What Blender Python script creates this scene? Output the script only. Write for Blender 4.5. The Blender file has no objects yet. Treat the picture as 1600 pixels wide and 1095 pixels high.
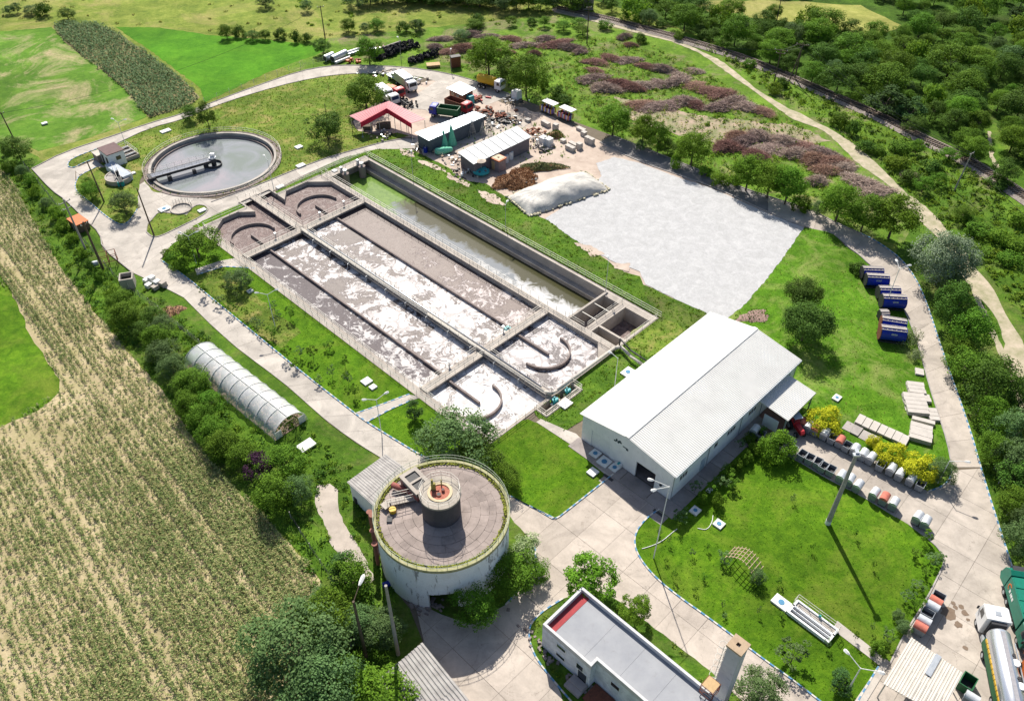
import bpy, bmesh, math, random
import numpy as np
from mathutils import Vector, Matrix
from mathutils.geometry import tessellate_polygon
random.seed(7); rng = np.random.default_rng(7)
sc = bpy.context.scene
PI = math.pi
# ---------------------------------------------------------------- camera, world, sun, exposure
FPX, PITCH, ROLL, CAMH = 1289.286, math.radians(41.6406), math.radians(0.0528849), 85.0
cam = bpy.data.cameras.new('camera'); camo = bpy.data.objects.new('camera', cam); sc.collection.objects.link(camo)
cam.sensor_width = 36; cam.lens = FPX/1600*36; cam.clip_start = 1; cam.clip_end = 3000
_f = Vector((0, math.cos(PITCH), -math.sin(PITCH))); _u = Vector((0, math.sin(PITCH), math.cos(PITCH))); _r = Vector((1, 0, 0))
_c, _s = math.cos(ROLL), math.sin(ROLL)
R_ = _r*_c+_u*_s; U_ = -_r*_s+_u*_c
camo.matrix_world = Matrix(((R_.x, U_.x, -_f.x, 0), (R_.y, U_.y, -_f.y, 0), (R_.z, U_.z, -_f.z, CAMH), (0, 0, 0, 1)))
sc.camera = camo
SUN_EL, SUN_AZ = math.radians(44.3), math.radians(-8.1)      # azimuth from +Y towards +X
w = bpy.data.worlds.new('World'); sc.world = w; w.use_nodes = True
nt = w.node_tree; bg = nt.nodes['Background']; sky = nt.nodes.new('ShaderNodeTexSky')
sky.sky_type = 'NISHITA'; sky.sun_disc = False; sky.sun_elevation = SUN_EL; sky.sun_rotation = SUN_AZ
sky.air_density = 1.0; sky.dust_density = 1.6
nt.links.new(sky.outputs[0], bg.inputs[0]); bg.inputs[1].default_value = 0.08
sl = bpy.data.lights.new('sun', 'SUN'); so = bpy.data.objects.new('sun', sl); sc.collection.objects.link(so)
sl.energy = 4.9; sl.angle = math.radians(0.55); sl.color = (1.0, 0.94, 0.84)
so.rotation_euler = Vector((-math.sin(SUN_AZ)*math.cos(SUN_EL), -math.cos(SUN_AZ)*math.cos(SUN_EL), -math.sin(SUN_EL))).to_track_quat('-Z', 'Y').to_euler()
so.location = (0, 0, 120)
vs = sc.view_settings; vs.view_transform = 'Standard'; vs.look = 'None'; vs.gamma = 1; vs.use_curve_mapping = False
vs.exposure = 0.62
sc.cycles.max_bounces = 6; sc.cycles.transparent_max_bounces = 12
# ---------------------------------------------------------------- survey: ground point of a bearing read off the site photograph
def S(x, y, z=0.0):
    a = x-800; b = 547.5-y
    d = R_*a+U_*b+_f*FPX
    t = (z-CAMH)/d.z
    return Vector((d.x*t, d.y*t, z))
def S2(x, y, z=0.0):
    v = S(x, y, z); return (v.x, v.y)
def SP(lst, z=0.0): return [S2(x, y, z) for x, y in lst]
def head(a, b, z=0.0):
    p = S(*a, z); q = S(*b, z); return math.atan2(q.y-p.y, q.x-p.x)
def tint(c, f): return tuple(min(1, v*f) for v in c)
# ---------------------------------------------------------------- materials
MATS = {}
def new_mat(name):
    m = bpy.data.materials.new(name); m.use_nodes = True; MATS[name] = m
    return m, m.node_tree, m.node_tree.nodes['Principled BSDF']
def nnoise(nt, coord, scale, detail=4, rough=.6, dist=0.0):
    n = nt.nodes.new('ShaderNodeTexNoise'); n.inputs['Scale'].default_value = scale; n.inputs['Detail'].default_value = detail
    n.inputs['Roughness'].default_value = rough; n.inputs['Distortion'].default_value = dist
    nt.links.new(coord, n.inputs['Vector']); return n.outputs['Fac']
def ramp(nt, fac, stops, interp='LINEAR'):
    r = nt.nodes.new('ShaderNodeValToRGB'); el = r.color_ramp.elements; r.color_ramp.interpolation = interp
    el.remove(el[1]); el[0].position = 0.0
    c4 = lambda c: (*c, 1) if len(c) == 3 else c
    el[0].color = c4(stops[0][1])
    for p, c in stops: el.new(min(1, max(0.0005, p))).color = c4(c)
    nt.links.new(fac, r.inputs[0]); return r.outputs[0]
def mixc(nt, fac, a, b, mode='MIX'):
    m = nt.nodes.new('ShaderNodeMix'); m.data_type = 'RGBA'; m.blend_type = mode
    if isinstance(fac, (int, float)): m.inputs[0].default_value = fac
    else: nt.links.new(fac, m.inputs[0])
    for k, v in ((6, a), (7, b)):
        if isinstance(v, tuple): m.inputs[k].default_value = (*v, 1)
        else: nt.links.new(v, m.inputs[k])
    return m.outputs[2]
def bw(v): return (v, v, v)
def bump(nt, bsdf, h, strength, dist):
    b = nt.nodes.new('ShaderNodeBump'); b.inputs['Strength'].default_value = strength; b.inputs['Distance'].default_value = dist
    nt.links.new(h, b.inputs['Height']); nt.links.new(b.outputs[0], bsdf.inputs['Normal'])
def M(name, c1, c2=None, rough=.8, metal=0, scale=1.5, sharp=.2, dirt=0, bmp=0, spec=.3, dirtcol=(.12, .09, .06), detail=6):
    if name in MATS: return MATS[name]
    m, nt, b = new_mat(name); co = nt.nodes.new('ShaderNodeTexCoord').outputs['Object']
    c2 = c2 or tint(c1, .72)
    f = nnoise(nt, co, scale, detail, .65)
    col = ramp(nt, f, [(.5-sharp, c2), (.5+sharp, c1)])
    if dirt:
        f2 = nnoise(nt, co, scale*2.7, 8, .75, .4)
        d = ramp(nt, f2, [(.56, bw(0)), (.75, bw(dirt))])
        col = mixc(nt, d, col, dirtcol)
    nt.links.new(col, b.inputs['Base Color'])
    b.inputs['Roughness'].default_value = rough; b.inputs['Metallic'].default_value = metal; b.inputs['Specular IOR Level'].default_value = spec
    if bmp: bump(nt, b, nnoise(nt, co, scale*8, 4, .7), .6, bmp)
    return m
def grass_mat(name, dark, mid, light, straw, strawamt=.5, patch=.05, fine=2.5, bmp=.12, strawscale=.12):
    m, nt, b = new_mat(name); co = nt.nodes.new('ShaderNodeTexCoord').outputs['Object']
    a = nnoise(nt, co, patch, 6, .65, .3); f = nnoise(nt, co, fine, 8, .8); g = nnoise(nt, co, fine*.22, 6, .7, .5)
    c1 = ramp(nt, f, [(.32, dark), (.5, mid), (.68, light)])
    c2 = ramp(nt, g, [(.36, tint(dark, 1.15)), (.5, mid), (.66, tint(light, 1.1))])
    col = mixc(nt, .5, c1, c2)
    lp = ramp(nt, a, [(.35, bw(.72)), (.65, bw(1.2))])
    col = mixc(nt, 1.0, col, lp, 'MULTIPLY')
    if strawamt:
        s = nnoise(nt, co, strawscale, 7, .72, .8)
        sm = ramp(nt, s, [(.5-.0, bw(0)), (.68, bw(strawamt))])
        f2 = nnoise(nt, co, fine*1.7, 6, .8)
        sc2 = ramp(nt, f2, [(.35, tint(straw, .6)), (.65, tint(straw, 1.15))])
        col = mixc(nt, sm, col, sc2)
    nt.links.new(col, b.inputs['Base Color']); b.inputs['Roughness'].default_value = .95; b.inputs['Specular IOR Level'].default_value = .1
    h = nnoise(nt, co, fine*1.3, 6, .85)
    bump(nt, b, h, 1.0, bmp)
    return m
def leaf_mat(name, dark, light, trans=.25, rough=.6):
    m, nt, b = new_mat(name)
    g = nt.nodes.new('ShaderNodeNewGeometry'); oi = nt.nodes.new('ShaderNodeObjectInfo')
    co = nt.nodes.new('ShaderNodeTexCoord').outputs['Object']
    n = nnoise(nt, co, .9, 3, .6)
    ad = nt.nodes.new('ShaderNodeMath'); ad.operation = 'MULTIPLY_ADD'; ad.inputs[1].default_value = .55; nt.links.new(g.outputs['Random Per Island'], ad.inputs[0]); nt.links.new(n, ad.inputs[2])
    col = ramp(nt, ad.outputs[0], [(.35, dark), (.95, light)])
    hs = nt.nodes.new('ShaderNodeHueSaturation')
    for k, lo, hi in (('Hue', .485, .515), ('Value', .82, 1.2)):
        mr = nt.nodes.new('ShaderNodeMapRange'); mr.inputs[3].default_value = lo; mr.inputs[4].default_value = hi
        nt.links.new(oi.outputs['Random'], mr.inputs[0]); nt.links.new(mr.outputs[0], hs.inputs[k])
    nt.links.new(col, hs.inputs['Color'])
    nt.links.new(hs.outputs[0], b.inputs['Base Color']); b.inputs['Roughness'].default_value = .75; b.inputs['Specular IOR Level'].default_value = .08
    if trans:
        t = nt.nodes.new('ShaderNodeBsdfTranslucent'); mx = nt.nodes.new('ShaderNodeMixShader'); mx.inputs[0].default_value = trans
        br = mixc(nt, .5, hs.outputs[0], (.22, .34, .02)); nt.links.new(br, t.inputs[0])
        nt.links.new(b.outputs[0], mx.inputs[1]); nt.links.new(t.outputs[0], mx.inputs[2])
        nt.links.new(mx.outputs[0], nt.nodes['Material Output'].inputs[0])
    return m
def concrete_mat(name, c, dark=.7, scale=.35, stain=.45, staincol=(.16, .12, .09), bmp=.01):
    m, nt, b = new_mat(name); geo = nt.nodes.new('ShaderNodeNewGeometry').outputs['Position']
    a = nnoise(nt, geo, scale, 8, .7, .6); f = nnoise(nt, geo, 4.0, 8, .8)
    col = ramp(nt, a, [(.3, tint(c, dark)), (.5, tint(c, .95)), (.7, tint(c, 1.12))])
    col = mixc(nt, .35, col, ramp(nt, f, [(.3, tint(c, .75)), (.7, tint(c, 1.15))]))
    s = nnoise(nt, geo, scale*2.2, 9, .78, 1.2)
    col = mixc(nt, ramp(nt, s, [(.58, bw(0)), (.76, bw(stain))]), col, staincol)
    wn = nt.nodes.new('ShaderNodeTexNoise'); wn.inputs['Scale'].default_value = .8; wn.inputs['Detail'].default_value = 5; nt.links.new(geo, wn.inputs['Vector'])
    va = nt.nodes.new('ShaderNodeVectorMath'); va.operation = 'MULTIPLY_ADD'; va.inputs[1].default_value = (2.6, 2.6, 2.6); nt.links.new(wn.outputs['Color'], va.inputs[0]); nt.links.new(geo, va.inputs[2])
    vo = nt.nodes.new('ShaderNodeTexVoronoi'); vo.feature = 'DISTANCE_TO_EDGE'; vo.inputs['Scale'].default_value = .16; nt.links.new(va.outputs[0], vo.inputs['Vector'])
    ck = ramp(nt, vo.outputs['Distance'], [(.0, bw(.55)), (.009, bw(0))])
    col = mixc(nt, mixc(nt, 1, ck, ramp(nt, s, [(.45, bw(.15)), (.6, bw(1))]), 'MULTIPLY'), col, tint(c, .35))
    tr_ = nnoise(nt, geo, scale*.45, 5, .6, 2.0); col = mixc(nt, 1.0, col, ramp(nt, tr_, [(.38, bw(.86)), (.6, bw(1.06))]), 'MULTIPLY')
    oi = nt.nodes.new('ShaderNodeObjectInfo').outputs['Random']
    col = mixc(nt, 1.0, col, ramp(nt, oi, [(0, bw(.9)), (1, bw(1.07))]), 'MULTIPLY')
    nt.links.new(col, b.inputs['Base Color']); b.inputs['Roughness'].default_value = .9; b.inputs['Specular IOR Level'].default_value = .2
    bump(nt, b, f, .5, bmp)
    return m
def wash(name, c1, c2, rough=.25, scale=.5, spec=.5):
    return M(name, c1, c2, rough, 0, scale, .25, 0, 0, spec)
# palette
m_slab = concrete_mat('pale_concrete', (.47, .43, .385), stain=.35)
m_joint = M('joint_soil', (.17, .14, .105), rough=1)
m_conc = concrete_mat('wall_concrete', (.43, .385, .34), stain=.6)
m_conc_dk = concrete_mat('stained_concrete', (.26, .215, .20), scale=.7, stain=.75, staincol=(.07, .055, .05))
m_oldconc = concrete_mat('old_roof_concrete', (.33, .275, .25), scale=.5, dark=.55, stain=.65)
m_white = M('white_render', (.80, .81, .82), (.68, .70, .72), dirt=.35, scale=.8)
m_whitem = M('white_metal', (.66, .655, .63), (.58, .575, .555), rough=.5, scale=.4, dirt=.1)
m_peel = M('peeling_white_paint', (.68, .71, .76), (.50, .53, .58), scale=.9, dirt=.95, dirtcol=(.16, .16, .17), sharp=.12)
m_paintw = M('white_paint', (.78, .78, .76), (.6, .6, .58), scale=3, dirt=.4)
m_paintb = M('blue_paint', (.03, .20, .45), (.06, .27, .47), scale=3, dirt=.35)
m_kpw = M('worn_white_kerb_paint', (.62, .61, .58), (.42, .40, .37), scale=1.1, dirt=.7, dirtcol=(.30, .27, .23))
m_kpb = M('worn_blue_kerb_paint', (.06, .22, .42), (.16, .28, .40), scale=1.1, dirt=.7, dirtcol=(.30, .28, .25))
m_galv = M('galvanised_steel', (.52, .55, .58), (.38, .41, .44), rough=.42, metal=.55, scale=3)
m_rail = M('railing_steel', (.55, .54, .50), (.42, .40, .37), rough=.6, metal=.2, scale=3)
m_dark = M('dark_steel', (.045, .045, .05), rough=.6, scale=3)
m_black = M('black_rubber', (.022, .022, .024), rough=.85, scale=5)
m_rust = M('rusty_steel', (.24, .085, .05), (.12, .045, .03), rough=.9, scale=4, dirt=.4)
m_orange = M('orange_paint', (.62, .16, .03), (.45, .11, .03), rough=.5, scale=3, dirt=.4)
m_red = M('red_paint', (.50, .03, .035), (.36, .02, .03), rough=.45, scale=3, dirt=.3)
m_pinkroof = M('faded_red_roof_metal', (.42, .10, .13), (.32, .075, .10), rough=.5, scale=.6, dirt=.15)
m_fascia = M('crimson_fascia', (.58, .015, .055), rough=.5)
m_green = M('green_truck_paint', (.01, .20, .135), (.01, .15, .10), rough=.35, scale=1.5, dirt=.2)
m_greend = M('dark_green_paint', (.02, .13, .05), rough=.5, dirt=.3)
m_blue = M('royal_blue_paint', (.01, .035, .36), (.01, .025, .26), rough=.35, scale=1.2, dirt=.2)
m_teal = M('turquoise_paint', (.03, .35, .38), rough=.5, scale=2, dirt=.3)
m_yellow = M('yellow_paint', (.62, .40, .02), (.5, .3, .02), rough=.5, scale=2, dirt=.3)
m_glass = M('dark_glass', (.03, .04, .05), rough=.08, spec=.8)
m_truckw = M('white_vehicle_paint', (.78, .78, .78), (.7, .7, .7), rough=.3, scale=1, dirt=.12)
m_wood = M('weathered_wood', (.48, .36, .24), (.34, .25, .17), scale=4)
m_woodd = M('dark_timber_pole', (.14, .10, .07), (.08, .06, .045), scale=4)
m_polec = M('concrete_pole', (.36, .34, .31), (.26, .24, .22), scale=2, dirt=.3)
m_bark = M('bark', (.13, .10, .075), (.07, .055, .04), scale=3)
m_asb = M('grey_fibre_cement', (.42, .40, .38), (.26, .245, .235), scale=.8, dirt=.5)
m_brick = M('brown_brick', (.36, .17, .10), (.27, .12, .075), scale=3)
m_tan = M('tan_panel', (.55, .38, .20), scale=2)
m_shed = M('zinc_sheet', (.48, .54, .60), (.40, .46, .52), rough=.45, metal=.3, scale=.6, dirt=.15)
m_beige = M('beige_roof_sheet', (.60, .56, .50), (.50, .46, .40), rough=.6, scale=.7, dirt=.25)
m_membrane = M('grey_roof_membrane', (.33, .34, .36), (.26, .27, .295), scale=.35, dirt=.25, rough=.8)
m_redmem = M('red_roof_membrane', (.36, .055, .06), (.27, .04, .045), scale=.9)
m_net = M('green_netting', (.12, .50, .32), (.22, .6, .42), scale=2)
m_pvc = M('grey_pipe', (.50, .47, .42), (.38, .35, .31), rough=.55, scale=1.2)
m_soil = M('bare_soil', (.40, .29, .21), (.28, .20, .14), scale=.6, bmp=.05)
m_mulch = M('brown_mulch', (.33, .18, .09), (.16, .085, .045), scale=1.6)
# ---------------------------------------------------------------- mesh builder
class MB:
    def __init__(s): s.v = []; s.f = []; s.m = []
    def add(s, vs, fs, mi=0):
        o = len(s.v); s.v += [tuple(v) for v in vs]; s.f += [tuple(i+o for i in f) for f in fs]; s.m += [mi]*len(fs); return s
    def box(s, c, d, rz=0, mi=0, top=1.0, topx=None):
        """centre of the base c, full size d; top = taper of the top face"""
        x, y, z = d[0]/2, d[1]/2, d[2]; cr, sr = math.cos(rz), math.sin(rz); tx = topx if topx is not None else top
        pts = []
        for k, zz in ((1, 0), (top, z)):
            kx = 1 if zz == 0 else tx
            for a, b in ((-x, -y), (x, -y), (x, y), (-x, y)):
                a *= kx; b *= k; pts.append((c[0]+a*cr-b*sr, c[1]+a*sr+b*cr, c[2]+zz))
        return s.add(pts, [(3, 2, 1, 0), (4, 5, 6, 7), (0, 1, 5, 4), (1, 2, 6, 5), (2, 3, 7, 6), (3, 0, 4, 7)], mi)
    def prism(s, poly, z0, z1, mi=0, cap=True):
        n = len(poly); a = sum(poly[i][0]*poly[(i+1) % n][1]-poly[(i+1) % n][0]*poly[i][1] for i in range(n))
        if a < 0: poly = poly[::-1]
        vs = [(p[0], p[1], z0) for p in poly]+[(p[0], p[1], z1) for p in poly]
        fs = [(i, (i+1) % n, n+(i+1) % n, n+i) for i in range(n)]
        if cap:
            tri = tessellate_polygon([[Vector((p[0], p[1], 0)) for p in poly]])
            for t in tri:
                q = [poly[i] for i in t]; ar = (q[1][0]-q[0][0])*(q[2][1]-q[0][1])-(q[2][0]-q[0][0])*(q[1][1]-q[0][1])
                t = t if ar > 0 else t[::-1]
                fs.append(tuple(n+i for i in t)); fs.append(tuple(t[::-1]))
        return s.add(vs, fs, mi)
    def tube(s, p, q, r, n=8, r2=None, mi=0, cap=True):
        p, q = Vector(p), Vector(q); d = q-p
        if d.length < 1e-6: return s
        d.normalize(); u = d.orthogonal().normalized(); w_ = d.cross(u); r2 = r if r2 is None else r2
        vs = [p+(u*math.cos(a)+w_*math.sin(a))*r for a in [2*PI*i/n for i in range(n)]]+[q+(u*math.cos(a)+w_*math.sin(a))*r2 for a in [2*PI*i/n for i in range(n)]]
        fs = [(i, (i+1) % n, n+(i+1) % n, n+i) for i in range(n)]
        if cap: fs += [tuple(range(n))[::-1], tuple(range(n, 2*n))]
        return s.add(vs, fs, mi)
    def path(s, pts, r, n=6, mi=0):
        for a, b in zip(pts, pts[1:]): s.tube(a, b, r, n, mi=mi)
        return s
    def beam(s, p, q, w_, h, mi=0):
        p, q = Vector(p), Vector(q); d = (q-p); L = d.length
        if L < 1e-6: return s
        d.normalize(); side = Vector((-d.y, d.x, 0)); side = side.normalized() if side.length > 1e-4 else Vector((1, 0, 0)); up = d.cross(side)
        if up.z < 0: up = -up
        vs = []
        for c in (p, q):
            for a, b in ((-1, -1), (1, -1), (1, 1), (-1, 1)): vs.append(c+side*a*w_/2+up*b*h/2)
        return s.add(vs, [(0, 1, 2, 3), (7, 6, 5, 4), (0, 4, 5, 1), (1, 5, 6, 2), (2, 6, 7, 3), (3, 7, 4, 0)], mi)
    def ring(s, c, r0, r1, z0, z1, n=48, a0=0, a1=2*PI, mi=0):
        full = abs(a1-a0-2*PI) < 1e-6; k = n if full else n+1; vs = []
        for i in range(k):
            a = a0+(a1-a0)*i/n; ca, sa = math.cos(a), math.sin(a)
            for r, z in ((r0, z0), (r1, z0), (r1, z1), (r0, z1)): vs.append((c[0]+r*ca, c[1]+r*sa, z))
        fs = []
        for i in range(n):
            j = (i+1) % k
            for a in range(4):
                b = (a+1) % 4; fs.append((i*4+a, i*4+b, j*4+b, j*4+a))
        if not full: fs += [(0, 3, 2, 1), (n*4, n*4+1, n*4+2, n*4+3)]
        return s.add(vs, fs, mi)
    def disc(s, c, r, n=48, mi=0, r2=None, z2=None):
        if r2 is None: return s.add([(c[0]+r*math.cos(2*PI*i/n), c[1]+r*math.sin(2*PI*i/n), c[2]) for i in range(n)], [tuple(range(n))], mi)
    def cyl(s, c, r, h, n=24, r2=None, mi=0): return s.tube(c, (c[0], c[1], c[2]+h), r, n, r2, mi)
    def quad(s, a, b, c, d, mi=0): return s.add([a, b, c, d], [(0, 1, 2, 3)], mi)
    def sheet(s, a, b, c, d, t, mi=0):
        """four corners of a slab's top, thickness t downward"""
        q = [Vector(a), Vector(b), Vector(c), Vector(d)]; lo = [v-Vector((0, 0, t)) for v in q]
        return s.add(lo+q, [(3, 2, 1, 0), (4, 5, 6, 7), (0, 1, 5, 4), (1, 2, 6, 5), (2, 3, 7, 6), (3, 0, 4, 7)], mi)
    def mesh(s, name, mats, smooth=False):
        me = bpy.data.meshes.new(name); me.from_pydata(s.v, [], s.f)
        for m in (mats if isinstance(mats, (list, tuple)) else [mats]): me.materials.append(m)
        if isinstance(mats, (list, tuple)) and len(mats) > 1: me.polygons.foreach_set('material_index', s.m)
        if smooth: me.polygons.foreach_set('use_smooth', [True]*len(s.f))
        me.update(); return me
    def build(s, name, mats, parent=None, smooth=False, label=None):
        o = bpy.data.objects.new(name, s.mesh(name, mats, smooth)); sc.collection.objects.link(o)
        if parent: o.parent = parent
        if label: o['label'] = label
        return o
def thing(name, label, cat, loc=(0, 0, 0), rz=0, group=None):
    o = bpy.data.objects.new(name, None); sc.collection.objects.link(o); o.empty_display_size = .3
    o.location = (loc[0], loc[1], loc[2] if len(loc) > 2 else 0); o.rotation_euler = (0, 0, rz)
    return tag(o, label, cat, group)
def tag(o, label=None, cat=None, group=None, kind=None):
    if label: o['label'] = label
    if cat: o['category'] = cat
    if group: o['group'] = group
    if kind: o['kind'] = kind
    return o
def struct(o, label=None): return tag(o, label, None, None, 'structure')
def stuff(o, label=None, cat=None): return tag(o, label, cat, None, 'stuff')
def part(name, me, parent, label=None, loc=(0, 0, 0), rz=0):
    o = bpy.data.objects.new(name, me); sc.collection.objects.link(o); o.parent = parent; o.location = loc; o.rotation_euler = (0, 0, rz)
    if label: o['label'] = label
    return o
KIDS = {}
def copy_tree(o, label=None, loc=None, rz=None, parent=None):
    c = o.copy(); sc.collection.objects.link(c)
    if parent: c.parent = parent
    if label: c['label'] = label
    if loc is not None: c.location = (loc[0], loc[1], loc[2] if len(loc) > 2 else 0)
    if rz is not None: c.rotation_euler = (0, 0, rz)
    for ch in o.children: copy_tree(ch, parent=c)
    return c
def quads_object(name, V, mat, parent=None, kind=None):
    """V: (n,4,3) numpy array of quads"""
    me = quads_mesh(name, V, mat); o = bpy.data.objects.new(name, me); sc.collection.objects.link(o)
    if parent: o.parent = parent
    if kind: o['kind'] = kind
    return o
def quads_mesh(name, V, mat, k=4):
    n = len(V); me = bpy.data.meshes.new(name); me.vertices.add(n*k); me.vertices.foreach_set('co', np.ascontiguousarray(V, dtype=np.float32).ravel())
    me.loops.add(n*k); me.loops.foreach_set('vertex_index', np.arange(n*k, dtype=np.int32))
    me.polygons.add(n); me.polygons.foreach_set('loop_start', np.arange(0, n*k, k, dtype=np.int32)); me.polygons.foreach_set('loop_total', np.full(n, k, dtype=np.int32))
    me.materials.append(mat); me.update(calc_edges=True); return me
def inpoly(P, poly):
    x, y = P[:, 0], P[:, 1]; r = np.zeros(len(P), bool); n = len(poly)
    for i in range(n):
        x1, y1 = poly[i]; x2, y2 = poly[(i+1) % n]
        if y1 == y2: continue
        c = ((y1 > y) != (y2 > y)) & (x < (x2-x1)*(y-y1)/(y2-y1)+x1); r ^= c
    return r
def area(poly): return abs(sum(poly[i][0]*poly[(i+1) % len(poly)][1]-poly[(i+1) % len(poly)][0]*poly[i][1] for i in range(len(poly))))/2
def scatter(poly, density, excl=()):
    P = np.array(poly); lo, hi = P.min(0), P.max(0); n = int((hi[0]-lo[0])*(hi[1]-lo[1])*density)
    Q = lo+rng.random((n, 2))*(hi-lo); k = inpoly(Q, poly)
    for e in excl: k &= ~inpoly(Q, e)
    return Q[k]
def cards(C, size, N=None, aspect=1.0, jitter=.4):
    """leaf cards at centres C (n,3), half-size array, optional normals"""
    n = len(C); N = rng.normal(size=(n, 3)) if N is None else N+rng.normal(size=(n, 3))*jitter
    N /= np.linalg.norm(N, axis=1)[:, None]+1e-9; T = np.cross(N, rng.normal(size=(n, 3))); T /= np.linalg.norm(T, axis=1)[:, None]+1e-9; B = np.cross(N, T)
    s = np.asarray(size).reshape(-1, 1)*np.ones((n, 1)); T = T*s; B = B*s*aspect
    return np.stack([C-T*.9-B*.3, C+B*-.9+T*.3, C+T*.9+B*.3, C+B*.9-T*.3], 1)
def smooth_path(pts, it=2):
    pts = [Vector((*p, 0)) if len(p) == 2 else Vector(p) for p in pts]
    for _ in range(it):
        o = [pts[0]]
        for a, b in zip(pts, pts[1:]): o += [a.lerp(b, .25), a.lerp(b, .75)]
        o.append(pts[-1]); pts = o
    return pts
def resample(pts, n):
    pts = [Vector(p) for p in pts]; L = [0]
    for a, b in zip(pts, pts[1:]): L.append(L[-1]+(b-a).length)
    out = []; j = 0
    for i in range(n+1):
        t = L[-1]*i/n
        while j < len(L)-2 and L[j+1] < t: j += 1
        k = (t-L[j])/max(1e-9, L[j+1]-L[j]); out.append(pts[j].lerp(pts[j+1], min(1, k)))
    return out
def plen(pts): return sum((Vector(b)-Vector(a)).length for a, b in zip(pts, pts[1:]))
def ragged(poly, step=1.2, amp=.18):
    out = []; n = len(poly)
    for i in range(n):
        a, b = Vector(poly[i]), Vector(poly[(i+1) % n]); k = max(1, int((b-a).length/step)); d = (b-a).normalized() if (b-a).length > 0 else Vector((1, 0)); nn = Vector((-d.y, d.x))
        for j in range(k): out.append(tuple(a.lerp(b, j/k)+nn*random.uniform(-amp, amp)*(1 if j else 0)+d*random.uniform(-amp, amp)*(.6 if j else 0)))
    return out
def make_sheet(name, poly, z, mat, holes=(), label=None, parent=None, kind='structure'):
    bm = bmesh.new(); vs_ = [bm.verts.new((p[0], p[1], z)) for p in poly]
    for t in tessellate_polygon([[Vector((p[0], p[1], 0)) for p in poly]]):
        try: f = bm.faces.new([vs_[i] for i in t])
        except ValueError: pass
    for h in holes:
        n = len(h); H = [Vector((q[0], q[1])) for q in h]
        for i in range(n):
            a, b = H[i], H[(i+1) % n]; d = b-a
            bmesh.ops.bisect_plane(bm, geom=bm.verts[:]+bm.edges[:]+bm.faces[:], dist=1e-4, plane_co=(a.x, a.y, z), plane_no=(-d.y, d.x, 0))
        dead = [f for f in bm.faces if inpoly(np.array([[f.calc_center_median().x, f.calc_center_median().y]]), h)[0]]
        bmesh.ops.delete(bm, geom=dead, context='FACES')
    bmesh.ops.recalc_face_normals(bm, faces=bm.faces[:])
    for f in bm.faces:
        if f.normal.z < 0: f.normal_flip()
    me = bpy.data.meshes.new(name); bm.to_mesh(me); bm.free(); me.materials.append(mat)
    o = bpy.data.objects.new(name, me); sc.collection.objects.link(o); o['kind'] = kind
    if label: o['label'] = label
    if parent: o.parent = parent
    return o
# ================================================================ GROUND, FIELDS, ROADS
BO = S(751.5, 547.6); BA = math.radians(-44.5); _cb, _sb = math.cos(BA), math.sin(BA)
def BL(x, y): return (BO.x+x*_cb-y*_sb, BO.y+x*_sb+y*_cb)     # basin frame -> world
CLC = (-62.14, 154.29)
WHC = S2(1047, 781)
basin_hole = [BL(*p) for p in ((-61.9, -13.5), (14.9, -13.5), (14.9, 25.9), (-61.9, 25.9))]
notch_hole = [BL(*p) for p in ((-64.6, -2.8), (-61.8, -2.8), (-61.8, 3.7), (-64.6, 3.7))]
sump_hole = [BL(*p) for p in ((14.8, -3.5), (17.0, -3.5), (17.0, 4.4), (14.8, 4.4))]
clar_hole = [(CLC[0]+12.9*math.cos(a), CLC[1]+12.9*math.sin(a)) for a in np.linspace(0, 2*PI, 36, endpoint=False)]
pitc = S2(283.5, 327); pit_hole = [(pitc[0]+1.95*math.cos(a), pitc[1]+1.95*math.sin(a)) for a in np.linspace(0, 2*PI, 20, endpoint=False)]
thc = S2(187, 281); 
HOLES = [basin_hole, notch_hole, sump_hole, clar_hole, pit_hole]
g_lawn = grass_mat('mown_lawn', (.030, .080, .004), (.074, .168, .007), (.138, .25, .013), (.27, .30, .05), .42, .07, 3.2, strawscale=.09)
g_lawn_c = grass_mat('flowering_lawn', (.032, .090, .005), (.075, .185, .010), (.14, .27, .02), (.34, .36, .12), .6, .07, 2.6, strawscale=.14)
g_lawn_dry = grass_mat('dry_lawn', (.05, .10, .012), (.12, .19, .025), (.22, .27, .045), (.38, .30, .12), .8, .09, 1.8, strawscale=.18)
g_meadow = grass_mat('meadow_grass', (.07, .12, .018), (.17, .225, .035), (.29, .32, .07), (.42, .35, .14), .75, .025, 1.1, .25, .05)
g_verge = grass_mat('rough_verge', (.03, .075, .008), (.075, .16, .015), (.15, .25, .025), (.26, .21, .10), .45, .06, 1.3, .25, .12)
g_bright = grass_mat('young_crop', (.035, .13, .006), (.065, .20, .009), (.10, .26, .014), (.2, .3, .03), .15, .03, .8, .15, .05)
g_patchy = grass_mat('patchy_crop', (.045, .11, .012), (.085, .19, .018), (.15, .26, .035), (.46, .37, .22), 1.0, .03, .9, .12, .06)
g_brush = grass_mat('weedy_ground', (.045, .10, .012), (.11, .21, .02), (.20, .31, .04), (.32, .22, .17), .8, .05, 1.0, .25, .09)
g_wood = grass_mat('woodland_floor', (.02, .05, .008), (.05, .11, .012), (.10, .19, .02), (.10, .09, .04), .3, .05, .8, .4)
g_yellow = grass_mat('ripe_meadow', (.15, .18, .04), (.27, .28, .07), (.38, .36, .12), (.42, .36, .16), .7, .03, .7, .2, .05)
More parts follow.
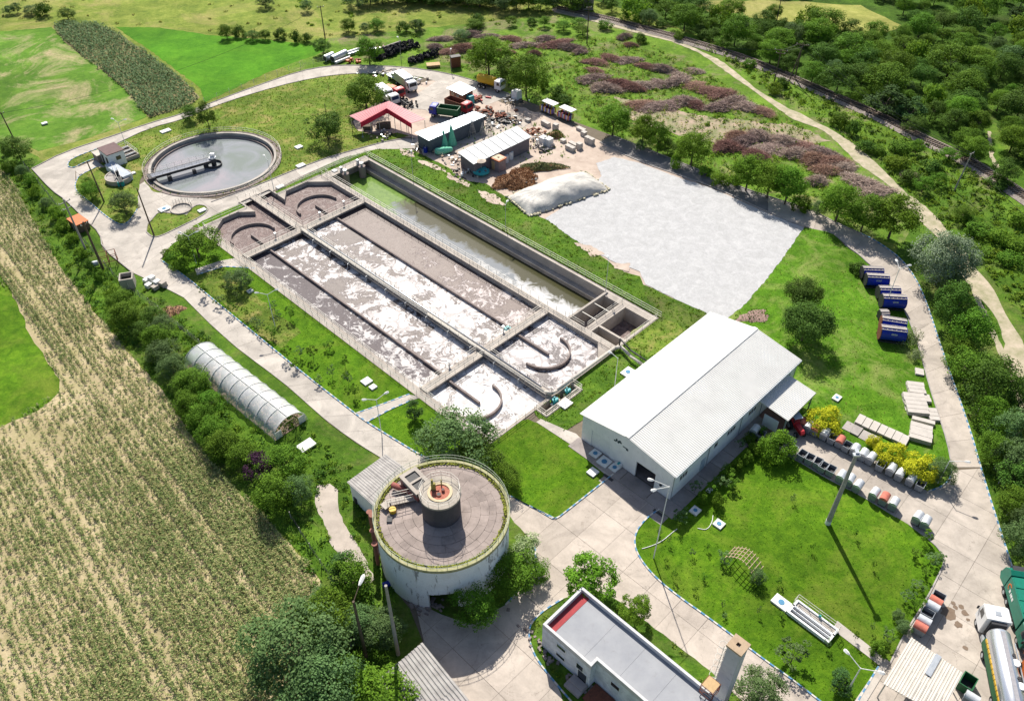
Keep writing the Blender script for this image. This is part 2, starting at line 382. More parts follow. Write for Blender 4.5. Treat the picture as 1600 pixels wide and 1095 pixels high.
def soil_rows(name, c1, c2, green, amt, ang, pitch):
    m, nt, b = new_mat(name); co = nt.nodes.new('ShaderNodeTexCoord').outputs['Object']
    a = nnoise(nt, co, .12, 8, .7, .5); f = nnoise(nt, co, 2.2, 8, .8)
    mp = nt.nodes.new('ShaderNodeMapping'); mp.vector_type = 'TEXTURE'; mp.inputs['Rotation'].default_value = (0, 0, ang); mp.inputs['Scale'].default_value = (26, pitch*2.2, 1); nt.links.new(co, mp.inputs[0])
    st = nnoise(nt, mp.outputs[0], 1.0, 6, .7)
    col = ramp(nt, f, [(.3, tint(c2, .85)), (.5, c2), (.7, c1)])
    col = mixc(nt, ramp(nt, a, [(.4, bw(0)), (.65, bw(.6))]), col, tint(c1, 1.12))
    col = mixc(nt, ramp(nt, st, [(.42, bw(.5)), (.6, bw(0))]), col, tint(c2, .7))
    g = nnoise(nt, co, .25, 8, .75, .6)
    col = mixc(nt, ramp(nt, g, [(.45, bw(0)), (.7, bw(amt))]), col, green)
    nt.links.new(col, b.inputs['Base Color']); b.inputs['Roughness'].default_value = 1; b.inputs['Specular IOR Level'].default_value = .05
    bump(nt, b, f, 1, .1); return m
row_ang = math.atan2(S(343, 990).y-S(257, 863).y, S(343, 990).x-S(257, 863).x)
m_field = soil_rows('ploughed_soil', (.55, .46, .30), (.41, .335, .20), (.24, .24, .09), .6, row_ang, 1.0)
# base terrain
struct(make_sheet('ground', [(-420, -40), (420, -40), (420, 700), (-420, 700)], -.10, g_meadow, HOLES), 'open meadow and rough grass around the treatment works')
def zone(name, px, z, mat, label, rag=(1.5, .25), holes=()):
    poly = SP(px)
    if rag: poly = ragged(poly, *rag)
    o = make_sheet(name, poly, z, mat, holes); tag(o, label); return poly
zone('grass_bank', [(380, 75), (600, 50), (900, 20), (1060, 45), (1240, 112), (1380, 175), (1500, 232), (1650, 330), (1800, 600), (1750, 1000), (1600, 950), (1400, 380), (1200, 320), (1000, 240), (800, 160), (600, 115), (450, 110)], -.095, g_brush, 'green weedy bank around the works')
# fields left
P_field = zone('soil_field', [(-60, 250), (12, 268), (45, 330), (90, 410), (150, 490), (215, 565), (255, 610), (300, 680), (350, 745), (410, 800), (455, 850), (500, 905), (505, 1000), (440, 1150), (-300, 1150), (-300, 660)], -.085, m_field, 'ploughed field with maize in rows')
zone('grass_field', [(-300, 380), (-10, 412), (18, 455), (45, 520), (93, 592), (92, 612), (60, 640), (0, 667), (-300, 735)], -.075, g_lawn, 'green grass plot beside the maize')
zone('grass_field', [(-120, 60), (80, 42), (115, 75), (165, 110), (215, 155), (228, 183), (140, 215), (60, 236), (-5, 215), (-120, 190)], -.085, g_patchy, 'patchy green crop with bare soil')
zone('grass_field', [(180, 42), (250, 43), (330, 55), (420, 62), (500, 72), (508, 80), (420, 112), (320, 160), (310, 135), (270, 105), (225, 72)], -.085, g_bright, 'bright green young crop')
P_farcorn = zone('soil_field', [(82, 40), (100, 36), (150, 37), (175, 47), (205, 65), (245, 95), (285, 125), (312, 152), (295, 165), (240, 182), (232, 183), (190, 135), (140, 95), (100, 65)], -.07, soil_rows('far_soil', (.36, .28, .17), (.2, .18, .09), (.06, .12, .03), .8, head((85, 42), (235, 178)), 1.0), 'narrow maize strip between two crops')
zone('verge', [(0, 215), (60, 245), (110, 300), (150, 345), (180, 390), (220, 410), (282, 445), (350, 500), (420, 565), (500, 630), (580, 695), (640, 760), (640, 860), (680, 960), (600, 1100), (440, 1150), (505, 1000), (500, 905), (455, 850), (410, 800), (350, 745), (300, 680), (255, 610), (215, 565), (150, 490), (90, 410), (45, 330), (12, 268), (-40, 250)], -.06, g_verge, 'overgrown strip between field and road')
zone('brush_ground', [(600, 70), (700, 45), (860, 50), (1010, 45), (1120, 100), (1260, 190), (1380, 310), (1400, 380), (1330, 362), (1200, 305), (1047, 246), (957, 211), (880, 180), (750, 128), (660, 105)], -.085, g_brush, 'weedy dumping ground of cut branches')
zone('bare_ground', [(960, 150), (1020, 160), (1090, 180), (1180, 190), (1240, 195), (1300, 220), (1200, 232), (1120, 225), (1040, 205), (985, 185)], -.07, M('trampled_soil', (.36, .27, .20), (.15, .17, .06), scale=.35, sharp=.12, dirt=.5, bmp=.05), 'trampled soil between brush heaps', (1.0, .7))
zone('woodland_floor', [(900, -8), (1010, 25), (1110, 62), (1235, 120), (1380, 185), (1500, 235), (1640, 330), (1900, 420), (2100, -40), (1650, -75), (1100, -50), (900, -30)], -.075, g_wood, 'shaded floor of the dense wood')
zone('far_meadow', [(1080, 2), (1200, 0), (1345, 8), (1410, 40), (1370, 60), (1280, 40), (1180, 28), (1110, 20)], -.06, g_yellow, 'yellow meadow behind the wood', (3, .6))
zone('clearing', [(1530, 118), (1555, 118), (1552, 160), (1562, 210), (1600, 260), (1640, 300), (1640, 330), (1560, 270), (1545, 240), (1535, 180)], -.06, g_verge, 'grassy lane in the wood', (2, .5))
zone('lower_bank', [(1530, 300), (1600, 360), (1700, 450), (1700, 900), (1620, 1020), (1588, 905), (1547, 780), (1517, 678), (1463, 522), (1430, 435), (1400, 395), (1440, 330), (1300, 200)], -.08, g_verge, 'weedy bank beside the outer road')
m_track = M('dusty_track', (.47, .395, .30), (.26, .25, .14), scale=.5, sharp=.15, dirt=.3, dirtcol=(.12, .15, .04), bmp=.03)
tr = [(1030, 55), (1075, 72), (1115, 92), (1155, 122), (1200, 155), (1250, 185), (1300, 205), (1350, 250), (1400, 292), (1445, 335), (1480, 375), (1515, 425), (1550, 470), (1580, 520), (1602, 590)]
ts = smooth_path([S(*p) for p in tr]); wd = lambda i: 1.5+.5*math.sin(i*.7)
L_, R2_ = [], []
for i, p in enumerate(ts):
    d = (ts[min(i+1, len(ts)-1)]-ts[max(i-1, 0)]).normalized(); n = Vector((-d.y, d.x, 0)); k = wd(i)*(.95 if i > 20 else .62)
    L_.append(tuple((p+n*k)[:2])); R2_.append(tuple((p-n*k)[:2]))
make_sheet('dirt_track', ragged(L_+R2_[::-1], 1.2, .3), -.05, m_track, label='pale dirt track curving past the brush heaps')
tr2 = smooth_path([S(*p) for p in [(1506, 395), (1520, 450), (1545, 505), (1570, 560), (1600, 640), (1625, 700)]]); a_ = [tuple((p+Vector((.55, .3, 0)))[:2]) for p in tr2]; b_ = [tuple((p-Vector((.55, .3, 0)))[:2]) for p in tr2]
make_sheet('footpath', ragged(a_+b_[::-1], 1, .2), -.045, m_track, label='narrow worn footpath beside the track')
zone('footpath', [(1543, 205), (1548, 205), (1553, 245), (1562, 262), (1556, 262), (1546, 245)], -.045, m_track, 'worn earth path in the wood lane', (1, .2))
# ---- concrete base and slabs
yard = [(50, 264), (100, 238), (173, 214), (233, 193), (287, 178), (333, 160), (400, 135), (467, 112), (510, 104), (550, 102), (633, 105), (700, 115), (743, 127), (800, 150), (850, 168), (897, 190), (957, 212), (1000, 229), (1047, 247), (1083, 262), (1120, 279), (1167, 296), (1200, 307), (1267, 328), (1307, 349), (1343, 364), (1380, 384), (1407, 404), (1430, 434), (1447, 471), (1463, 521), (1480, 571), (1500, 627), (1517, 677), (1532, 730), (1547, 780), (1563, 830), (1577, 873), (1588, 905), (1625, 1010), (1660, 1160), (620, 1160), (660, 1000), (640, 950), (600, 900), (580, 800), (593, 713), (557, 692), (513, 660), (443, 598), (400, 566), (367, 541), (330, 508), (283, 461), (262, 452), (207, 426), (188, 412), (160, 388), (157, 365), (133, 343), (103, 313), (80, 297)]
W_yard = SP(yard)
yd = make_sheet('pavement', W_yard, 0.0, m_joint, HOLES, 'concrete pavement of the treatment works'); 
# lawns: (name, px polygon, material, edge ragged)
LAWNS = []
def lawn(px, mat, label, rag=(1.0, .12), z=.05):
    poly = ragged(SP(px), *rag) if rag else SP(px)
    make_sheet('lawn', poly, z+.002*len(LAWNS), mat, HOLES, label); LAWNS.append(poly); return poly
k_island_a = [(107, 261), (106, 256), (112, 249), (133, 240), (158, 231), (170, 227), (166, 238), (152, 247), (130, 255), (116, 263)]
k_island_b = [(117, 293), (119, 284), (124, 275), (150, 262), (172, 262), (200, 268), (226, 258), (228, 268), (220, 280), (216, 300), (216, 325), (207, 340), (198, 350), (187, 352), (165, 338), (140, 316), (122, 302)]
k_island_c = [(229, 363), (230, 352), (238, 343), (248, 331), (270, 334), (292, 336), (300, 325), (310, 320), (322, 322), (326, 329), (316, 338), (275, 358), (250, 370), (238, 371)]
k_mead = [(158, 234), (180, 226), (233, 201), (287, 187), (333, 167), (400, 145), (467, 127), (533, 116), (607, 115), (662, 122), (640, 128), (620, 140), (600, 152), (560, 180), (548, 192), (560, 205), (590, 213), (620, 208), (640, 213), (613, 218), (567, 230), (517, 244), (467, 262), (430, 278), (400, 290), (350, 305), (300, 308), (240, 300), (226, 284), (222, 262), (200, 268), (165, 262), (150, 250)]
k_strip1 = [(300, 354), (340, 334), (377, 318), (384, 326), (330, 351), (316, 357)]
k_strip2 = [(427, 302), (487, 270), (533, 248), (570, 238), (587, 234), (640, 233), (655, 240), (700, 262), (725, 282), (760, 288), (800, 315), (845, 340), (862, 348), (890, 370), (920, 388), (975, 425), (1000, 432), (1005, 445), (1060, 470), (1137, 497), (1150, 520), (1030, 570), (905, 660), (884, 673), (845, 657), (800, 600), (700, 500), (500, 300)]
k_f = [(252, 407), (256, 396), (272, 380), (318, 357), (340, 348), (372, 372), (425, 405), (500, 475), (585, 540), (672, 605), (720, 640), (770, 665), (825, 655), (877, 676), (910, 703), (935, 722), (958, 741), (868, 811), (800, 777), (740, 745), (667, 717), (617, 687), (572, 659), (557, 648), (467, 578), (400, 523), (333, 468), (290, 432)]
k_c = [(1256, 356), (1290, 362), (1303, 367), (1320, 384), (1343, 400), (1357, 414), (1383, 434), (1404, 468), (1425, 512), (1438, 552), (1452, 605), (1466, 648), (1480, 692), (1487, 730), (1485, 746), (1473, 760), (1450, 768), (1428, 755), (1380, 725), (1320, 697), (1270, 665), (1240, 648), (1225, 620), (1180, 560), (1130, 500), (1137, 497), (1195, 440)]
k_d = [(1030, 796), (1013, 807), (997, 825), (991, 840), (993, 860), (1007, 883), (1030, 908), (1067, 937), (1100, 960), (1143, 992), (1200, 1035), (1233, 1058), (1290, 1102), (1337, 1100), (1372, 1041), (1390, 1037), (1413, 990), (1447, 937), (1467, 897), (1475, 880), (1473, 867), (1460, 850), (1420, 820), (1400, 808), (1343, 773), (1293, 747), (1267, 733), (1229, 711), (1200, 690), (1160, 702), (1100, 750), (1052, 800)]
k_b = [(826, 985), (832, 970), (852, 952), (880, 935), (925, 920), (960, 935), (1000, 965), (1060, 1010), (1110, 1048), (1160, 1095), (1180, 1110), (900, 1160), (870, 1070), (838, 1030), (828, 1005)]
k_t = [(610, 800), (700, 800), (790, 800), (835, 850), (838, 890), (790, 945), (740, 975), (690, 960), (640, 930), (600, 880)]
lawn(k_island_a, g_lawn_dry, 'narrow dry grass island by the access road')
lawn(k_island_b, g_lawn_dry, 'grass island around the pump house')
lawn(k_island_c, g_lawn_dry, 'grass island with the timber pole')
lawn(k_mead, g_lawn_dry, 'dry grass around the round clarifier')
lawn(k_strip1, g_lawn, 'thin grass strip above the aeration tanks')
lawn(k_strip2, g_verge, 'grass bank between aeration tanks and gravel')
lawn(k_f, g_lawn, 'lawn left and below the aeration tanks')
lawn(k_c, g_lawn_c, 'lawn with blue roller containers')
lawn(k_d, g_lawn, 'big mown lawn with the tall lamp pole')
lawn(k_b, g_verge, 'grass border around the flat roofed building')
lawn(k_t, g_verge, 'weeds around the foot of the round tank')
mound = zone('lawn', [(290, 428), (345, 412), (380, 440), (430, 490), (470, 520), (440, 545), (400, 518), (340, 468)], .078, g_lawn_dry, 'drier grass at the top of the left lawn', (1, .4))
zone('lawn', [(975, 535), (985, 520), (1005, 508), (1040, 500), (1070, 512), (1060, 535), (1010, 560)], .082, g_lawn_dry, 'dry patch of grass beside the warehouse', (.8, .4))
# gravel
m_grav, nt, b = new_mat('white_gravel'); co = nt.nodes.new('ShaderNodeTexCoord').outputs['Object']
col = mixc(nt, .5, ramp(nt, nnoise(nt, co, .55, 8, .78, .8), [(.38, (.36, .36, .36)), (.5, (.44, .44, .445)), (.62, (.55, .55, .55))]), ramp(nt, nnoise(nt, co, 3.5, 8, .85), [(.38, (.30, .30, .30)), (.62, (.50, .50, .51))]))
nt.links.new(col, b.inputs['Base Color']); b.inputs['Roughness'].default_value = 1; bump(nt, b, nnoise(nt, co, 6, 6, .8), .7, .06)
m_dirt = M('pinkish_dirt', (.50, .41, .34), (.36, .28, .23), scale=.3, sharp=.15, dirt=.5, bmp=.03)
zone('dirt_yard', [(705, 150), (745, 150), (850, 178), (900, 200), (940, 222), (1000, 250), (1020, 268), (930, 262), (925, 280), (860, 345), (810, 325), (760, 300), (720, 275), (660, 240), (645, 215), (600, 208), (560, 206), (552, 190), (600, 160), (650, 130), (690, 122)], .012, m_dirt, 'dusty storage yard around the open sheds', (1.2, .5))
zone('dirt_yard', [(920, 250), (960, 238), (1000, 250), (1256, 352), (1260, 362), (1200, 445), (1140, 502), (1050, 475), (990, 440), (840, 350), (800, 322), (850, 290)], .0115, m_dirt, 'dusty ground around the gravel', (1.2, .3))
W_grav = zone('gravel_yard', [(931, 256), (960, 246), (995, 254), (1060, 278), (1107, 293), (1153, 313), (1200, 334), (1256, 356), (1222, 405), (1195, 440), (1160, 480), (1137, 497), (1110, 492), (1060, 470), (1008, 444), (1000, 425), (960, 410), (920, 388), (890, 370), (852, 342), (890, 318), (925, 295), (940, 275)], .075, m_grav, 'white gravel yard beside the tarpaulin heap', (.6, .12))
# concrete scraps beside channel
for i, q in enumerate([[(625, 233), (645, 238), (648, 246), (628, 243)], [(650, 248), (690, 262), (697, 270), (660, 258)], [(698, 270), (735, 288), (733, 293), (700, 279)], [(745, 297), (775, 305), (790, 322), (760, 316)], [(897, 380), (925, 385), (945, 398), (925, 402)], [(955, 412), (985, 412), (983, 425), (960, 420)]]):
    zone('bare_patch', q, .085+.003*i, m_dirt, 'bare earth patch beside the channel', (.5, .25))
# slabs: every piece of paving that reads separately is its own object
CLIP = []
def slab(poly, z, mat=None, name='slab', h=.02):
    n = len(poly)
    if n < 3 or area(poly) < .6: return
    c = Vector((sum(p[0] for p in poly)/n, sum(p[1] for p in poly)/n))
    q = [tuple(c+(Vector(p)-c)*(1-.022/max(.3, (Vector(p)-c).length))) for p in poly]
    m_ = MB(); m_.prism(q, z, z+h); m_.build(name, mat or m_slab, yd)
def covered(poly, lst):
    P = np.array(list(poly)+[tuple(np.mean(poly, 0))]+[tuple((np.array(p)+np.mean(poly, 0))/2) for p in poly])
    return any(inpoly(P, L).all() for L in lst)
def clip_convex(poly, a, b):     # keep the left of a->b
    out = []; n = len(poly)
    f = lambda p: (b[0]-a[0])*(p[1]-a[1])-(b[1]-a[1])*(p[0]-a[0])
    for i in range(n):
        p, q = poly[i], poly[(i+1) % n]; fp, fq = f(p), f(q)
        if fp >= 0: out.append(p)
        if (fp >= 0) != (fq >= 0): t = fp/(fp-fq); out.append((p[0]+(q[0]-p[0])*t, p[1]+(q[1]-p[1])*t))
    return out
def tris(poly): return [[poly[i] for i in t] for t in tessellate_polygon([[Vector((p[0], p[1], 0)) for p in poly]])]
def ribbon(lpx, rpx, z, pitch=4.6, mat=None, seg=None):
    l, r = [S(*p) for p in lpx], [S(*p) for p in rpx]; n = max(2, int((plen(l)+plen(r))/2/pitch)); l, r = resample(l, n), resample(r, n)
    for i in range(n):
        q = [tuple(l[i][:2]), tuple(r[i][:2]), tuple(r[i+1][:2]), tuple(l[i+1][:2])]
        if not covered(q, LAWNS): slab(q, z, mat)
def grid(px, origin, ang, dx, dy, z, mat=None, excl=(), jit=0):
    """cuts a polygon of paving into slabs along a rotated grid"""
    poly = SP(px); o = S(*origin); ca, sa = math.cos(ang), math.sin(ang)
    loc = [((p[0]-o.x)*ca+(p[1]-o.y)*sa, -(p[0]-o.x)*sa+(p[1]-o.y)*ca) for p in poly]
    L = np.array(loc); i0, i1 = int(math.floor(L[:, 0].min()/dx)), int(math.ceil(L[:, 0].max()/dx)); j0, j1 = int(math.floor(L[:, 1].min()/dy)), int(math.ceil(L[:, 1].max()/dy))
    for i in range(i0, i1):
        for j in range(j0, j1):
            cell = [(i*dx, j*dy), ((i+1)*dx, j*dy), ((i+1)*dx, (j+1)*dy), (i*dx, (j+1)*dy)]
            ins = inpoly(np.array(cell), loc)
            if ins.all(): pcs = [cell]
            else:
                bm = bmesh.new(); vv = [bm.verts.new((p[0], p[1], 0)) for p in loc]
                bm.faces.new(vv)
                for k in range(4):
                    a, b_ = cell[k], cell[(k+1) % 4]; nrm = (b_[1]-a[1], -(b_[0]-a[0]), 0)
                    if bm.faces: bmesh.ops.bisect_plane(bm, geom=bm.verts[:]+bm.edges[:]+bm.faces[:], plane_co=(a[0], a[1], 0), plane_no=nrm, clear_outer=True)
                pcs = [[(v.co.x, v.co.y) for v in f.verts] for f in bm.faces]; bm.free()
            for c in pcs:
                W = [(o.x+p[0]*ca-p[1]*sa, o.y+p[0]*sa+p[1]*ca) for p in c]
                if not covered(W, LAWNS) and not covered(W, list(HOLES)+list(excl)): slab(W, z, mat)
Rl_L = [(207, 426), (262, 452), (283, 461), (330, 508), (367, 541), (400, 566), (443, 598), (513, 660), (557, 692), (593, 713), (640, 745)]
Rl_R = [(262, 388), (290, 432), (312, 450), (333, 468), (365, 495), (400, 523), (467, 578), (557, 648), (617, 687), (667, 717), (720, 745)]
ribbon(Rl_L, Rl_R, .010, 4.4)
Rt_O = [(50, 264), (100, 238), (173, 214), (233, 193), (287, 178), (333, 160), (400, 135), (467, 112), (510, 104), (550, 102), (633, 105), (700, 115), (743, 127), (800, 149)]
Rt_I = [(118, 268), (136, 240), (185, 224), (233, 201), (287, 187), (333, 167), (400, 145), (467, 127), (510, 118), (540, 116), (607, 115), (662, 122), (712, 136), (760, 165)]
ribbon(Rt_O, Rt_I, .006, 4.6)
Rw_O = [(50, 264), (80, 297), (103, 313), (133, 343), (157, 365), (160, 388), (207, 426)]
Rw_I = [(118, 268), (118, 293), (140, 316), (165, 338), (187, 352), (229, 363), (262, 388)]
ribbon(Rw_O, Rw_I, .014, 4.4)
Rr_I = [(937, 222), (993, 250), (1060, 273), (1107, 289), (1153, 309), (1200, 331), (1256, 355), (1303, 366), (1320, 383), (1343, 399), (1357, 413), (1383, 433), (1405, 468), (1425, 512), (1438, 552), (1452, 605), (1466, 648), (1480, 692), (1487, 730)]
Rr_O = [(957, 212), (1000, 229), (1083, 262), (1120, 279), (1167, 296), (1200, 307), (1267, 328), (1307, 349), (1343, 364), (1362, 373), (1380, 384), (1407, 404), (1430, 434), (1447, 471), (1463, 521), (1480, 571), (1500, 627), (1517, 677), (1532, 730)]
m_slabpink = concrete_mat('road_concrete', (.45, .40, .35), stain=.35)
m_asph = concrete_mat('patched_asphalt', (.21, .20, .20), stain=.6, staincol=(.30, .26, .22), scale=.22)
ribbon(Rr_I[:6], Rr_O[:6], .018, 4.8, m_asph)
ribbon(Rr_I[5:], [Rr_O[5]]+Rr_O[6:], .018, 4.8, m_slabpink)
Rm_U = [(330, 316), (400, 291), (467, 263), (517, 245), (567, 231), (613, 219), (650, 217)]
Rm_L = [(345, 333), (400, 312), (487, 268), (533, 248), (587, 234), (620, 233), (660, 232)]
ribbon(Rm_U, Rm_L, .008, 4.4)
A45 = math.radians(45.5)
grid([(200, 300), (226, 284), (240, 300), (300, 309), (345, 312), (360, 326), (300, 356), (262, 392), (215, 405), (170, 395), (160, 370), (190, 352), (216, 326)], (215, 326), A45, 5, 5, .022)
grid([(120, 283), (124, 273), (152, 262), (172, 262), (150, 250), (118, 263)], (120, 270), A45, 5, 5, .012)
m_yardc = concrete_mat('yard_concrete', (.48, .42, .365), stain=.45, staincol=(.22, .18, .13))
grid([(667, 717), (740, 745), (800, 777), (868, 811), (958, 741), (1035, 796), (997, 825), (991, 840), (993, 860), (1007, 883), (1067, 937), (1143, 992), (1200, 1035), (1290, 1102), (1300, 1160), (640, 1160), (662, 1000), (650, 950), (600, 880), (600, 780), (640, 745)], (868, 812), A45, 5.2, 3.6, .026, m_yardc)
grid([(1241, 648), (1270, 665), (1320, 697), (1380, 725), (1428, 755), (1450, 768), (1473, 760), (1487, 735), (1532, 732), (1547, 780), (1577, 873), (1600, 940), (1625, 1010), (1660, 1160), (1300, 1160), (1375, 1045), (1390, 1037), (1413, 990), (1447, 937), (1475, 880), (1473, 867), (1460, 850), (1400, 808), (1293, 747), (1229, 711), (1195, 690)], (1229, 711), head((1229, 711), (1400, 808)), 5.0, 4.4, .030, m_slabpink)
grid([(700, 120), (735, 125), (745, 150), (735, 175), (715, 205), (700, 205), (665, 172), (640, 170), (655, 145), (685, 125)], (640, 170), head((650, 172), (735, 130)), 7.5, 6, .03)
grid([(690, 225), (745, 250), (800, 215), (830, 190), (800, 175)], (690, 225), A45, 5, 4, .03, m_slabpink)
# foot paths
for q, zz in (([(305, 421), (345, 408), (378, 402), (402, 412), (398, 420), (350, 417), (308, 430)], .10), ([(557, 646), (600, 632), (640, 617), (660, 621), (640, 627), (608, 641), (573, 660)], .104), ([(845, 655), (884, 672), (900, 678), (912, 690), (935, 715), (962, 742), (950, 745), (925, 725), (890, 694), (838, 660)], .108), ([(1308, 970), (1392, 1036), (1382, 1046), (1300, 983)], .112), ([(1372, 1041), (1390, 1037), (1345, 1110), (1325, 1110)], .116)):
    pl = SP(q); make_sheet('path', pl, zz, m_slab, label='narrow concrete footpath across the lawn')
zone('path', [(495, 757), (515, 755), (528, 765), (530, 800), (545, 830), (570, 870), (585, 905), (572, 915), (548, 890), (520, 855), (507, 820), (492, 785)], -.03, m_yardc, 'cracked old concrete path in the weeds', (.8, .15))
# kerbs
m_kerb = concrete_mat('kerb_concrete', (.38, .35, .33), stain=.5)
def kerb(px, label, painted=True, closed=False, n_s=1, seg=.55, hgt=.17):
    pts = [S(*p) for p in px]
    if closed: pts.append(pts[0])
    if n_s: pts = smooth_path(pts, n_s)
    n = max(1, int(plen(pts)/seg)); q = resample(pts, n); m_ = MB()
    for i in range(n):
        m_.beam(q[i]+Vector((0, 0, .0+hgt/2-.02)), q[i+1]+Vector((0, 0, hgt/2-.02)), .16+random.uniform(0, .02), hgt, mi=(i//1) % 2 if painted else 0)
    o = m_.build('kerb', [m_kpw, m_kpb] if painted else [m_kerb, m_kerb]); struct(o, label)
kerb(k_f[-11:]+k_f[:1], 'blue and white kerb along the left road'[:60])
kerb([(800, 777), (840, 797), (864, 811), (872, 809), (900, 787), (958, 741)], 'blue and white kerb round the lawn corner', n_s=0)
kerb(k_d[:13], 'blue and white kerb around the big lawn')
kerb([(1337, 1100), (1372, 1041)], 'blue kerb beside the lawn footpath', n_s=0)
kerb(k_d[15:23], 'kerb along the right edge of the big lawn', False)
kerb([(826, 985), (832, 970), (852, 952), (880, 935)][::-1]+[(828, 1005), (838, 1030), (870, 1070), (905, 1110)], 'blue and white kerb around the flat roofed building')
kerb([(1487, 730), (1485, 746), (1473, 760), (1450, 768)], 'rounded blue kerb at the end of the bin row')
kerb(Rr_O[8:]+[(1547, 780), (1563, 830), (1577, 873), (1588, 905), (1625, 1010)], 'blue and white kerb along the outer road')
kerb(Rr_O[:9], 'plain kerb under the roadside trees', False); kerb([(x, y+1) for x, y in Rr_I[:7]], 'dark kerb between road and gravel', False)
kerb(Rr_I[8:], 'plain kerb along the container lawn', False)
kerb(Rt_O, 'plain kerb on the outer edge of the far road', False); kerb(k_mead[1:10], 'plain kerb along the inner edge of the far road', False)
kerb(Rm_U, 'plain kerb above the middle road', False); kerb(Rw_O, 'plain kerb beside the field hedge', False)
kerb(k_island_a, 'kerb of the narrow island', True, True); kerb(k_island_b[-7:]+k_island_b[:4], 'kerb of the pump house island', True); kerb(k_island_c, 'kerb of the timber pole island', False, True)
kerb([(790, 945), (825, 905), (838, 880), (836, 855)], 'blue kerb beside the round tank')
kerb([(1290, 747), (1250, 722), (1229, 711)][::-1]+[(1343, 773), (1400, 808)], 'kerb behind the lower bin row', False)
kerb([(308, 430), (350, 417), (398, 420)], 'blue kerb of the upper footpath', n_s=0); kerb([(557, 646), (600, 631), (640, 616)], 'white and blue kerb of the middle footpath', n_s=0); kerb([(573, 660), (608, 641), (640, 627)], 'kerb below the middle footpath', n_s=0)
# ================================================================ LARGE STRUCTURES
def railing(parent, pts, h=1.0, step=2.0, r=.03, rails=2, mat=None, label=None, name='railing'):
    m_ = MB()
    for a, b in zip(pts, pts[1:]):
        a, b = Vector(a), Vector(b); n = max(1, round((b-a).length/step))
        for i in range(n+1): p = a.lerp(b, i/n); m_.tube(p, p+Vector((0, 0, h)), r, 4)
        for k in range(rails): z = Vector((0, 0, h*(1-k*.45))); m_.tube(a+z, b+z, r, 4)
    return m_.build(name, mat or m_rail, parent, label=label)
# ---------------------------------------------------------------- aeration tanks
def sludge_mat(name, brown, foam, amount, scale, seed, gloss=.5, grad=0, spec=.25):
    m, nt, b = new_mat(name); co = nt.nodes.new('ShaderNodeTexCoord').outputs['Object']
    sep = nt.nodes.new('ShaderNodeSeparateXYZ'); nt.links.new(co, sep.inputs[0])
    mp = nt.nodes.new('ShaderNodeMapping'); mp.inputs['Location'].default_value = (seed*13.1, seed*7.7, 0); nt.links.new(co, mp.inputs[0]); co = mp.outputs[0]
    wn = nt.nodes.new('ShaderNodeTexNoise'); wn.inputs['Scale'].default_value = .3; wn.inputs['Detail'].default_value = 3; nt.links.new(co, wn.inputs['Vector'])
    va = nt.nodes.new('ShaderNodeVectorMath'); va.operation = 'MULTIPLY_ADD'; va.inputs[1].default_value = (3.4, 3.4, 0); nt.links.new(wn.outputs['Color'], va.inputs[0]); nt.links.new(co, va.inputs[2])
    big = nnoise(nt, va.outputs[0], scale*1.5, 3, .5, 1.2); mid = nnoise(nt, va.outputs[0], scale*5, 6, .7, 2.2); fine = nnoise(nt, va.outputs[0], scale*16, 6, .8, 1.0)
    v = nt.nodes.new('ShaderNodeTexVoronoi'); v.feature = 'DISTANCE_TO_EDGE'; v.inputs['Scale'].default_value = scale*2.6; nt.links.new(va.outputs[0], v.inputs['Vector'])
    def ma(a, k, c=0.0):
        q = nt.nodes.new('ShaderNodeMath'); q.operation = 'MULTIPLY_ADD'; nt.links.new(a, q.inputs[0]); q.inputs[1].default_value = k
        if isinstance(c, float): q.inputs[2].default_value = c
        else: nt.links.new(c, q.inputs[2])
        return q.outputs[0]
    f = ma(big, .58, ma(mid, .60, ma(fine, .26, -.22+.16*(amount-.5)))); f = ma(sep.outputs[0], grad, f)
    fm = ramp(nt, f, [(.475, bw(0)), (.505, bw(.45)), (.535, bw(.9)), (.60, bw(1))])
    crack = ramp(nt, ma(mid, .16, v.outputs['Distance']), [(.10, bw(.0)), (.17, bw(1))])
    fm = mixc(nt, .4, fm, mixc(nt, 1, fm, crack, 'MULTIPLY'))
    bc = ramp(nt, fine, [(.30, tint(brown, .72)), (.5, brown), (.7, tint(brown, 1.3))])
    fc = ramp(nt, nnoise(nt, co, scale*20, 6, .85), [(.3, tint(foam, .66)), (.5, foam), (.72, tint(foam, 1.15))])
    nt.links.new(mixc(nt, fm, bc, fc), b.inputs['Base Color']); b.inputs['Specular IOR Level'].default_value = spec
    nt.links.new(ramp(nt, fm, [(0, bw(gloss)), (1, bw(.95))]), b.inputs['Roughness'])
    bump(nt, b, mixc(nt, .5, fine, fm), .8, .08)
    return m
m_sl_far = sludge_mat('brown_sludge_water', (.15, .105, .10), (.27, .21, .195), .45, .45, 1, .5)
m_sl_a = sludge_mat('sludge_with_foam_left', (.085, .068, .076), (.60, .57, .56), .68, .14, 2, .5, .0022, .12)
m_sl_b = sludge_mat('sludge_with_foam_middle', (.105, .08, .076), (.72, .68, .665), 1.05, .125, 3, .5, .0022)
m_sl_c = sludge_mat('sludge_with_foam_right', (.125, .088, .08), (.60, .54, .52), .66, .15, 5, .5, .0045)
m_sl_d = sludge_mat('foamy_water_near', (.10, .08, .082), (.76, .73, .72), 1.1, .115, 7, .4, 0, .35)
m_sl_e = sludge_mat('foamy_water_east', (.09, .072, .076), (.66, .62, .61), .8, .14, 9, .45)
m_dkw = M('dark_still_water', (.05, .05, .035), (.03, .03, .022), rough=.12, spec=.6, scale=.4)
m, nt, b = new_mat('channel_water'); co = nt.nodes.new('ShaderNodeTexCoord').outputs['Object']
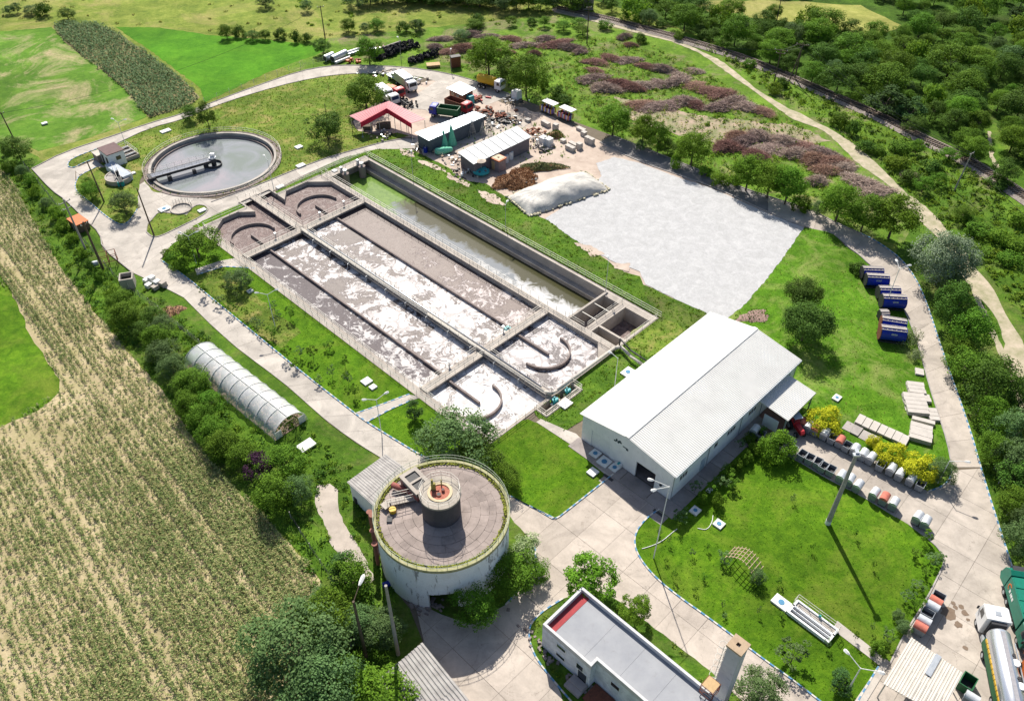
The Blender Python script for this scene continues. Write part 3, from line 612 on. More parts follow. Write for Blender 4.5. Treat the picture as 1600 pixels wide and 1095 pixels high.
sx = nt.nodes.new('ShaderNodeSeparateXYZ'); nt.links.new(co, sx.inputs[0])
ns = nnoise(nt, co, .22, 7, .7, 1.0)
def lin(nt, a, k, c, add=None):
    q = nt.nodes.new('ShaderNodeMath'); q.operation = 'MULTIPLY_ADD'; nt.links.new(a, q.inputs[0]); q.inputs[1].default_value = k; q.inputs[2].default_value = c
    if add is None: return q.outputs[0]
    p = nt.nodes.new('ShaderNodeMath'); p.operation = 'ADD'; nt.links.new(q.outputs[0], p.inputs[0]); nt.links.new(add, p.inputs[1]); return p.outputs[0]
alg = ramp(nt, lin(nt, sx.outputs[0], -.045, -1.93, ns), [(.52, bw(0)), (.68, bw(1))])     # algae towards the far end
foamg = ramp(nt, lin(nt, sx.outputs[0], .011, .26, ns), [(.52, bw(0)), (.66, bw(.8))])
mud = ramp(nt, lin(nt, sx.outputs[1], .10, -1.98, ns), [(.45, bw(0)), (.6, bw(1))])
col = mixc(nt, foamg, (.17, .19, .21), (.62, .62, .62)); col = mixc(nt, mud, col, (.05, .05, .02))
col = mixc(nt, alg, col, ramp(nt, nnoise(nt, co, 1.2, 7, .8), [(.35, (.09, .17, .03)), (.65, (.18, .29, .06))]))
nt.links.new(col, b.inputs['Base Color']); b.inputs['Roughness'].default_value = .10; b.inputs['Specular IOR Level'].default_value = .4; m_chan = m
bump(nt, b, nnoise(nt, co, 2.5, 5, .7), .25, .03)

ab = thing('aeration_basin', 'large rectangular concrete aeration basin full of brown foaming sludge', 'basin', (BO.x, BO.y, 0), BA)
def wall(poly, z0, z1, mat=None, name='wall', label=None, parent=None):
    m_ = MB(); m_.prism(poly, z0, z1); return m_.build(name, mat or m_conc, parent or ab, label=label)
def rect(x0, y0, x1, y1): return [(x0, y0), (x1, y0), (x1, y1), (x0, y1)]
DEP = -2.6
wall(rect(-61.9, -13.6, 14.6, -12.2), DEP, .14, label='long left wall with a railed walkway')
wall(rect(-61.5, 14.0, 14.7, 15.2), DEP-.02, .35, label='long wall between basin and channel')
wall(rect(-61.9, -12.2, -61.3, -2.8), DEP+.01, .30); wall(rect(-61.9, 3.6, -61.3, 14.0), DEP+.01, .30); wall(rect(-64.6, -3.1, -64.3, 3.9), DEP+.02, .2)
wall(rect(-64.3, -3.1, -61.31, -2.8), DEP+.03, .26); wall(rect(-64.3, 3.6, -61.31, 3.9), DEP+.03, .26)
wall(rect(14.4, -13.6, 14.9, 15.2), DEP-.03, .12, label='near end wall')
wall(rect(-61.2, -.28, 14.4, .28), DEP+.04, .05, m_conc_dk, label='long centre wall')
wall(rect(-48.0, -12.2, -47.4, 14.0), DEP+.05, -.02, m_conc_dk, label='upper cross wall'); wall(rect(.2, -12.2, .8, 14.0), DEP+.05, -.02, m_conc_dk, label='lower cross wall')
for y in (7.2, -7.6): wall(rect(-47.4, y-.14, .2, y+.14), DEP+.06, -.08, m_conc_dk, 'divider_wall', 'thin brown divider wall')
for x0, x1, ys in ((-53.5, -48.0, (7.0, -7.3)), (.8, 7.9, (6.9, -7.9))):
    for y in ys: wall(rect(x0, y-.16, x1, y+.16), DEP+.07, -.05, m_conc_dk, 'guide_wall')
def corner(a, b_, c): wall([a, b_, c], DEP+.08, .28)
corner((-61.3, -12.2), (-61.3, -8.5), (-58.2, -12.2)); corner((-61.3, -2.8), (-61.3, -5.2), (-59.2, -2.8)); corner((-61.3, 14.0), (-61.3, 10.6), (-58.0, 14.0)); corner((-61.3, 3.6), (-58.8, 3.6), (-61.3, 5.6))
corner((14.4, -12.2), (14.4, -9.2), (11.6, -12.2)); corner((14.4, 14.0), (14.4, 11.0), (11.8, 14.0))
for c, a0, a1, R in (((-52.9, 7.2), .5*PI-.02, 1.5*PI, 4.1), ((-52.9, -7.2), .5*PI-.12, 1.5*PI-.1, 4.1), ((6.9, 7.0), -.5*PI, .52*PI, 4.0), ((6.9, -7.9), -.5*PI, .52*PI, 3.9)):
    m_ = MB(); m_.ring(c, R-.14, R+.14, DEP+.07, -.02, 22, a0, a1); m_.build('curved_baffle', m_conc_dk, ab, label='curved concrete guide wall standing in the sludge')
m_ = MB(); m_.prism(rect(-64.3, -13.0, 16.7, 25.4), DEP-.4, DEP-.1); m_.build('floor', m_conc_dk, ab)
# water surfaces
WZ = -.55
def water(poly, z, mat, label, name='water'):
    m_ = MB(); m_.add([(x, y, z) for x, y in poly], [tuple(range(len(poly)))]); return m_.build(name, mat, ab, label=label)
water(rect(-64.3, -12.2, -48, -.28), WZ, m_sl_far, 'pinkish brown churning sludge'); water(rect(-61.3, .28, -48, 14), WZ, m_sl_far, 'brown churning sludge')
water(rect(-64.3, -.28, -61.3, 3.6), WZ-.02, m_sl_far, 'sludge in the inlet notch')
water(rect(-47.4, -12.2, .2, -7.74), WZ, m_sl_a, 'dark sludge with swirls of foam'); water(rect(-47.4, -7.46, .2, -.28), WZ, m_sl_b, 'sludge almost covered by white foam')
water(rect(-47.4, .28, .2, 7.06), WZ, m_sl_b, 'sludge almost covered by white foam'); water(rect(-47.4, 7.34, .2, 14), WZ, m_sl_c, 'brown sludge with foam patches')
water(rect(.8, -12.2, 14.4, -.28), WZ, m_sl_d, 'white foam covering the near tank'); water(rect(.8, .28, 14.4, 14), WZ, m_sl_e, 'sludge streaked with foam')
water(rect(-61.5, 15.2, 4.4, 25.0), -2.4, m_chan, 'still channel water, green with algae at the far end')
# outer channel walls
wall(rect(-61.9, 25.0, 14.9, 25.6), -4.5, .12, label='outer channel wall'); wall(rect(-61.5, 23.9, 4.4, 25.0), -4.4, -1.6, name='ledge', label='ledge along the channel wall')
wall(rect(-61.9, 15.2, -61.5, 25.0), -4.5, .12); 
m_ = MB(); m_.prism(rect(-61.9, 15.0, 14.9, 25.4), -4.9, -4.5); m_.build('floor', m_conc_dk, ab)
wall(rect(14.3, 15.2, 14.9, 25.0), -4.5, .13); wall(rect(4.4, 15.2, 4.8, 25.0), -4.5, .33); wall(rect(8.0, 15.2, 9.3, 25.0), -4.5, .12, label='walkway wall between the small chambers')
wall(rect(9.3, 17.2, 14.3, 17.6), -4.5, .11); wall(rect(4.8, 24.0, 14.3, 25.0), -4.49, .10)
for y in (18.2, 21.3): wall(rect(4.8, y-.06, 8.0, y+.06), -.05, .1, m_rail, 'beam')
water(rect(4.8, 15.2, 8.0, 24.0), -3.4, m_dkw, 'dark water in the open chamber'); water(rect(9.3, 17.6, 14.3, 24.0), -2.6, m_sl_far, 'sludge in the square chamber'); water(rect(9.3, 15.2, 14.3, 17.2), -2.6, m_dkw, 'dark water in the narrow chamber')
m_ = MB(); m_.tube((6.2, 19.8, -2.4), (8.2, 19.4, -.2), .22); m_.build('pipe', m_pvc, ab, smooth=True)
# walkways (decks on top) and their railings
def deck(poly, z, t=.28, label=None): return wall(poly, z-t, z, m_conc, 'walkway', label)
deck(rect(-48.6, -12.2, -46.9, 14.0), .28, label='upper cross walkway'); deck(rect(-.3, -12.2, 1.3, 14.0), .28, label='lower cross walkway')
deck(rect(-64.4, -.75, -48.6, .75), .30); deck(rect(-46.9, -.65, -.3, .65), .26, label='centre walkway'); deck(rect(1.3, -.65, 14.4, .65), .26)
for x in (-48.5, -47.0): railing(ab, [(x, -12.2, .28), (x, -.8, .28)]); railing(ab, [(x, .8, .28), (x, 14.0, .28)])
for x in (-.2, 1.2): railing(ab, [(x, -12.2, .28), (x, -.8, .28)]); railing(ab, [(x, .8, .28), (x, 14.0, .28)])
for y in (-.68, .68): railing(ab, [(-64.2, y, .3), (-48.6, y, .3)])
for y in (-.6, .6): railing(ab, [(-46.8, y, .26), (-.4, y, .26)]); railing(ab, [(1.4, y, .26), (14.2, y, .26)])
railing(ab, [(-61.5, -12.4, .14), (14.4, -12.4, .14)]); railing(ab, [(-61.5, -13.4, .14), (14.4, -13.4, .14)])
railing(ab, [(-61.3, 14.1, .35), (14.3, 14.1, .35)]); railing(ab, [(-61.3, 15.1, .35), (8, 15.1, .35)])
railing(ab, [(-62.1, 4.2, .3), (-62.1, 26.0, .2)]); railing(ab, [(-62.5, 4.2, .3), (-62.5, 26.0, .2)]); railing(ab, [(-61.8, -12.2, .3), (-61.8, -3, .3)]); railing(ab, [(-64.8, -3, .3), (-64.8, 4, .3)])
railing(ab, [(-62, 26.1, .1), (15, 26.1, .1)], rails=3); railing(ab, [(14.8, -13, .12), (14.8, -3.6, .12)])
railing(ab, [(8.1, 15.8, .12), (8.1, 24.6, .12)]); railing(ab, [(14.7, 15.6, .13), (14.7, 25.4, .13)], rails=3); railing(ab, [(4.6, 15.3, .33), (4.6, 16.2, .33)])
# brown inlet machinery at the far end of the channel
deck(rect(-61.5, 15.2, -59.8, 25.0), .1, label='inlet walkway'); railing(ab, [(-59.9, 15.2, .1), (-59.9, 25, .1)])
for y in (18.2, 22.4):
    m_ = MB(); m_.cyl((-58.9, y, -2.5), .75, 2.6, 16); m_.build('inlet_pipe', m_conc_dk, ab); m_ = MB(); m_.cyl((-58.9, y, .1), .25, .8, 10); m_.ring((-58.9, y), .3, .38, .8, .86, 16); m_.box((-60.2, y, .1), (.5, .4, .9)); m_.build('valve', m_galv, ab)
# air pipes
apz = .62
m_ = MB(); P_ = [(-47.4, -.35, apz), (-12, -.35, apz), (13.6, -.35, apz), (14.6, .3, apz), (14.75, 1.2, apz), (14.75, 14.4, apz), (15.4, 15.3, apz)]
for k in range(3): m_.path(P_[k*2:k*2+3], .26, 12)
m_.build('air_pipe', m_pvc, ab, smooth=True, label='thick pale air pipe turning along the near end wall')
m_ = MB(); m_.path([(-46.5, .3, .5), (12.5, .3, .5)], .12, 8); m_.build('air_pipe', m_galv, ab, smooth=True, label='thin pipe along the centre walkway')
for i, x in enumerate(np.arange(-43, 13, 5.2)):
    for sy in (-1, 1):
        m_ = MB(); m_.path([(x, sy*.3, .55), (x, sy*1.0, .5), (x, sy*1.05, -1.0)], .06, 6); m_.build('down_pipe', m_galv, ab)
for x, y in ((-47.7, -5), (-47.7, 4.8), (.5, -6), (.5, 5.5), (-47.7, 10.4)):
    m_ = MB(); m_.tube((x-1.1, y, -.9), (x-1.1, y, 1.0), .09, 8); m_.box((x-1.1, y, 1.0), (.35, .35, .3)); m_.build('mixer_mast', m_galv, ab)
m_ = MB(); m_.box((-.7, 6.6, -.1), (.9, .9, .35)); m_.cyl((-.7, 6.6, .25), .22, .3); m_.build('mixer', m_teal, ab, label='small turquoise mixer unit')
# small valve sump with turquoise valves
sp = thing('valve_sump', 'small railed valve sump with two turquoise valves at the basin corner', 'valve sump', (*BL(15.8, .5), 0), BA)
for q in (rect(-1.0, -3.95, 1.2, -3.6), rect(-1.0, 3.6, 1.2, 3.95), rect(.9, -3.6, 1.25, 3.6), rect(-.8, -.2, .9, .1), rect(.3, -3.6, .42, 3.6)): wall(q, -2, .16, parent=sp)
m_ = MB(); m_.add([(-1, -3.6, -1.4), (.9, -3.6, -1.4), (.9, 3.6, -1.4), (-1, 3.6, -1.4)], [(0, 1, 2, 3)]); m_.build('floor', m_conc_dk, sp)
railing(sp, [(-.9, -3.8, .16), (1.1, -3.8, .16), (1.1, 3.8, .16), (-.7, 3.8, .16)], step=1.2, rails=3)
for y in (-1.0, 1.7):
    m_ = MB(); m_.cyl((.0, y, -1.2), .2, 1.7, 10); m_.cyl((.0, y, .5), .32, .28, 12); m_.cyl((.0, y, .78), .12, .5, 8); m_.box((0, y+.5, -.3), (.35, .5, .9)); m_.build('valve', m_teal, sp, label='turquoise valve with upright spindle')
    m_ = MB(); m_.tube((-.6, y, -.6), (.9, y, -.6), .17, 10); m_.build('pipe', m_truckw, sp)
# pipes running from the basin corner to the warehouse
pg = thing('elbow_pipe', 'pair of pipes running over grass from basin corner to warehouse', 'pipe', (*BL(15.4, 15.3), 0), BA)
m_ = MB(); a = Vector((*BL(15.4, 15.3), 0)); inv = Matrix.Rotation(-BA, 4, 'Z')
def tol(v): return inv @ (Vector(v)-Vector((a.x, a.y, 0)))
m_.path([tol((*BL(15.4, 15.3), .62)), tol(S(985, 556, .9)), tol(S(1003, 569, .9)), tol(S(1012, 578, .5))], .24, 10); m_.build('pipe', m_pvc, pg, smooth=True)
m_ = MB(); m_.path([tol((*BL(14.8, 15.6), .2)), tol((*BL(14.8, 15.6), 1.8)), tol(S(985, 547, 1.6)), tol(S(1014, 566, 1.6))], .12, 8); m_.build('pipe', m_dark, pg, smooth=True, label='thin dark pipe')
for q in ((975, 545), (1000, 560)):
    p_ = tol(S(*q)); m_ = MB(); m_.tube((p_.x, p_.y, 0), (p_.x, p_.y, 1.5), .05, 6); m_.build('support', m_dark, pg)
# ---------------------------------------------------------------- round clarifier
cl = thing('clarifier', 'big round clarifier tank with calm grey water and scraper bridge', 'clarifier', (*CLC, 0))
m_ = MB(); m_.ring((0, 0), 12.35, 12.85, -2.6, .42, 96); m_.build('rim_wall', m_slab, cl, label='pale concrete rim')
m_ = MB(); m_.ring((0, 0), 11.75, 11.95, -1.3, -.25, 96); m_.build('weir', m_conc_dk, cl); m_ = MB(); m_.ring((0, 0), 11.95, 12.35, -1.35, -1.2, 96); m_.build('launder', m_conc_dk, cl)
m_ = MB(); m_.ring((0, 0), 13.7, 13.9, -.1, .14, 96); m_.ring((0, 0), 12.9, 13.7, -.08, .06, 96); m_.build('ring_path', m_conc_dk, cl)
mw, nt, b = new_mat('clarifier_water'); co = nt.nodes.new('ShaderNodeTexCoord').outputs['Object']
col = ramp(nt, nnoise(nt, co, .09, 5, .6, .8), [(.38, (.165, .195, .17)), (.52, (.225, .24, .255)), (.66, (.30, .275, .295))])
nt.links.new(col, b.inputs['Base Color']); b.inputs['Roughness'].default_value = .06; b.inputs['Specular IOR Level'].default_value = .55
bump(nt, b, nnoise(nt, co, 3, 4, .6), .05, .01)
m_ = MB(); m_.disc((0, 0, -.55), 11.8, 96); m_.build('water', mw, cl)
m_ = MB()
for i in range(64):
    a0, a1 = 2*PI*i/64, 2*PI*(i+1)/64
    if 200 < math.degrees(a0) < 255: continue
    p_, q_ = Vector((13.85*math.cos(a0), 13.85*math.sin(a0), .1)), Vector((13.85*math.cos(a1), 13.85*math.sin(a1), .1))
    m_.tube(p_, p_+Vector((0, 0, 1.0)), .03, 4)
    for z in (1.0, .55): m_.tube(p_+Vector((0, 0, z)), q_+Vector((0, 0, z)), .028, 4)
m_.build('railing', m_rail, cl)
ba_ = math.atan2(S(233, 277, .8).y-CLC[1], S(233, 277, .8).x-CLC[0]); ca, sa = math.cos(ba_), math.sin(ba_)
def br(x, y, z): return (x*ca-y*sa, x*sa+y*ca, z)
m_ = MB()
for y in (-.8, .8): m_.beam(br(-.5, y, .75), br(12.9, y, .75), .14, .5)
for x in np.arange(0, 12.8, 1.2): m_.beam(br(x, -.8, .75), br(x+.6, .8, .75), .08, .12)
m_.build('bridge_truss', m_dark, cl)
m_ = MB(); m_.sheet(br(0, -.7, .98), br(12.6, -.7, .98), br(12.6, .7, .98), br(0, .7, .98), .06); m_.build('bridge_deck', M('dull_grating', (.26, .28, .33), scale=3), cl)
m_ = MB()
for y in (-.82, .82):
    for x in np.arange(0, 12.7, 1.5): m_.tube(br(x, y, 1), br(x, y, 2.0), .028, 4)
    m_.tube(br(0, y, 2.0), br(12.6, y, 2.0), .028, 4); m_.tube(br(0, y, 1.5), br(12.6, y, 1.5), .024, 4)
m_.build('bridge_railing', m_rail, cl)
m_ = MB(); m_.ring((0, 0), 1.5, 1.62, -.9, -.1, 32); m_.cyl((0, 0, -1), .5, 2.2, 16); m_.build('centre_column', m_dark, cl); m_ = MB(); m_.cyl((0, 0, 1.1), .75, .25, 20); m_.box((0, .3, 1.35), (.9, .7, .6)); m_.build('drive_unit', m_truckw, cl)
m_ = MB(); m_.ring((-1.4, -.9), .55, .75, .3, .6, 20); m_.cyl((-1.4, -.9, -.5), .5, 1.0); m_.build('scum_pit', m_dark, cl)
m_ = MB(); m_.box(br(12.6, 0, .45), (1.3, 2.2, .5), ba_); m_.cyl(br(12.7, 1, .3), .3, .25); m_.build('end_carriage', m_dark, cl)
m_ = MB(); m_.box(br(9.5, 1.3, -.6), (.8, .6, 1.2), ba_); m_.box(br(4.5, 1.3, -.6), (.7, .5, 1.0), ba_); m_.build('skimmer', m_dark, cl)
# ---------------------------------------------------------------- small pit and thickener
pt = thing('round_pit', 'small round open pit with railing on the grass island', 'pit', (*pitc, 0))
m_ = MB(); m_.ring((0, 0), 1.75, 2.05, -2.4, .3, 32); m_.build('rim', m_conc, pt); m_ = MB(); m_.disc((0, 0, -1.5), 1.8, 32); m_.build('water', m_sl_far, pt); railing(pt, [(2.0*math.cos(a), 2.0*math.sin(a), .3) for a in np.linspace(.2, 2.6, 9)], step=3)
th = thing('small_thickener', 'small round covered thickener tank with walkway across', 'tank', (*thc, 0)); TH = math.radians(-60)
m_ = MB(); m_.ring((0, 0), 2.35, 2.6, 0, 1.0, 36); m_.build('rim_wall', m_conc, th)
for k in range(8):
    m_ = MB(); a0, a1 = k*PI/4+.03, (k+1)*PI/4-.03
    m_.prism([(.4*math.cos(a0), .4*math.sin(a0)), (2.3*math.cos(a0), 2.3*math.sin(a0)), (2.35*math.cos((a0+a1)/2), 2.35*math.sin((a0+a1)/2)), (2.3*math.cos(a1), 2.3*math.sin(a1)), (.4*math.cos(a1), .4*math.sin(a1))], .8+.02*(k % 2), .88+.02*(k % 2)); 
    if k not in (2,): m_.build('cover_panel', m_kerb, th)
m_ = MB(); m_.beam((-2.8*math.cos(TH), -2.8*math.sin(TH), 1.15), (3.4*math.cos(TH), 3.4*math.sin(TH), 1.15), .8, .12); m_.build('walkway', m_dark, th)
railing(th, [(-2.8*math.cos(TH)+.35, -2.8*math.sin(TH), 1.2), (3.4*math.cos(TH)+.35, 3.4*math.sin(TH), 1.2)], step=1.1); railing(th, [(-2.8*math.cos(TH)-.35, -2.8*math.sin(TH)-.2, 1.2), (3.4*math.cos(TH)-.35, 3.4*math.sin(TH)-.2, 1.2)], step=1.1)
m_ = MB(); m_.cyl((0, 0, .9), .3, 1.1, 12); m_.build('drive_unit', m_dark, th); m_ = MB(); m_.box((1.6, -2.4, 0), (.5, .5, .9)); m_.cyl((.9, -2.7, 0), .18, 1.0); m_.build('pump', m_teal, th)
# pump house
def gable(parent, x0, y0, x1, y1, ze, zr, axis, wmat, rmat, oh=.25, t=.12, wall_split=True):
    """four walls and a two-sided roof, ridge along axis"""
    m_ = MB(); th_ = .15; m_.prism(rect(x0, y0, x1, y0+th_), 0, ze); m_.prism(rect(x0, y1-th_, x1, y1), 0, ze); m_.prism(rect(x0, y0+th_, x0+th_, y1-th_), 0, ze); m_.prism(rect(x1-th_, y0+th_, x1, y1-th_), 0, ze)
    xm, ym = (x0+x1)/2, (y0+y1)/2
    if axis == 'x':
        for x in (x0, x1-th_): m_.add([(x, y0, ze), (x, y1, ze), (x, ym, zr-.02), (x+th_, y0, ze), (x+th_, y1, ze), (x+th_, ym, zr-.02)], [(0, 2, 1), (3, 4, 5), (0, 3, 5, 2), (1, 2, 5, 4)])
    else:
        for y in (y0, y1-th_): m_.add([(x0, y, ze), (x1, y, ze), (xm, y, zr-.02), (x0, y+th_, ze), (x1, y+th_, ze), (xm, y+th_, zr-.02)], [(0, 1, 2), (3, 5, 4), (0, 2, 5, 3), (1, 4, 5, 2)])
    m_.build('wall', wmat, parent); return m_
ph = thing('pump_house', 'small white pump house with flat brown roof by the clarifier', 'pump house', S2(180, 254), A45)
m_ = MB(); m_.box((0, 0, 0), (3.4, 4.2, 3.0)); m_.build('wall', m_white, ph); m_ = MB(); m_.box((0, 0, 3.0), (3.7, 4.5, .16)); m_.build('roof', M('brown_felt_roof', (.16, .10, .10), scale=1), ph)
for y in (-1.0, 1.0): m_ = MB(); m_.box((-1.72, y, .1), (.05, .9, 2.0)); m_.build('door', m_dark, ph)
m_ = MB(); m_.box((.3, -2.12, 1.4), (1.0, .06, .8)); m_.build('window', m_glass, ph)
sw = thing('settling_box', 'long low white concrete box sloping beside the pump house', 'concrete box', S2(183, 271), A45+.05)
m_ = MB(); m_.box((0, -1.2, 0), (1.8, 7.2, 1.3)); m_.build('body', m_white, sw); m_ = MB(); m_.box((0, -1.2, 1.3), (1.95, 7.3, .1)); m_.build('lid', M('pale_blue_grey_lid', (.48, .53, .60), scale=1, dirt=.2), sw)
ob = thing('screen_channel', 'open concrete screen channel with pipework behind pump house', 'screen channel', S2(199, 243), A45)
for y in (-2.6, -.9, .8, 2.5): wall(rect(-1.4, y, 1.4, y+.2), 0, .8, m_conc, parent=ob)
wall(rect(-1.6, -2.6, -1.4, 2.7), 0, .82, m_conc, parent=ob); wall(rect(1.4, -2.6, 1.6, 2.7), 0, .82, m_conc, parent=ob); m_ = MB(); m_.box((0, 0, 0), (2.7, 5.0, .3)); m_.build('floor', m_dark, ob); railing(ob, [(1.5, -2.6, .8), (1.5, 2.7, .8), (-1.5, 2.7, .8)], step=1)
for k in range(3): m_ = MB(); m_.tube((-1.2, -1.8+k*1.7, .95), (1.3, -1.6+k*1.7, .95), .14, 8); m_.build('pipe', m_paintw, ob)
lb = thing('low_bunker', 'low grey concrete bunker left of the pump house', 'bunker', S2(158, 250), A45); m_ = MB(); m_.box((0, 0, 0), (1.8, 2.4, 1.6)); m_.build('wall', m_conc_dk, lb); m_ = MB(); m_.box((0, 0, 1.6), (2.0, 2.6, .14)); m_.build('roof', m_slab, lb)
# ---------------------------------------------------------------- warehouse
WA = math.radians(45.5); WL, WW, ZE, ZR = 29.8, 15.0, 5.1, 6.45
wh = thing('warehouse', 'large white gabled warehouse with ribbed sheet metal roof', 'warehouse', (*S2(1046, 781), 0), WA)   # origin: near right corner; x along the eaves, y towards the far eave
mwall = m_white
# gable wall at x=0 (facing the yard), with two door openings
def panel(poly, x, t, mat, name, parent=wh, label=None):
    """poly in (y,z) at x .. x+t"""
    m_ = MB(); n = len(poly); vs_ = [(x, p[0], p[1]) for p in poly]+[(x+t, p[0], p[1]) for p in poly]
    fs = [(i, (i+1) % n, n+(i+1) % n, n+i) for i in range(n)]
    tri = tessellate_polygon([[Vector((p[0], p[1], 0)) for p in poly]])
    for q in tri: fs += [tuple(q), tuple(i+n for i in q[::-1])]
    m_.add(vs_, fs); return m_.build(name, mat, parent, label=label)
D1, D2 = (2.6, 5.7), (10.1, 13.3)      # near (open) door, far (closed) door: y ranges
panel([(0, 0), (D1[0], 0), (D1[0], 2.9), (D1[1], 2.9), (D1[1], 0), (D2[0], 0), (D2[0], 3.1), (D2[1], 3.1), (D2[1], 0), (WW, 0), (WW, ZE), (WW/2, ZR-.1), (0, ZE)], 0, .2, mwall, 'wall', label='gable wall with two doors')
panel([(0, 0), (WW, 0), (WW, ZE), (WW/2, ZR-.1), (0, ZE)], WL-.2, .2, mwall, 'wall')
# long walls, with window openings on the near side (y=0)
wins = [(1.6, 3.3), (9.3, 10.2), (12.4, 14.4), (17.6, 19.6), (27.6, 28.6)]
m_ = MB(); xs = [.2]+[v for w_ in wins for v in w_]+[WL-.2]
for i in range(0, len(xs), 2): m_.prism(rect(xs[i], 0, xs[i+1], .2), 0, ZE)
for a_, b_ in wins: m_.prism(rect(a_, 0, b_, .2), 0, 2.3); m_.prism(rect(a_, 0, b_, .2), 3.3, ZE)
m_.build('wall', mwall, wh, label='long front wall with windows'); m_ = MB(); m_.prism(rect(.2, WW-.2, WL-.2, WW), 0, ZE); m_.build('wall', mwall, wh)
for a_, b_ in wins:
    wf = MB(); wf.box(((a_+b_)/2, .02, 2.3), (b_-a_, .06, .07)); wf.box(((a_+b_)/2, .02, 3.23), (b_-a_, .06, .07)); nn = max(1, round((b_-a_)/.65))
    for k in range(nn+1): wf.box((a_+(b_-a_)*k/nn, .02, 2.37), (.07, .06, .86))
    fo = wf.build('window', m_paintw, wh)
    for k in range(nn): g_ = MB(); g_.box((a_+(b_-a_)*(k+.5)/nn, .08, 2.37), ((b_-a_)/nn-.12, .03, .86)); g_.build('pane', m_glass, fo)
m_ = MB(); m_.box((7.0, -.03, .1), (1.0, .05, 2.2)); m_.build('door', M('pale_blue_door', (.42, .5, .56), scale=1), wh, label='pale side door')
rd = MB()
for k in range(9): rd.box((.12, (D2[0]+D2[1])/2, .03+k*.34), (.05, D2[1]-D2[0]-.02, .32))
rd.build('roller_door', m_white, wh, label='closed white sectional door')
m_ = MB(); m_.box((.7, (D1[0]+D1[1])/2, 2.75), (.9, D1[1]-D1[0], .12)); m_.build('raised_door', m_dark, wh, label='raised door over the dark opening')
m_ = MB(); m_.box((3.2, 4.2, 0), (1.6, 1.6, 1.4)); m_.box((4.5, 6, 0), (2, 1, 2)); m_.build('machine', m_dark, wh); m_ = MB(); m_.box((WL/2, WW/2, .01), (WL-.5, WW-.5, .03)); m_.build('floor', m_conc_dk, wh)
for k in range(7): m_ = MB(); m_.box((-.35, D1[0]+.25+k*.48, .03), (.5, .36, .05)); m_.build('drain_grate', m_dark, wh)
# ribbed roof sheets: each sheet between two lap seams is a part
def ribbed(p00, p10, p11, p01, pitch, amp, name, mat, parent, duty=.25, label=None, t=.05):
    """ribs run from the p00-p10 edge to the p01-p11 edge"""
    p00, p10, p11, p01 = map(Vector, (p00, p10, p11, p01)); L = (p10-p00).length; n = max(2, round(L/pitch)); nrm = (p10-p00).cross(p01-p00).normalized()
    if nrm.z < 0: nrm = -nrm
    prof = []
    for i in range(n): prof += [(i/n, 0), ((i+.5-duty)/n, 0), ((i+.5-duty*.5)/n, amp), ((i+.5+duty*.5)/n, amp), ((i+.5+duty)/n, 0)]
    prof.append((1, 0)); vs_, fs = [], []
    for u_, h in prof: vs_ += [p00.lerp(p10, u_)+nrm*h, p01.lerp(p11, u_)+nrm*h]
    for i in range(len(prof)-1): fs.append((2*i, 2*i+2, 2*i+3, 2*i+1))
    lo = [v-nrm*t for v in (p00, p10, p11, p01)]; o = len(vs_); vs_ += lo; fs += [(o, o+3, o+2, o+1), (0, o, o+1, len(prof)*2-2), (1, len(prof)*2-1, o+2, o+3), (0, 1, o+3, o), (len(prof)*2-2, o+1, o+2, len(prof)*2-1)]
    m_ = MB(); m_.add(vs_, fs); return m_.build(name, mat, parent, label=label)
nb = 5
for k in range(nb):
    a_, b_ = -.35+(WL+.7)*k/nb+.004, -.35+(WL+.7)*(k+1)/nb-.004
    ribbed((a_, -.35, ZE-.02), (b_, -.35, ZE-.02), (b_, WW/2, ZR), (a_, WW/2, ZR), .33, .05, 'roof_sheet', m_whitem, wh)
    ribbed((a_, WW+.35, ZE-.02), (b_, WW+.35, ZE-.02), (b_, WW/2, ZR), (a_, WW/2, ZR), .33, .05, 'roof_sheet', m_whitem, wh)
m_ = MB(); m_.sheet((-.36, WW/2-.02, ZR+.11), (WL+.36, WW/2-.02, ZR+.11), (WL+.36, WW/2+.35, ZR+.06), (-.36, WW/2+.35, ZR+.06), .05); m_.sheet((-.36, WW/2-.35, ZR+.06), (WL+.36, WW/2-.35, ZR+.06), (WL+.36, WW/2-.03, ZR+.11), (-.36, WW/2-.03, ZR+.11), .05); m_.build('ridge_cap', m_paintw, wh)
m_ = MB(); m_.tube((-.3, -.45, ZE-.12), (WL+.3, -.45, ZE-.12), .09, 8); m_.build('gutter', m_galv, wh)
for x in (.0, 7.9, 15.6, 21.0, 29.7): m_ = MB(); m_.tube((x, -.12, .1), (x, -.12, ZE-.1), .055, 6); m_.build('downpipe', m_galv, wh)
lg = MB()    # dark emblem on the gable: broken winged shape above a short bar
for y0, y1, z0, z1 in ((8.35, 8.95, 4.2, 4.42), (8.5, 8.75, 4.42, 4.6), (8.75, 9.0, 3.98, 4.2), (9.05, 9.3, 4.1, 4.55), (9.3, 9.6, 3.95, 4.18), (7.3, 8.1, 3.9, 4.05), (7.2, 7.55, 3.68, 3.92)): lg.box((-.015, (y0+y1)/2, z0), (.03, y1-y0, z1-z0))
lg.build('wall_emblem', M('dark_teal_emblem', (.01, .035, .05), rough=.5), wh, label='small dark emblem sign high on the gable')
m_ = MB(); m_.box((-.1, 1.6, 1.6), (.2, .3, .25)); m_.build('wall_lamp', m_dark, wh); m_ = MB(); m_.box((-.3, 8.2, .03), (.5, .9, .7)); m_.build('cabinet', m_paintw, wh); m_ = MB(); m_.box((-.3, 8.2, .73), (.5, .3, .06)); m_.build('cabinet_lid', m_teal, wh)
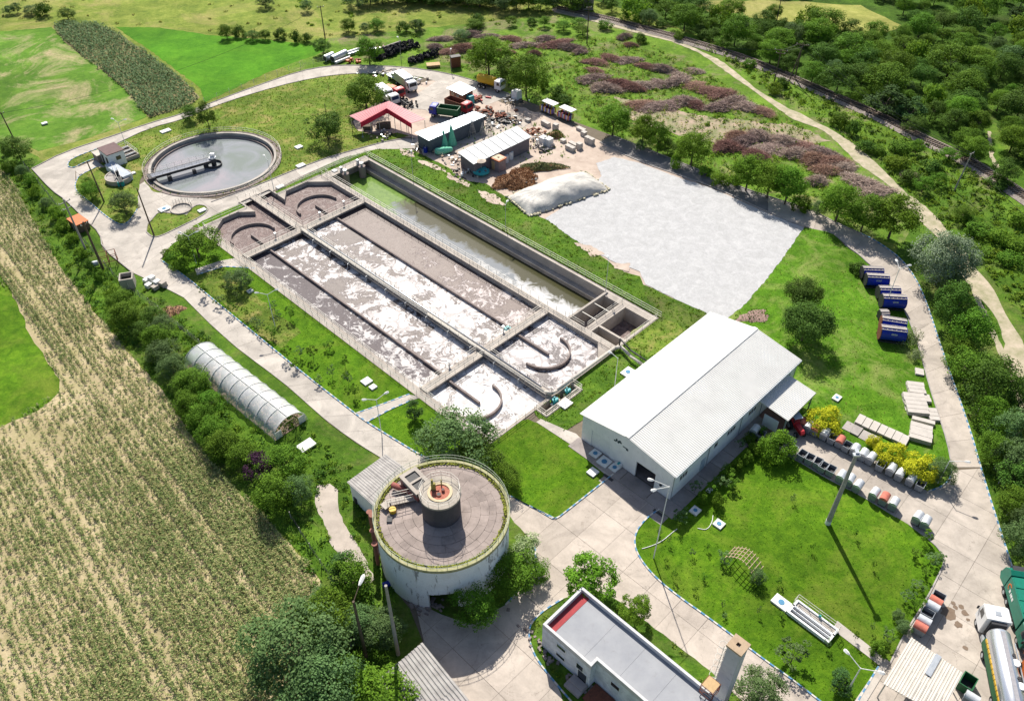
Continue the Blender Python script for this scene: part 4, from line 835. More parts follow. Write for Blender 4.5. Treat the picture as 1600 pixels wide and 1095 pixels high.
# apron around the warehouse: slabs on its near sides
apc = concrete_mat('apron_concrete', (.34, .30, .285), stain=.4)
def wloc(x, y): c_, s_ = math.cos(WA), math.sin(WA); o_ = wh.location; return (o_.x+x*c_-y*s_, o_.y+x*s_+y*c_)
for k in range(7): slab([wloc(x, y) for x, y in rect(-.02+k*3.0, -2.1, 2.95+k*3.0, -.0)], .07, apc, h=.05)
for k in range(4): slab([wloc(x, y) for x, y in rect(-2.3, -2.1+k*4.4, -.02, 2.25+k*4.4)], .07, apc, h=.05)
for k in range(3): slab([wloc(x, y) for x, y in rect(-4.0, -1.6+k*3.4, -2.35, 1.75+k*3.4)], .04, apc, h=.03)
for y0 in (-1.0, 7.2): m_ = MB(); m_.prism([wloc(x, y) for x, y in rect(-2.9, y0, -2.5, y0+1.5)], .08, .13); m_.build('drain_grate', m_dark, yd)
# canopy
cn = thing('canopy', 'white ribbed lean-to canopy on posts at the warehouse side', 'canopy', (*wloc(19.8, 0), 0), WA)
CX, CY = 7.6, 4.7
for k in range(2): ribbed((k*CX/2+.003, -CY, 3.35), ((k+1)*CX/2-.003, -CY, 3.35), ((k+1)*CX/2-.003, -.05, 3.9), (k*CX/2+.003, -.05, 3.9), .33, .05, 'roof_sheet', m_whitem, cn)
for x, y in ((.2, -CY+.3), (CX-.2, -CY+.3)): m_ = MB(); m_.box((x, y, 0), (.18, .18, 3.25)); m_.build('post', m_galv, cn)
m_ = MB(); m_.box((CX/2, -CY+.05, 3.12), (CX, .12, .2)); m_.build('fascia', m_galv, cn); m_ = MB(); m_.box((CX/2, -2.4, .01), (CX, 4.6, .05)); m_.build('floor', M('dusty_red_floor', (.25, .14, .12), scale=1.5, dirt=.5), cn)
m_ = MB(); m_.box((.1, -2.4, 0), (.12, 2.2, 2.2)); m_.build('side_wall', m_white, cn)
# ---------------------------------------------------------------- round tank (old digester)
TC = (-8.07, 58.65); TR, TZ = 7.72, 7.8
rt = thing('round_tank', 'old round white tank with stained concrete roof and central turret', 'tank', (*TC, 0))
def polar(r, a, z): return (r*math.cos(a), r*math.sin(a), z)
m_ = MB(); da = math.radians(-87); hw = .27; n = 72
segs = []
for i in range(n):
    a0, a1 = 2*PI*i/n, 2*PI*(i+1)/n; am = (a0+a1)/2; dd = abs((am-da+PI) % (2*PI)-PI)
    z0 = 0 if dd > .2 else 3.0+.15*math.sin(i*7)
    m_.add([polar(TR, a0, z0), polar(TR, a1, z0), polar(TR, a1, TZ), polar(TR, a0, TZ), polar(TR-.4, a0, z0), polar(TR-.4, a1, z0), polar(TR-.4, a1, TZ), polar(TR-.4, a0, TZ)], [(0, 1, 2, 3), (5, 4, 7, 6), (1, 0, 4, 5), (0, 3, 7, 4), (1, 5, 6, 2)])
mpl, nt, b = new_mat('peeling_white_tank_paint'); co = nt.nodes.new('ShaderNodeTexCoord').outputs['Object']
mp = nt.nodes.new('ShaderNodeMapping'); mp.inputs['Scale'].default_value = (1, 1, .28); nt.links.new(co, mp.inputs[0])
pa = nnoise(nt, mp.outputs[0], .9, 8, .75, .3); pb = nnoise(nt, co, 5, 6, .8)
col = ramp(nt, pb, [(.3, (.68, .71, .75)), (.7, (.82, .84, .86))]); col = mixc(nt, ramp(nt, pa, [(.555, bw(0)), (.61, bw(.8))]), col, (.15, .15, .16)); col = mixc(nt, ramp(nt, nnoise(nt, co, .4, 4), [(.5, bw(0)), (.7, bw(.3))]), col, (.5, .46, .42))
nt.links.new(col, b.inputs['Base Color']); b.inputs['Roughness'].default_value = .9
m_.build('wall', mpl, rt, label='peeling white wall with a ragged dark opening')
m_ = MB(); m_.disc((0, 0, .05), TR-.4, 48); m_.disc((0, 0, TZ-.4), TR-.3, 48); m_.build('inner_floor', m_dark, rt)
# roof: concentric rings cut into slabs
rings = [(2.2, 3.4, 10), (3.4, 4.5, 14), (4.5, 5.5, 18), (5.5, 6.3, 22), (6.3, 7.15, 26)]
for r0, r1, k in rings:
    off = random.random(); cut = sorted((i+random.uniform(-.22, .22))/k for i in range(k)); cut.append(cut[0]+1)
    for i in range(k):
        a0, a1 = 2*PI*(cut[i]+off), 2*PI*(cut[i+1]+off); g_ = .012; q = [polar(r0+g_, a0+g_/r0, 0)[:2]]+[polar(r1-g_, a0+(a1-a0)*t+(g_/r1 if t == 0 else -g_/r1 if t == 1 else 0), 0)[:2] for t in (0, .33, .66, 1)]+[polar(r0+g_, a1-g_/r0, 0)[:2], polar(r0+g_, (a0+a1)/2, 0)[:2]]
        m_ = MB(); m_.prism(q, TZ-.3, TZ+.03+.16*(7.15-r1)/5+random.uniform(0, .012)); m_.build('roof_slab', m_oldconc, rt)
m_ = MB(); m_.disc((0, 0, TZ-.1), TR, 72); m_.build('roof_bed', m_joint, rt)
m_ = MB(); m_.ring((0, 0), 7.55, TR+.18, TZ-.28, TZ+.16, 72); m_.build('cornice', M('mossy_yellow_cornice', (.42, .39, .25), (.22, .23, .09), scale=1.4, dirt=.7, dirtcol=(.08, .10, .03)), rt)
C = []; 
for i in range(3000):
    a = random.uniform(0, 2*PI); r = random.gauss(7.32, .11); d_ = .5+.5*math.sin(a*5+1)+.4*math.sin(a*11)
    if random.random() < .35+.4*d_: C.append(polar(r, a, TZ+.06+random.random()*.12))
m_moss = leaf_mat('moss', (.09, .10, .02), (.28, .30, .05), .0)
quads_object('moss', cards(np.array(C), rng.uniform(.05, .13, len(C)), np.array([[0, 0, 1.]]*len(C))), m_moss, rt, 'stuff')
m_ = MB()
for i in range(44):
    a0, a1 = 2*PI*i/44, 2*PI*(i+1)/44; p_, q_ = Vector(polar(TR+.12, a0, TZ+.1)), Vector(polar(TR+.12, a1, TZ+.1)); m_.tube(p_, p_+Vector((0, 0, 1.05)), .028, 4)
    for z in (1.05, .55): m_.tube(p_+Vector((0, 0, z)), q_+Vector((0, 0, z)), .026, 4)
m_.build('railing', M('pale_green_railing', (.45, .50, .40), scale=3), rt, label='pale green railing around the roof edge')
m_ = MB(); m_.tube((0, 0, TZ), (0, 0, 11.4), 2.22, 48); m_.build('turret', M('turret_shade_dark', (.085, .08, .09), (.055, .052, .06), scale=.8, dirt=.3), rt, label='cylindrical concrete turret', smooth=False)  # turret colour darkened to stand for its shadowed side
m_ = MB(); m_.ring((0, 0), 1.2, 2.4, 11.3, 11.55, 48); m_.build('turret_rim', concrete_mat('turret_rim_concrete', (.40, .36, .31), scale=.9), rt)
m_ = MB(); m_.ring((0, 0), 1.1, 1.42, 11.45, 11.66, 40); m_.build('inner_ring', M('cream_mortar', (.6, .5, .33), scale=3), rt); m_ = MB(); m_.disc((0, 0, 11.56), 1.15, 36); m_.cyl((-.1, -.35, 11.56), .28, .14); m_.cyl((.35, .2, 11.56), .18, .3); m_.cyl((-.3, .35, 11.56), .2, .12); m_.build('hatch_plate', M('rusty_pink_steel', (.45, .16, .11), (.28, .09, .06), scale=3, dirt=.4), rt, label='rusty round hatch')
m_ = MB(); m_.disc((-.1, -.35, 11.71), .24, 16); m_.disc((.35, .2, 11.87), .14, 16); m_.build('hatch_hole', m_dark, rt)
m_ = MB(); m_.box((-.75, .45, 11.5), (.5, .3, 1.1)); m_.cyl((-.9, .7, 11.5), .12, 1.4); m_.build('vent_pipe', M('olive_pipe', (.32, .28, .08), scale=3), rt); m_ = MB(); m_.cyl((.1, 1.0, 11.5), .07, 1.0); m_.build('vent_pipe', MATS['olive_pipe'], rt)
m_ = MB()
for i in range(12):
    a0, a1 = 2*PI*i/12, 2*PI*(i+1)/12; p_, q_ = Vector(polar(2.3, a0, 11.5)), Vector(polar(2.3, a1, 11.5)); m_.tube(p_, p_+Vector((0, 0, 1.05)), .026, 4)
    for z in (1.05, .55): m_.tube(p_+Vector((0, 0, z)), q_+Vector((0, 0, z)), .024, 4)
m_.build('turret_railing', m_rail, rt)
def tpt(x, y, z): v = S(x, y, z); return Vector((v.x-TC[0], v.y-TC[1], z))
bx = thing('hatch_box', 'grey concrete shaft box with open square hatches on the tank roof', 'shaft box', (S(650, 752, 9.4).x, S(650, 752, 9.4).y, TZ+.05), math.radians(-50))
m_ = MB(); m_.box((0, 0, 0), (3.4, 2.2, 1.6)); m_.build('wall', m_conc_dk, bx); m_ = MB()
for q in (rect(-1.8, -1.2, 1.8, -.75), rect(-1.8, .75, 1.8, 1.2), rect(-1.8, -.75, -1.3, .75), rect(1.3, -.75, 1.8, .75), rect(-.15, -.75, .15, .75)): m_.prism(q, 1.62, 1.78)
m_.build('lid_frame', m_conc, bx); m_ = MB(); m_.box((0, 0, 1.6), (3.0, 1.7, .02)); m_.build('hatch_hole', m_dark, bx)
m_ = MB(); m_.path([tpt(613, 757, 8.5), tpt(640, 768, 8.5), tpt(656, 778, 8.4)], .36, 14); m_.tube(tpt(650, 772, 8.6), tpt(657, 778, 8.5), .5, 14); o_ = m_.build('red_pipe', M('dull_red_pipe', (.30, .10, .085), (.22, .07, .06), scale=2, dirt=.4), rt, smooth=True, label='thick dull red pipe lying on the roof')
cw = MB(); c0, c1, c2 = tpt(598, 792, TZ+.5), tpt(608, 785, TZ+.5), tpt(648, 776, TZ+.5)
for i in range(10): cw.beam(c1.lerp(c2, i/10)+Vector((0, 0, 0)), c1.lerp(c2, (i+.93)/10), 1.0, .1)
cw.beam(c0, c1, 1.0, .1); cw.build('catwalk', m_conc, rt, label='pale catwalk leading to the turret')
off_ = Vector((.1, .5, .1)); railing(rt, [c1+off_, c2+off_], step=.9); railing(rt, [c1-off_+Vector((0, 0, .2)), c2-off_+Vector((0, 0, .2))], step=.9)
m_ = MB(); p_ = tpt(614, 800, TZ); m_.cyl((p_.x, p_.y, TZ+.1), .42, .5, 16); m_.build('valve_cap', m_yellow, rt, label='yellow round cap'); m_ = MB(); p_ = tpt(609, 812, TZ); m_.box((p_.x, p_.y, TZ+.1), (.6, .9, .15)); m_.build('roof_hatch', m_dark, rt)
# rusty pipes down the left side
for i, (x, y, z) in enumerate(((577, 800, 5.6), (581, 805, 6.4), (582, 829, 5.0), (585, 850, 4.2))):
    p_ = tpt(x, y, z); m_ = MB(); m_.cyl((p_.x, p_.y, 0), .22, z, 10); m_.cyl((p_.x, p_.y, z), .36, .12, 14); m_.build('standpipe', M('pink_rusty_pipe', (.30, .13, .10), scale=3, dirt=.4), rt)
# ---------------------------------------------------------------- flat roofed building
FZ = 4.6; f0 = S(848, 975, FZ); fr = thing('flat_roofed_building', 'long white building with grey flat roof, red strip and parapet', 'building', (f0.x, f0.y, 0), A45)
def floc(x, y, z=FZ): v = S(x, y, z)-f0; c_, s_ = math.cos(-A45), math.sin(-A45); return (v.x*c_-v.y*s_, v.x*s_+v.y*c_)
# local frame: x up-right (short side), y up-left; building extends to -y
FW = floc(914, 920)[0]; FLEN = 30.0
fx = floc(935, 1033)[0]; fy = floc(922, 1043)[1]
outl = [(0, 0), (FW, 0), (FW, -FLEN), (fx*1.0+.0-1.0+1.0, -FLEN), (fx, fy), (0, fy)]
outl = [(0, 0), (0, fy), (fx, fy), (fx, -FLEN), (FW, -FLEN), (FW, 0)]
m_ = MB(); m_.prism(outl, 0, FZ-.63); m_.build('wall', m_peel, fr)
m_ = MB(); ins = [(.3, -.3), (.3, fy+.3), (fx+.3, fy+.3), (fx+.3, -FLEN+.3), (FW-.3, -FLEN+.3), (FW-.3, -.3)]
nseg = 7
for k in range(nseg):
    y1 = -.3-1.08-(k*(FLEN-2)/nseg); y0 = y1-(FLEN-2)/nseg+.02
    for xa, xb in ((.3, fx+.3), (fx+.3, FW-.3)):
        if xa == .3: ya = max(y0, fy+.3)
        else: ya = y0
        if ya < y1: q = MB(); q.prism(rect(xa+.004 if xa > .3 else xa, ya, xb, y1), FZ-.62, FZ-.55-.004*(k % 2)); q.build('roof_sheet', m_membrane, fr)
q = MB(); q.prism(rect(.3, -1.35, FW-.3, -.3), FZ-.62, FZ-.545); q.build('roof_sheet', m_redmem, fr, label='red roof strip at the end')
pr = MB(); no = len(outl)
for i in range(no):
    a_, b_ = Vector(outl[i]), Vector(outl[(i+1) % no]); c_, d_ = Vector(ins[(i) % no]), Vector(ins[(i+1) % no]); pr.prism([tuple(a_), tuple(b_), tuple(d_), tuple(c_)], FZ-.625, FZ+.06)
pr.build('parapet', M('weathered_parapet', (.60, .60, .60), (.44, .44, .45), scale=1.2, dirt=.5), fr, label='white parapet coping')
def fwin(x, y0, y1, z0, z1):
    m_ = MB(); m_.box((x-.03, (y0+y1)/2, z0), (.06, y1-y0, z1-z0)); o = m_.build('window', m_paintw, fr); g_ = MB(); g_.box((x-.07, (y0+y1)/2, z0+.08), (.03, y1-y0-.16, z1-z0-.16)); g_.build('pane', m_glass, o)
fwin(0, -3.4, -2.1, 2.9, 3.5); fwin(0, -3.4, -2.1, 1.1, 1.7); fwin(0, fy+2.6, fy+1.3, .9, 2.6) if False else fwin(0, fy+.3, fy+1.6, .2, 2.2); fwin(0, -5.9, -4.9, 2.2, 3.2); fwin(fx, fy-3.2, fy-2.0, 2.4, 3.2)
m_ = MB(); m_.box((-.9, fy+1.0, 0), (1.6, 2.0, .5)); m_.box((-.6, fy+1.0, .5), (.9, 1.8, .2)); m_.build('steps', apc, fr); m_ = MB(); m_.box((fx-1.2, fy-1.6, .0), (2.2, 2.6, .3)); m_.build('steps', m_rust, fr)
ch = thing('brick_chimney', 'tall square grey chimney with tan cap beside the flat roof', 'chimney', (*S2(1154, 1007, 11.3), 0), A45)
m_ = MB(); m_.box((0, 0, 0), (1.5, 1.5, 11.1), top=.97, topx=.97); m_.build('shaft', M('grey_chimney_render', (.50, .50, .53), (.42, .42, .45), scale=.7, dirt=.5, dirtcol=(.1, .1, .12)), ch)
m_ = MB(); 
for q in (rect(-.85, -.85, .85, -.2), rect(-.85, .2, .85, .85), rect(-.85, -.2, -.2, .2), rect(.2, -.2, .85, .2)): m_.prism(q, 11.1, 11.35)
m_.build('cap', M('tan_cap', (.44, .33, .22), (.34, .25, .17), scale=2, dirt=.3), ch, label='tan concrete cap with square flue'); m_ = MB(); m_.box((0, 0, 11.08), (.42, .42, .05)); m_.build('flue', m_dark, ch)
m_ = MB()
for s_ in (-.85, -.2): m_.tube((s_-.0, .95, 0), (s_, .95, 11), .03, 4)
for k in range(22): m_.tube((-.85, .95, .4+k*.5), (-.2, .95, .4+k*.5), .02, 4)
for k in range(8): m_.ring((-.5, 1.2), .4, .44, 2+k*1.2, 2.05+k*1.2, 12)
m_.build('ladder', m_rail, ch); cg = thing('cage_box', 'small rusty wire cage on the roof beside the chimney', 'cage', (S(1108, 1078, FZ).x, S(1108, 1078, FZ).y, FZ-.2), A45)
m_ = MB(); 
for a_, b_ in zip([(-.7, -.7), (.7, -.7), (.7, .7), (-.7, .7)], [(.7, -.7), (.7, .7), (-.7, .7), (-.7, -.7)]):
    for z in (0, .7, 1.4): m_.tube((*a_, z), (*b_, z), .035, 4)
    m_.tube((*a_, 0), (*a_, 1.4), .035, 4); m_.tube((*a_, 0), (*b_, 1.4), .03, 4)
m_.build('frame', m_rust, cg); m_ = MB(); m_.box((0, 0, 1.42), (1.3, 1.3, .05)); m_.build('lid', m_tan, cg)
# ---------------------------------------------------------------- small sheds at the bottom
def z_roof(px, zs): return [S(x, y, z) for (x, y), z in zip(px, zs)]
def roofshed(name, label, cat, px, zs, pitch, amp, mat, wallmat, rows=1, strips=None, group=None, posts=False, t=.05, wallh=None):
    """px: the four roof corners, ribs run from edge 0-1 to edge 3-2"""
    c = z_roof(px, zs); ctr = sum((Vector((v.x, v.y, 0)) for v in c), Vector())/4; th_ = thing(name, label, cat, ctr, 0, group); L = [v-ctr for v in c]
    for r in range(rows):
        a0, a1 = r/rows, (r+1)/rows; p = [L[0].lerp(L[3], a0), L[1].lerp(L[2], a0), L[1].lerp(L[2], a1), L[0].lerp(L[3], a1)]
        up = Vector((0, 0, .03*(r % 2)))
        ns = strips or 1
        for k in range(ns):
            u0, u1 = k/ns+(.004 if k else 0), (k+1)/ns-(.004 if k < ns-1 else 0)
            ribbed(p[0].lerp(p[1], u0)+up, p[0].lerp(p[1], u1)+up, p[3].lerp(p[2], u1)+up, p[3].lerp(p[2], u0)+up, pitch, amp, 'roof_sheet', mat, th_, .3, t=t)
    ins_ = [v.lerp(sum(L, Vector())/4, .07) for v in L]
    if wallmat:
        m_ = MB()
        for i in range(4):
            a_, b_ = ins_[i], ins_[(i+1) % 4]; d_ = (sum(L, Vector())/4-(a_+b_)/2); d_.z = 0; d_ = d_.normalized()*.12
            m_.add([(a_.x, a_.y, 0), (b_.x, b_.y, 0), (b_.x, b_.y, b_.z-.12), (a_.x, a_.y, a_.z-.12), (a_.x+d_.x, a_.y+d_.y, 0), (b_.x+d_.x, b_.y+d_.y, 0), (b_.x+d_.x, b_.y+d_.y, b_.z-.12), (a_.x+d_.x, a_.y+d_.y, a_.z-.12)], [(0, 1, 2, 3), (5, 4, 7, 6), (3, 2, 6, 7), (0, 3, 7, 4), (1, 5, 6, 2)])
        m_.build('wall', wallmat, th_)
    if posts:
        for i in range(4):
            for k in range(posts):
                a_ = ins_[i].lerp(ins_[(i+1) % 4], k/posts); m_ = MB(); m_.tube((a_.x, a_.y, 0), (a_.x, a_.y, a_.z-.05), .08, 6); m_.build('post', m_rail, th_)
    return th_, L
s1, L1 = roofshed('lean_to_shed', 'white shed with grey corrugated roof behind the round tank', 'shed', [(542, 753), (603, 709), (641, 737), (589, 795)], [3.6, 3.6, 3.9, 3.9], .35, .05, m_asb, m_white, rows=3, strips=2)
m_ = MB(); m_.box(tuple((Vector((*S2(560, 785), 0))-s1.location))[:2]+(.2,), (.9, .6, .9), .5); m_.build('window', m_dark, s1)
s2, L2 = roofshed('corrugated_shed', 'shed with striped corrugated fibre cement roof at the bottom edge', 'shed', [(590, 1062), (660, 1003), (775, 1145), (690, 1215)], [3.4, 3.4, 3.0, 3.0], .42, .10, m_asb, m_conc_dk, rows=2, strips=1)
s3, L3 = roofshed('open_shelter', 'open shelter with cream ribbed panel roof in the lower right', 'shelter', [(1424, 995), (1505, 1051), (1470, 1118), (1380, 1068)], [3.1, 3.1, 3.1, 3.1], .8, .05, m_beige, None, rows=1, strips=10, posts=1)
m_ = MB(); q0, q1 = L3[0].lerp(L3[1], .53), L3[3].lerp(L3[2], .53); m_.beam(q0.lerp(q1, -.0)+Vector((0, 0, .12)), q0.lerp(q1, .45)+Vector((0, 0, .12)), .6, .12); m_.build('ridge_light', m_galv, s3)
# ================================================================ VEGETATION
L_plane = leaf_mat('plane_leaves', (.030, .085, .008), (.16, .30, .025), .3)
L_dark = leaf_mat('dark_leaves', (.013, .042, .007), (.095, .185, .026), .15)
L_mid = leaf_mat('mid_leaves', (.016, .058, .006), (.13, .25, .022), .2)
L_dusty = leaf_mat('dusty_green_leaves', (.028, .065, .018), (.13, .21, .075), .2)
L_willow = leaf_mat('willow_leaves', (.014, .04, .006), (.09, .16, .028), .15)
L_silver = leaf_mat('silver_leaves', (.05, .085, .05), (.25, .31, .20), .15)
L_yellow = leaf_mat('golden_leaves', (.22, .26, .01), (.60, .60, .03), .3)
L_purple = leaf_mat('purple_leaves', (.020, .008, .022), (.07, .025, .06), .1)
L_cypress = leaf_mat('cypress_leaves', (.02, .05, .02), (.06, .12, .03), .1)
L_cream = leaf_mat('pale_flowering_leaves', (.10, .16, .05), (.36, .42, .22), .25)
L_corn = leaf_mat('maize_leaves', (.035, .080, .020), (.28, .36, .13), .3, .45)
L_cornpale = leaf_mat('pale_maize_leaves', (.18, .17, .06), (.42, .40, .19), .25, .5)
L_weed = leaf_mat('weed_leaves', (.045, .105, .010), (.20, .33, .035), .35)
L_weedd = leaf_mat('dark_weed_leaves', (.018, .048, .008), (.075, .155, .022), .2)
L_grass = leaf_mat('grass_blades', (.06, .14, .008), (.13, .27, .016), .4)
L_dry = leaf_mat('dry_grass_blades', (.13, .15, .03), (.38, .34, .11), .3)
L_stick = leaf_mat('cut_branches', (.14, .095, .08), (.46, .35, .30), 0)
L_stickr = leaf_mat('red_brown_branches', (.15, .075, .06), (.38, .23, .18), 0)
def sph(n):
    v = rng.normal(size=(n, 3)); return v/np.linalg.norm(v, axis=1)[:, None]
def crown_cards(H, R, zc, rz, nclump, per, leaf, cr=.34, droop=0, shell=.75, low=.25):
    """clumps of leaf cards spread through a crown of radius R, half height rz centred at zc"""
    D = sph(nclump*3); D = D[D[:, 2] > -.75][:nclump]; rr = shell+(1.02-shell)*rng.random(len(D))**.6
    inner = rng.random(len(D)) < .22; rr[inner] *= .55
    wob = 1+.16*np.sin(D[:, 0]*4.1+D[:, 1]*3.3)+.10*np.sin(D[:, 1]*7.7+2)
    C = D*np.array([R, R, rz])*(rr*wob*.82)[:, None]+[0, 0, zc]; leaf = leaf*.66; per = int(per*1.9)
    out = []
    for c, d in zip(C, D):
        r = R*cr*random.uniform(.65, 1.25); n = int(per*random.uniform(.7, 1.3)); P = sph(n); keep = P@d > -.45; P = P[keep]
        q = c+P*r*(.55+.5*rng.random(len(P)))[:, None]*np.array([1, 1, .8])
        if droop: q[:, 2] -= droop*rng.random(len(q))**1.3*2
        out.append(cards(q, leaf*rng.uniform(.6, 1.25, len(q)), P*.6+d*.3+np.array([0, 0, .5]), .8, .55))
    return np.concatenate(out)
def trunk_mb(H, r, R, zc, limbs=6, lean=0):
    m_ = MB(); top = Vector((lean, 0, zc*.85)); m_.tube((0, 0, -.1), (lean*.4, 0, zc*.45), r, 8, r*.75); m_.tube((lean*.4, 0, zc*.45), top, r*.75, 7, r*.35)
    for i in range(limbs):
        a = 2*PI*i/limbs+random.uniform(-.3, .3); z0 = zc*random.uniform(.4, .75); e = Vector((math.cos(a)*R*.6, math.sin(a)*R*.6, zc+random.uniform(-.1, .35)*H*.4)); s_ = Vector((lean*.5, 0, z0)); mid = s_.lerp(e, .5)+Vector((0, 0, .2)); m_.tube(s_, mid, r*.4, 5, r*.25); m_.tube(mid, e, r*.25, 5, r*.1)
    return m_
PROTO = {}
class _P(dict):
    def __missing__(s, k): return s[k[3:]]
PROTO = _P()
def proto(key, H, R, zc, rz, mat, nclump, per, leaf, trunk=.16, limbs=6, **kw):
    V = crown_cards(H, R, zc, rz, nclump, per, leaf, **kw)
    PROTO[key] = (quads_mesh(key+'_crown', V, mat), trunk_mb(H, trunk, R, zc, limbs).mesh(key+'_trunk', m_bark) if trunk else None, H, R)
proto('plane', 8, 2.7, 4.6, 3.3, L_plane, 60, 110, .17, cr=.37); proto('plane2', 8, 2.5, 4.5, 3.4, L_plane, 54, 115, .17, cr=.38); proto('mid', 7, 3.0, 3.9, 3.1, L_mid, 56, 100, .18, cr=.37); proto('mid2', 7, 2.8, 4.1, 3.1, L_mid, 44, 90, .18, cr=.4)
proto('dark', 8, 3.2, 4.4, 3.7, L_dark, 52, 95, .19); proto('dark2', 8, 3.4, 4.2, 3.6, L_dark, 44, 105, .2, cr=.4); proto('dusty', 8, 3.4, 4.3, 3.6, L_dusty, 56, 110, .17, cr=.3)
proto('bigplane', 8, 3.3, 5.0, 3.1, L_plane, 80, 95, .13, cr=.26); proto('bigmid', 8, 3.3, 4.6, 3.3, L_mid, 80, 95, .13, cr=.26); proto('bigdusty', 8, 3.8, 4.4, 3.5, L_dusty, 95, 105, .13, cr=.24); proto('bigdark2', 8, 3.6, 4.4, 3.5, L_dark, 80, 100, .13, cr=.27)
proto('willow', 7, 3.0, 4.5, 2.5, L_willow, 70, 150, .14, droop=.8, cr=.3); proto('silver', 9, 4.2, 4.6, 4.2, L_silver, 95, 150, .17, cr=.3)
proto('yellow', 3, 1.7, 1.6, 1.45, L_yellow, 50, 85, .13, trunk=.06, cr=.36); proto('lush', 3, 1.7, 1.6, 1.5, L_plane, 50, 90, .13, trunk=.06, cr=.36); proto('sapling', 4, 1.3, 2.5, 1.6, L_mid, 22, 34, .14, trunk=.05, limbs=7, cr=.26); proto('thin', 4, 1.1, 2.3, 1.7, L_dusty, 18, 28, .13, trunk=.045, limbs=8, cr=.24)
proto('open', 6, 2.4, 3.9, 2.1, L_plane, 34, 48, .14, trunk=.10, limbs=12, cr=.24); proto('openb', 6, 2.4, 3.7, 2.4, L_plane, 70, 70, .15, trunk=.10, limbs=12, cr=.24); proto('bush', 2, 1.3, .9, 1.0, L_mid, 26, 60, .13, trunk=0, cr=.4); proto('bushd', 2, 1.4, .9, 1.0, L_dark, 26, 60, .14, trunk=0, cr=.42); proto('bushl', 1.6, 1.2, .7, .85, L_weed, 24, 60, .13, trunk=0, cr=.42)
proto('purple', 3.5, 1.9, 2.1, 1.6, L_purple, 30, 60, .15, trunk=.08); proto('cone', 4, 1.2, 1.9, 2.0, L_cypress, 26, 70, .12, trunk=.08, cr=.4); proto('cream', 3.5, 1.8, 2.0, 1.7, L_cream, 30, 70, .12, trunk=.06, cr=.34); proto('creambush', 1.8, 1.5, .8, .9, L_cream, 24, 60, .12, trunk=0, cr=.4)
def tree(px, py, h, wd, key, label, name=None, cat='tree', group=None, z=0, base=True, pos=None):
    cm, tm, H, R = PROTO[key]; x, y = pos if pos else S2(px, py)
    if pos is None and cat == 'tree' and py < 380: wd *= 1.34; h *= 1.12
    if pos is None and key in ('plane', 'mid', 'dusty', 'dark', 'mid2', 'dark2', 'plane2') and wd > 7.6: key = 'big'+key
    t = thing(name or ('bush' if cat == 'bush' else 'tree'), label, cat, (x, y, z), random.uniform(0, 6.28), group); sxy = wd/(2*R*1.02); t.scale = (sxy, sxy, h/H)
    part('crown' if tm else 'foliage', cm, t)
    if tm: part('trunk', tm, t)
    return t
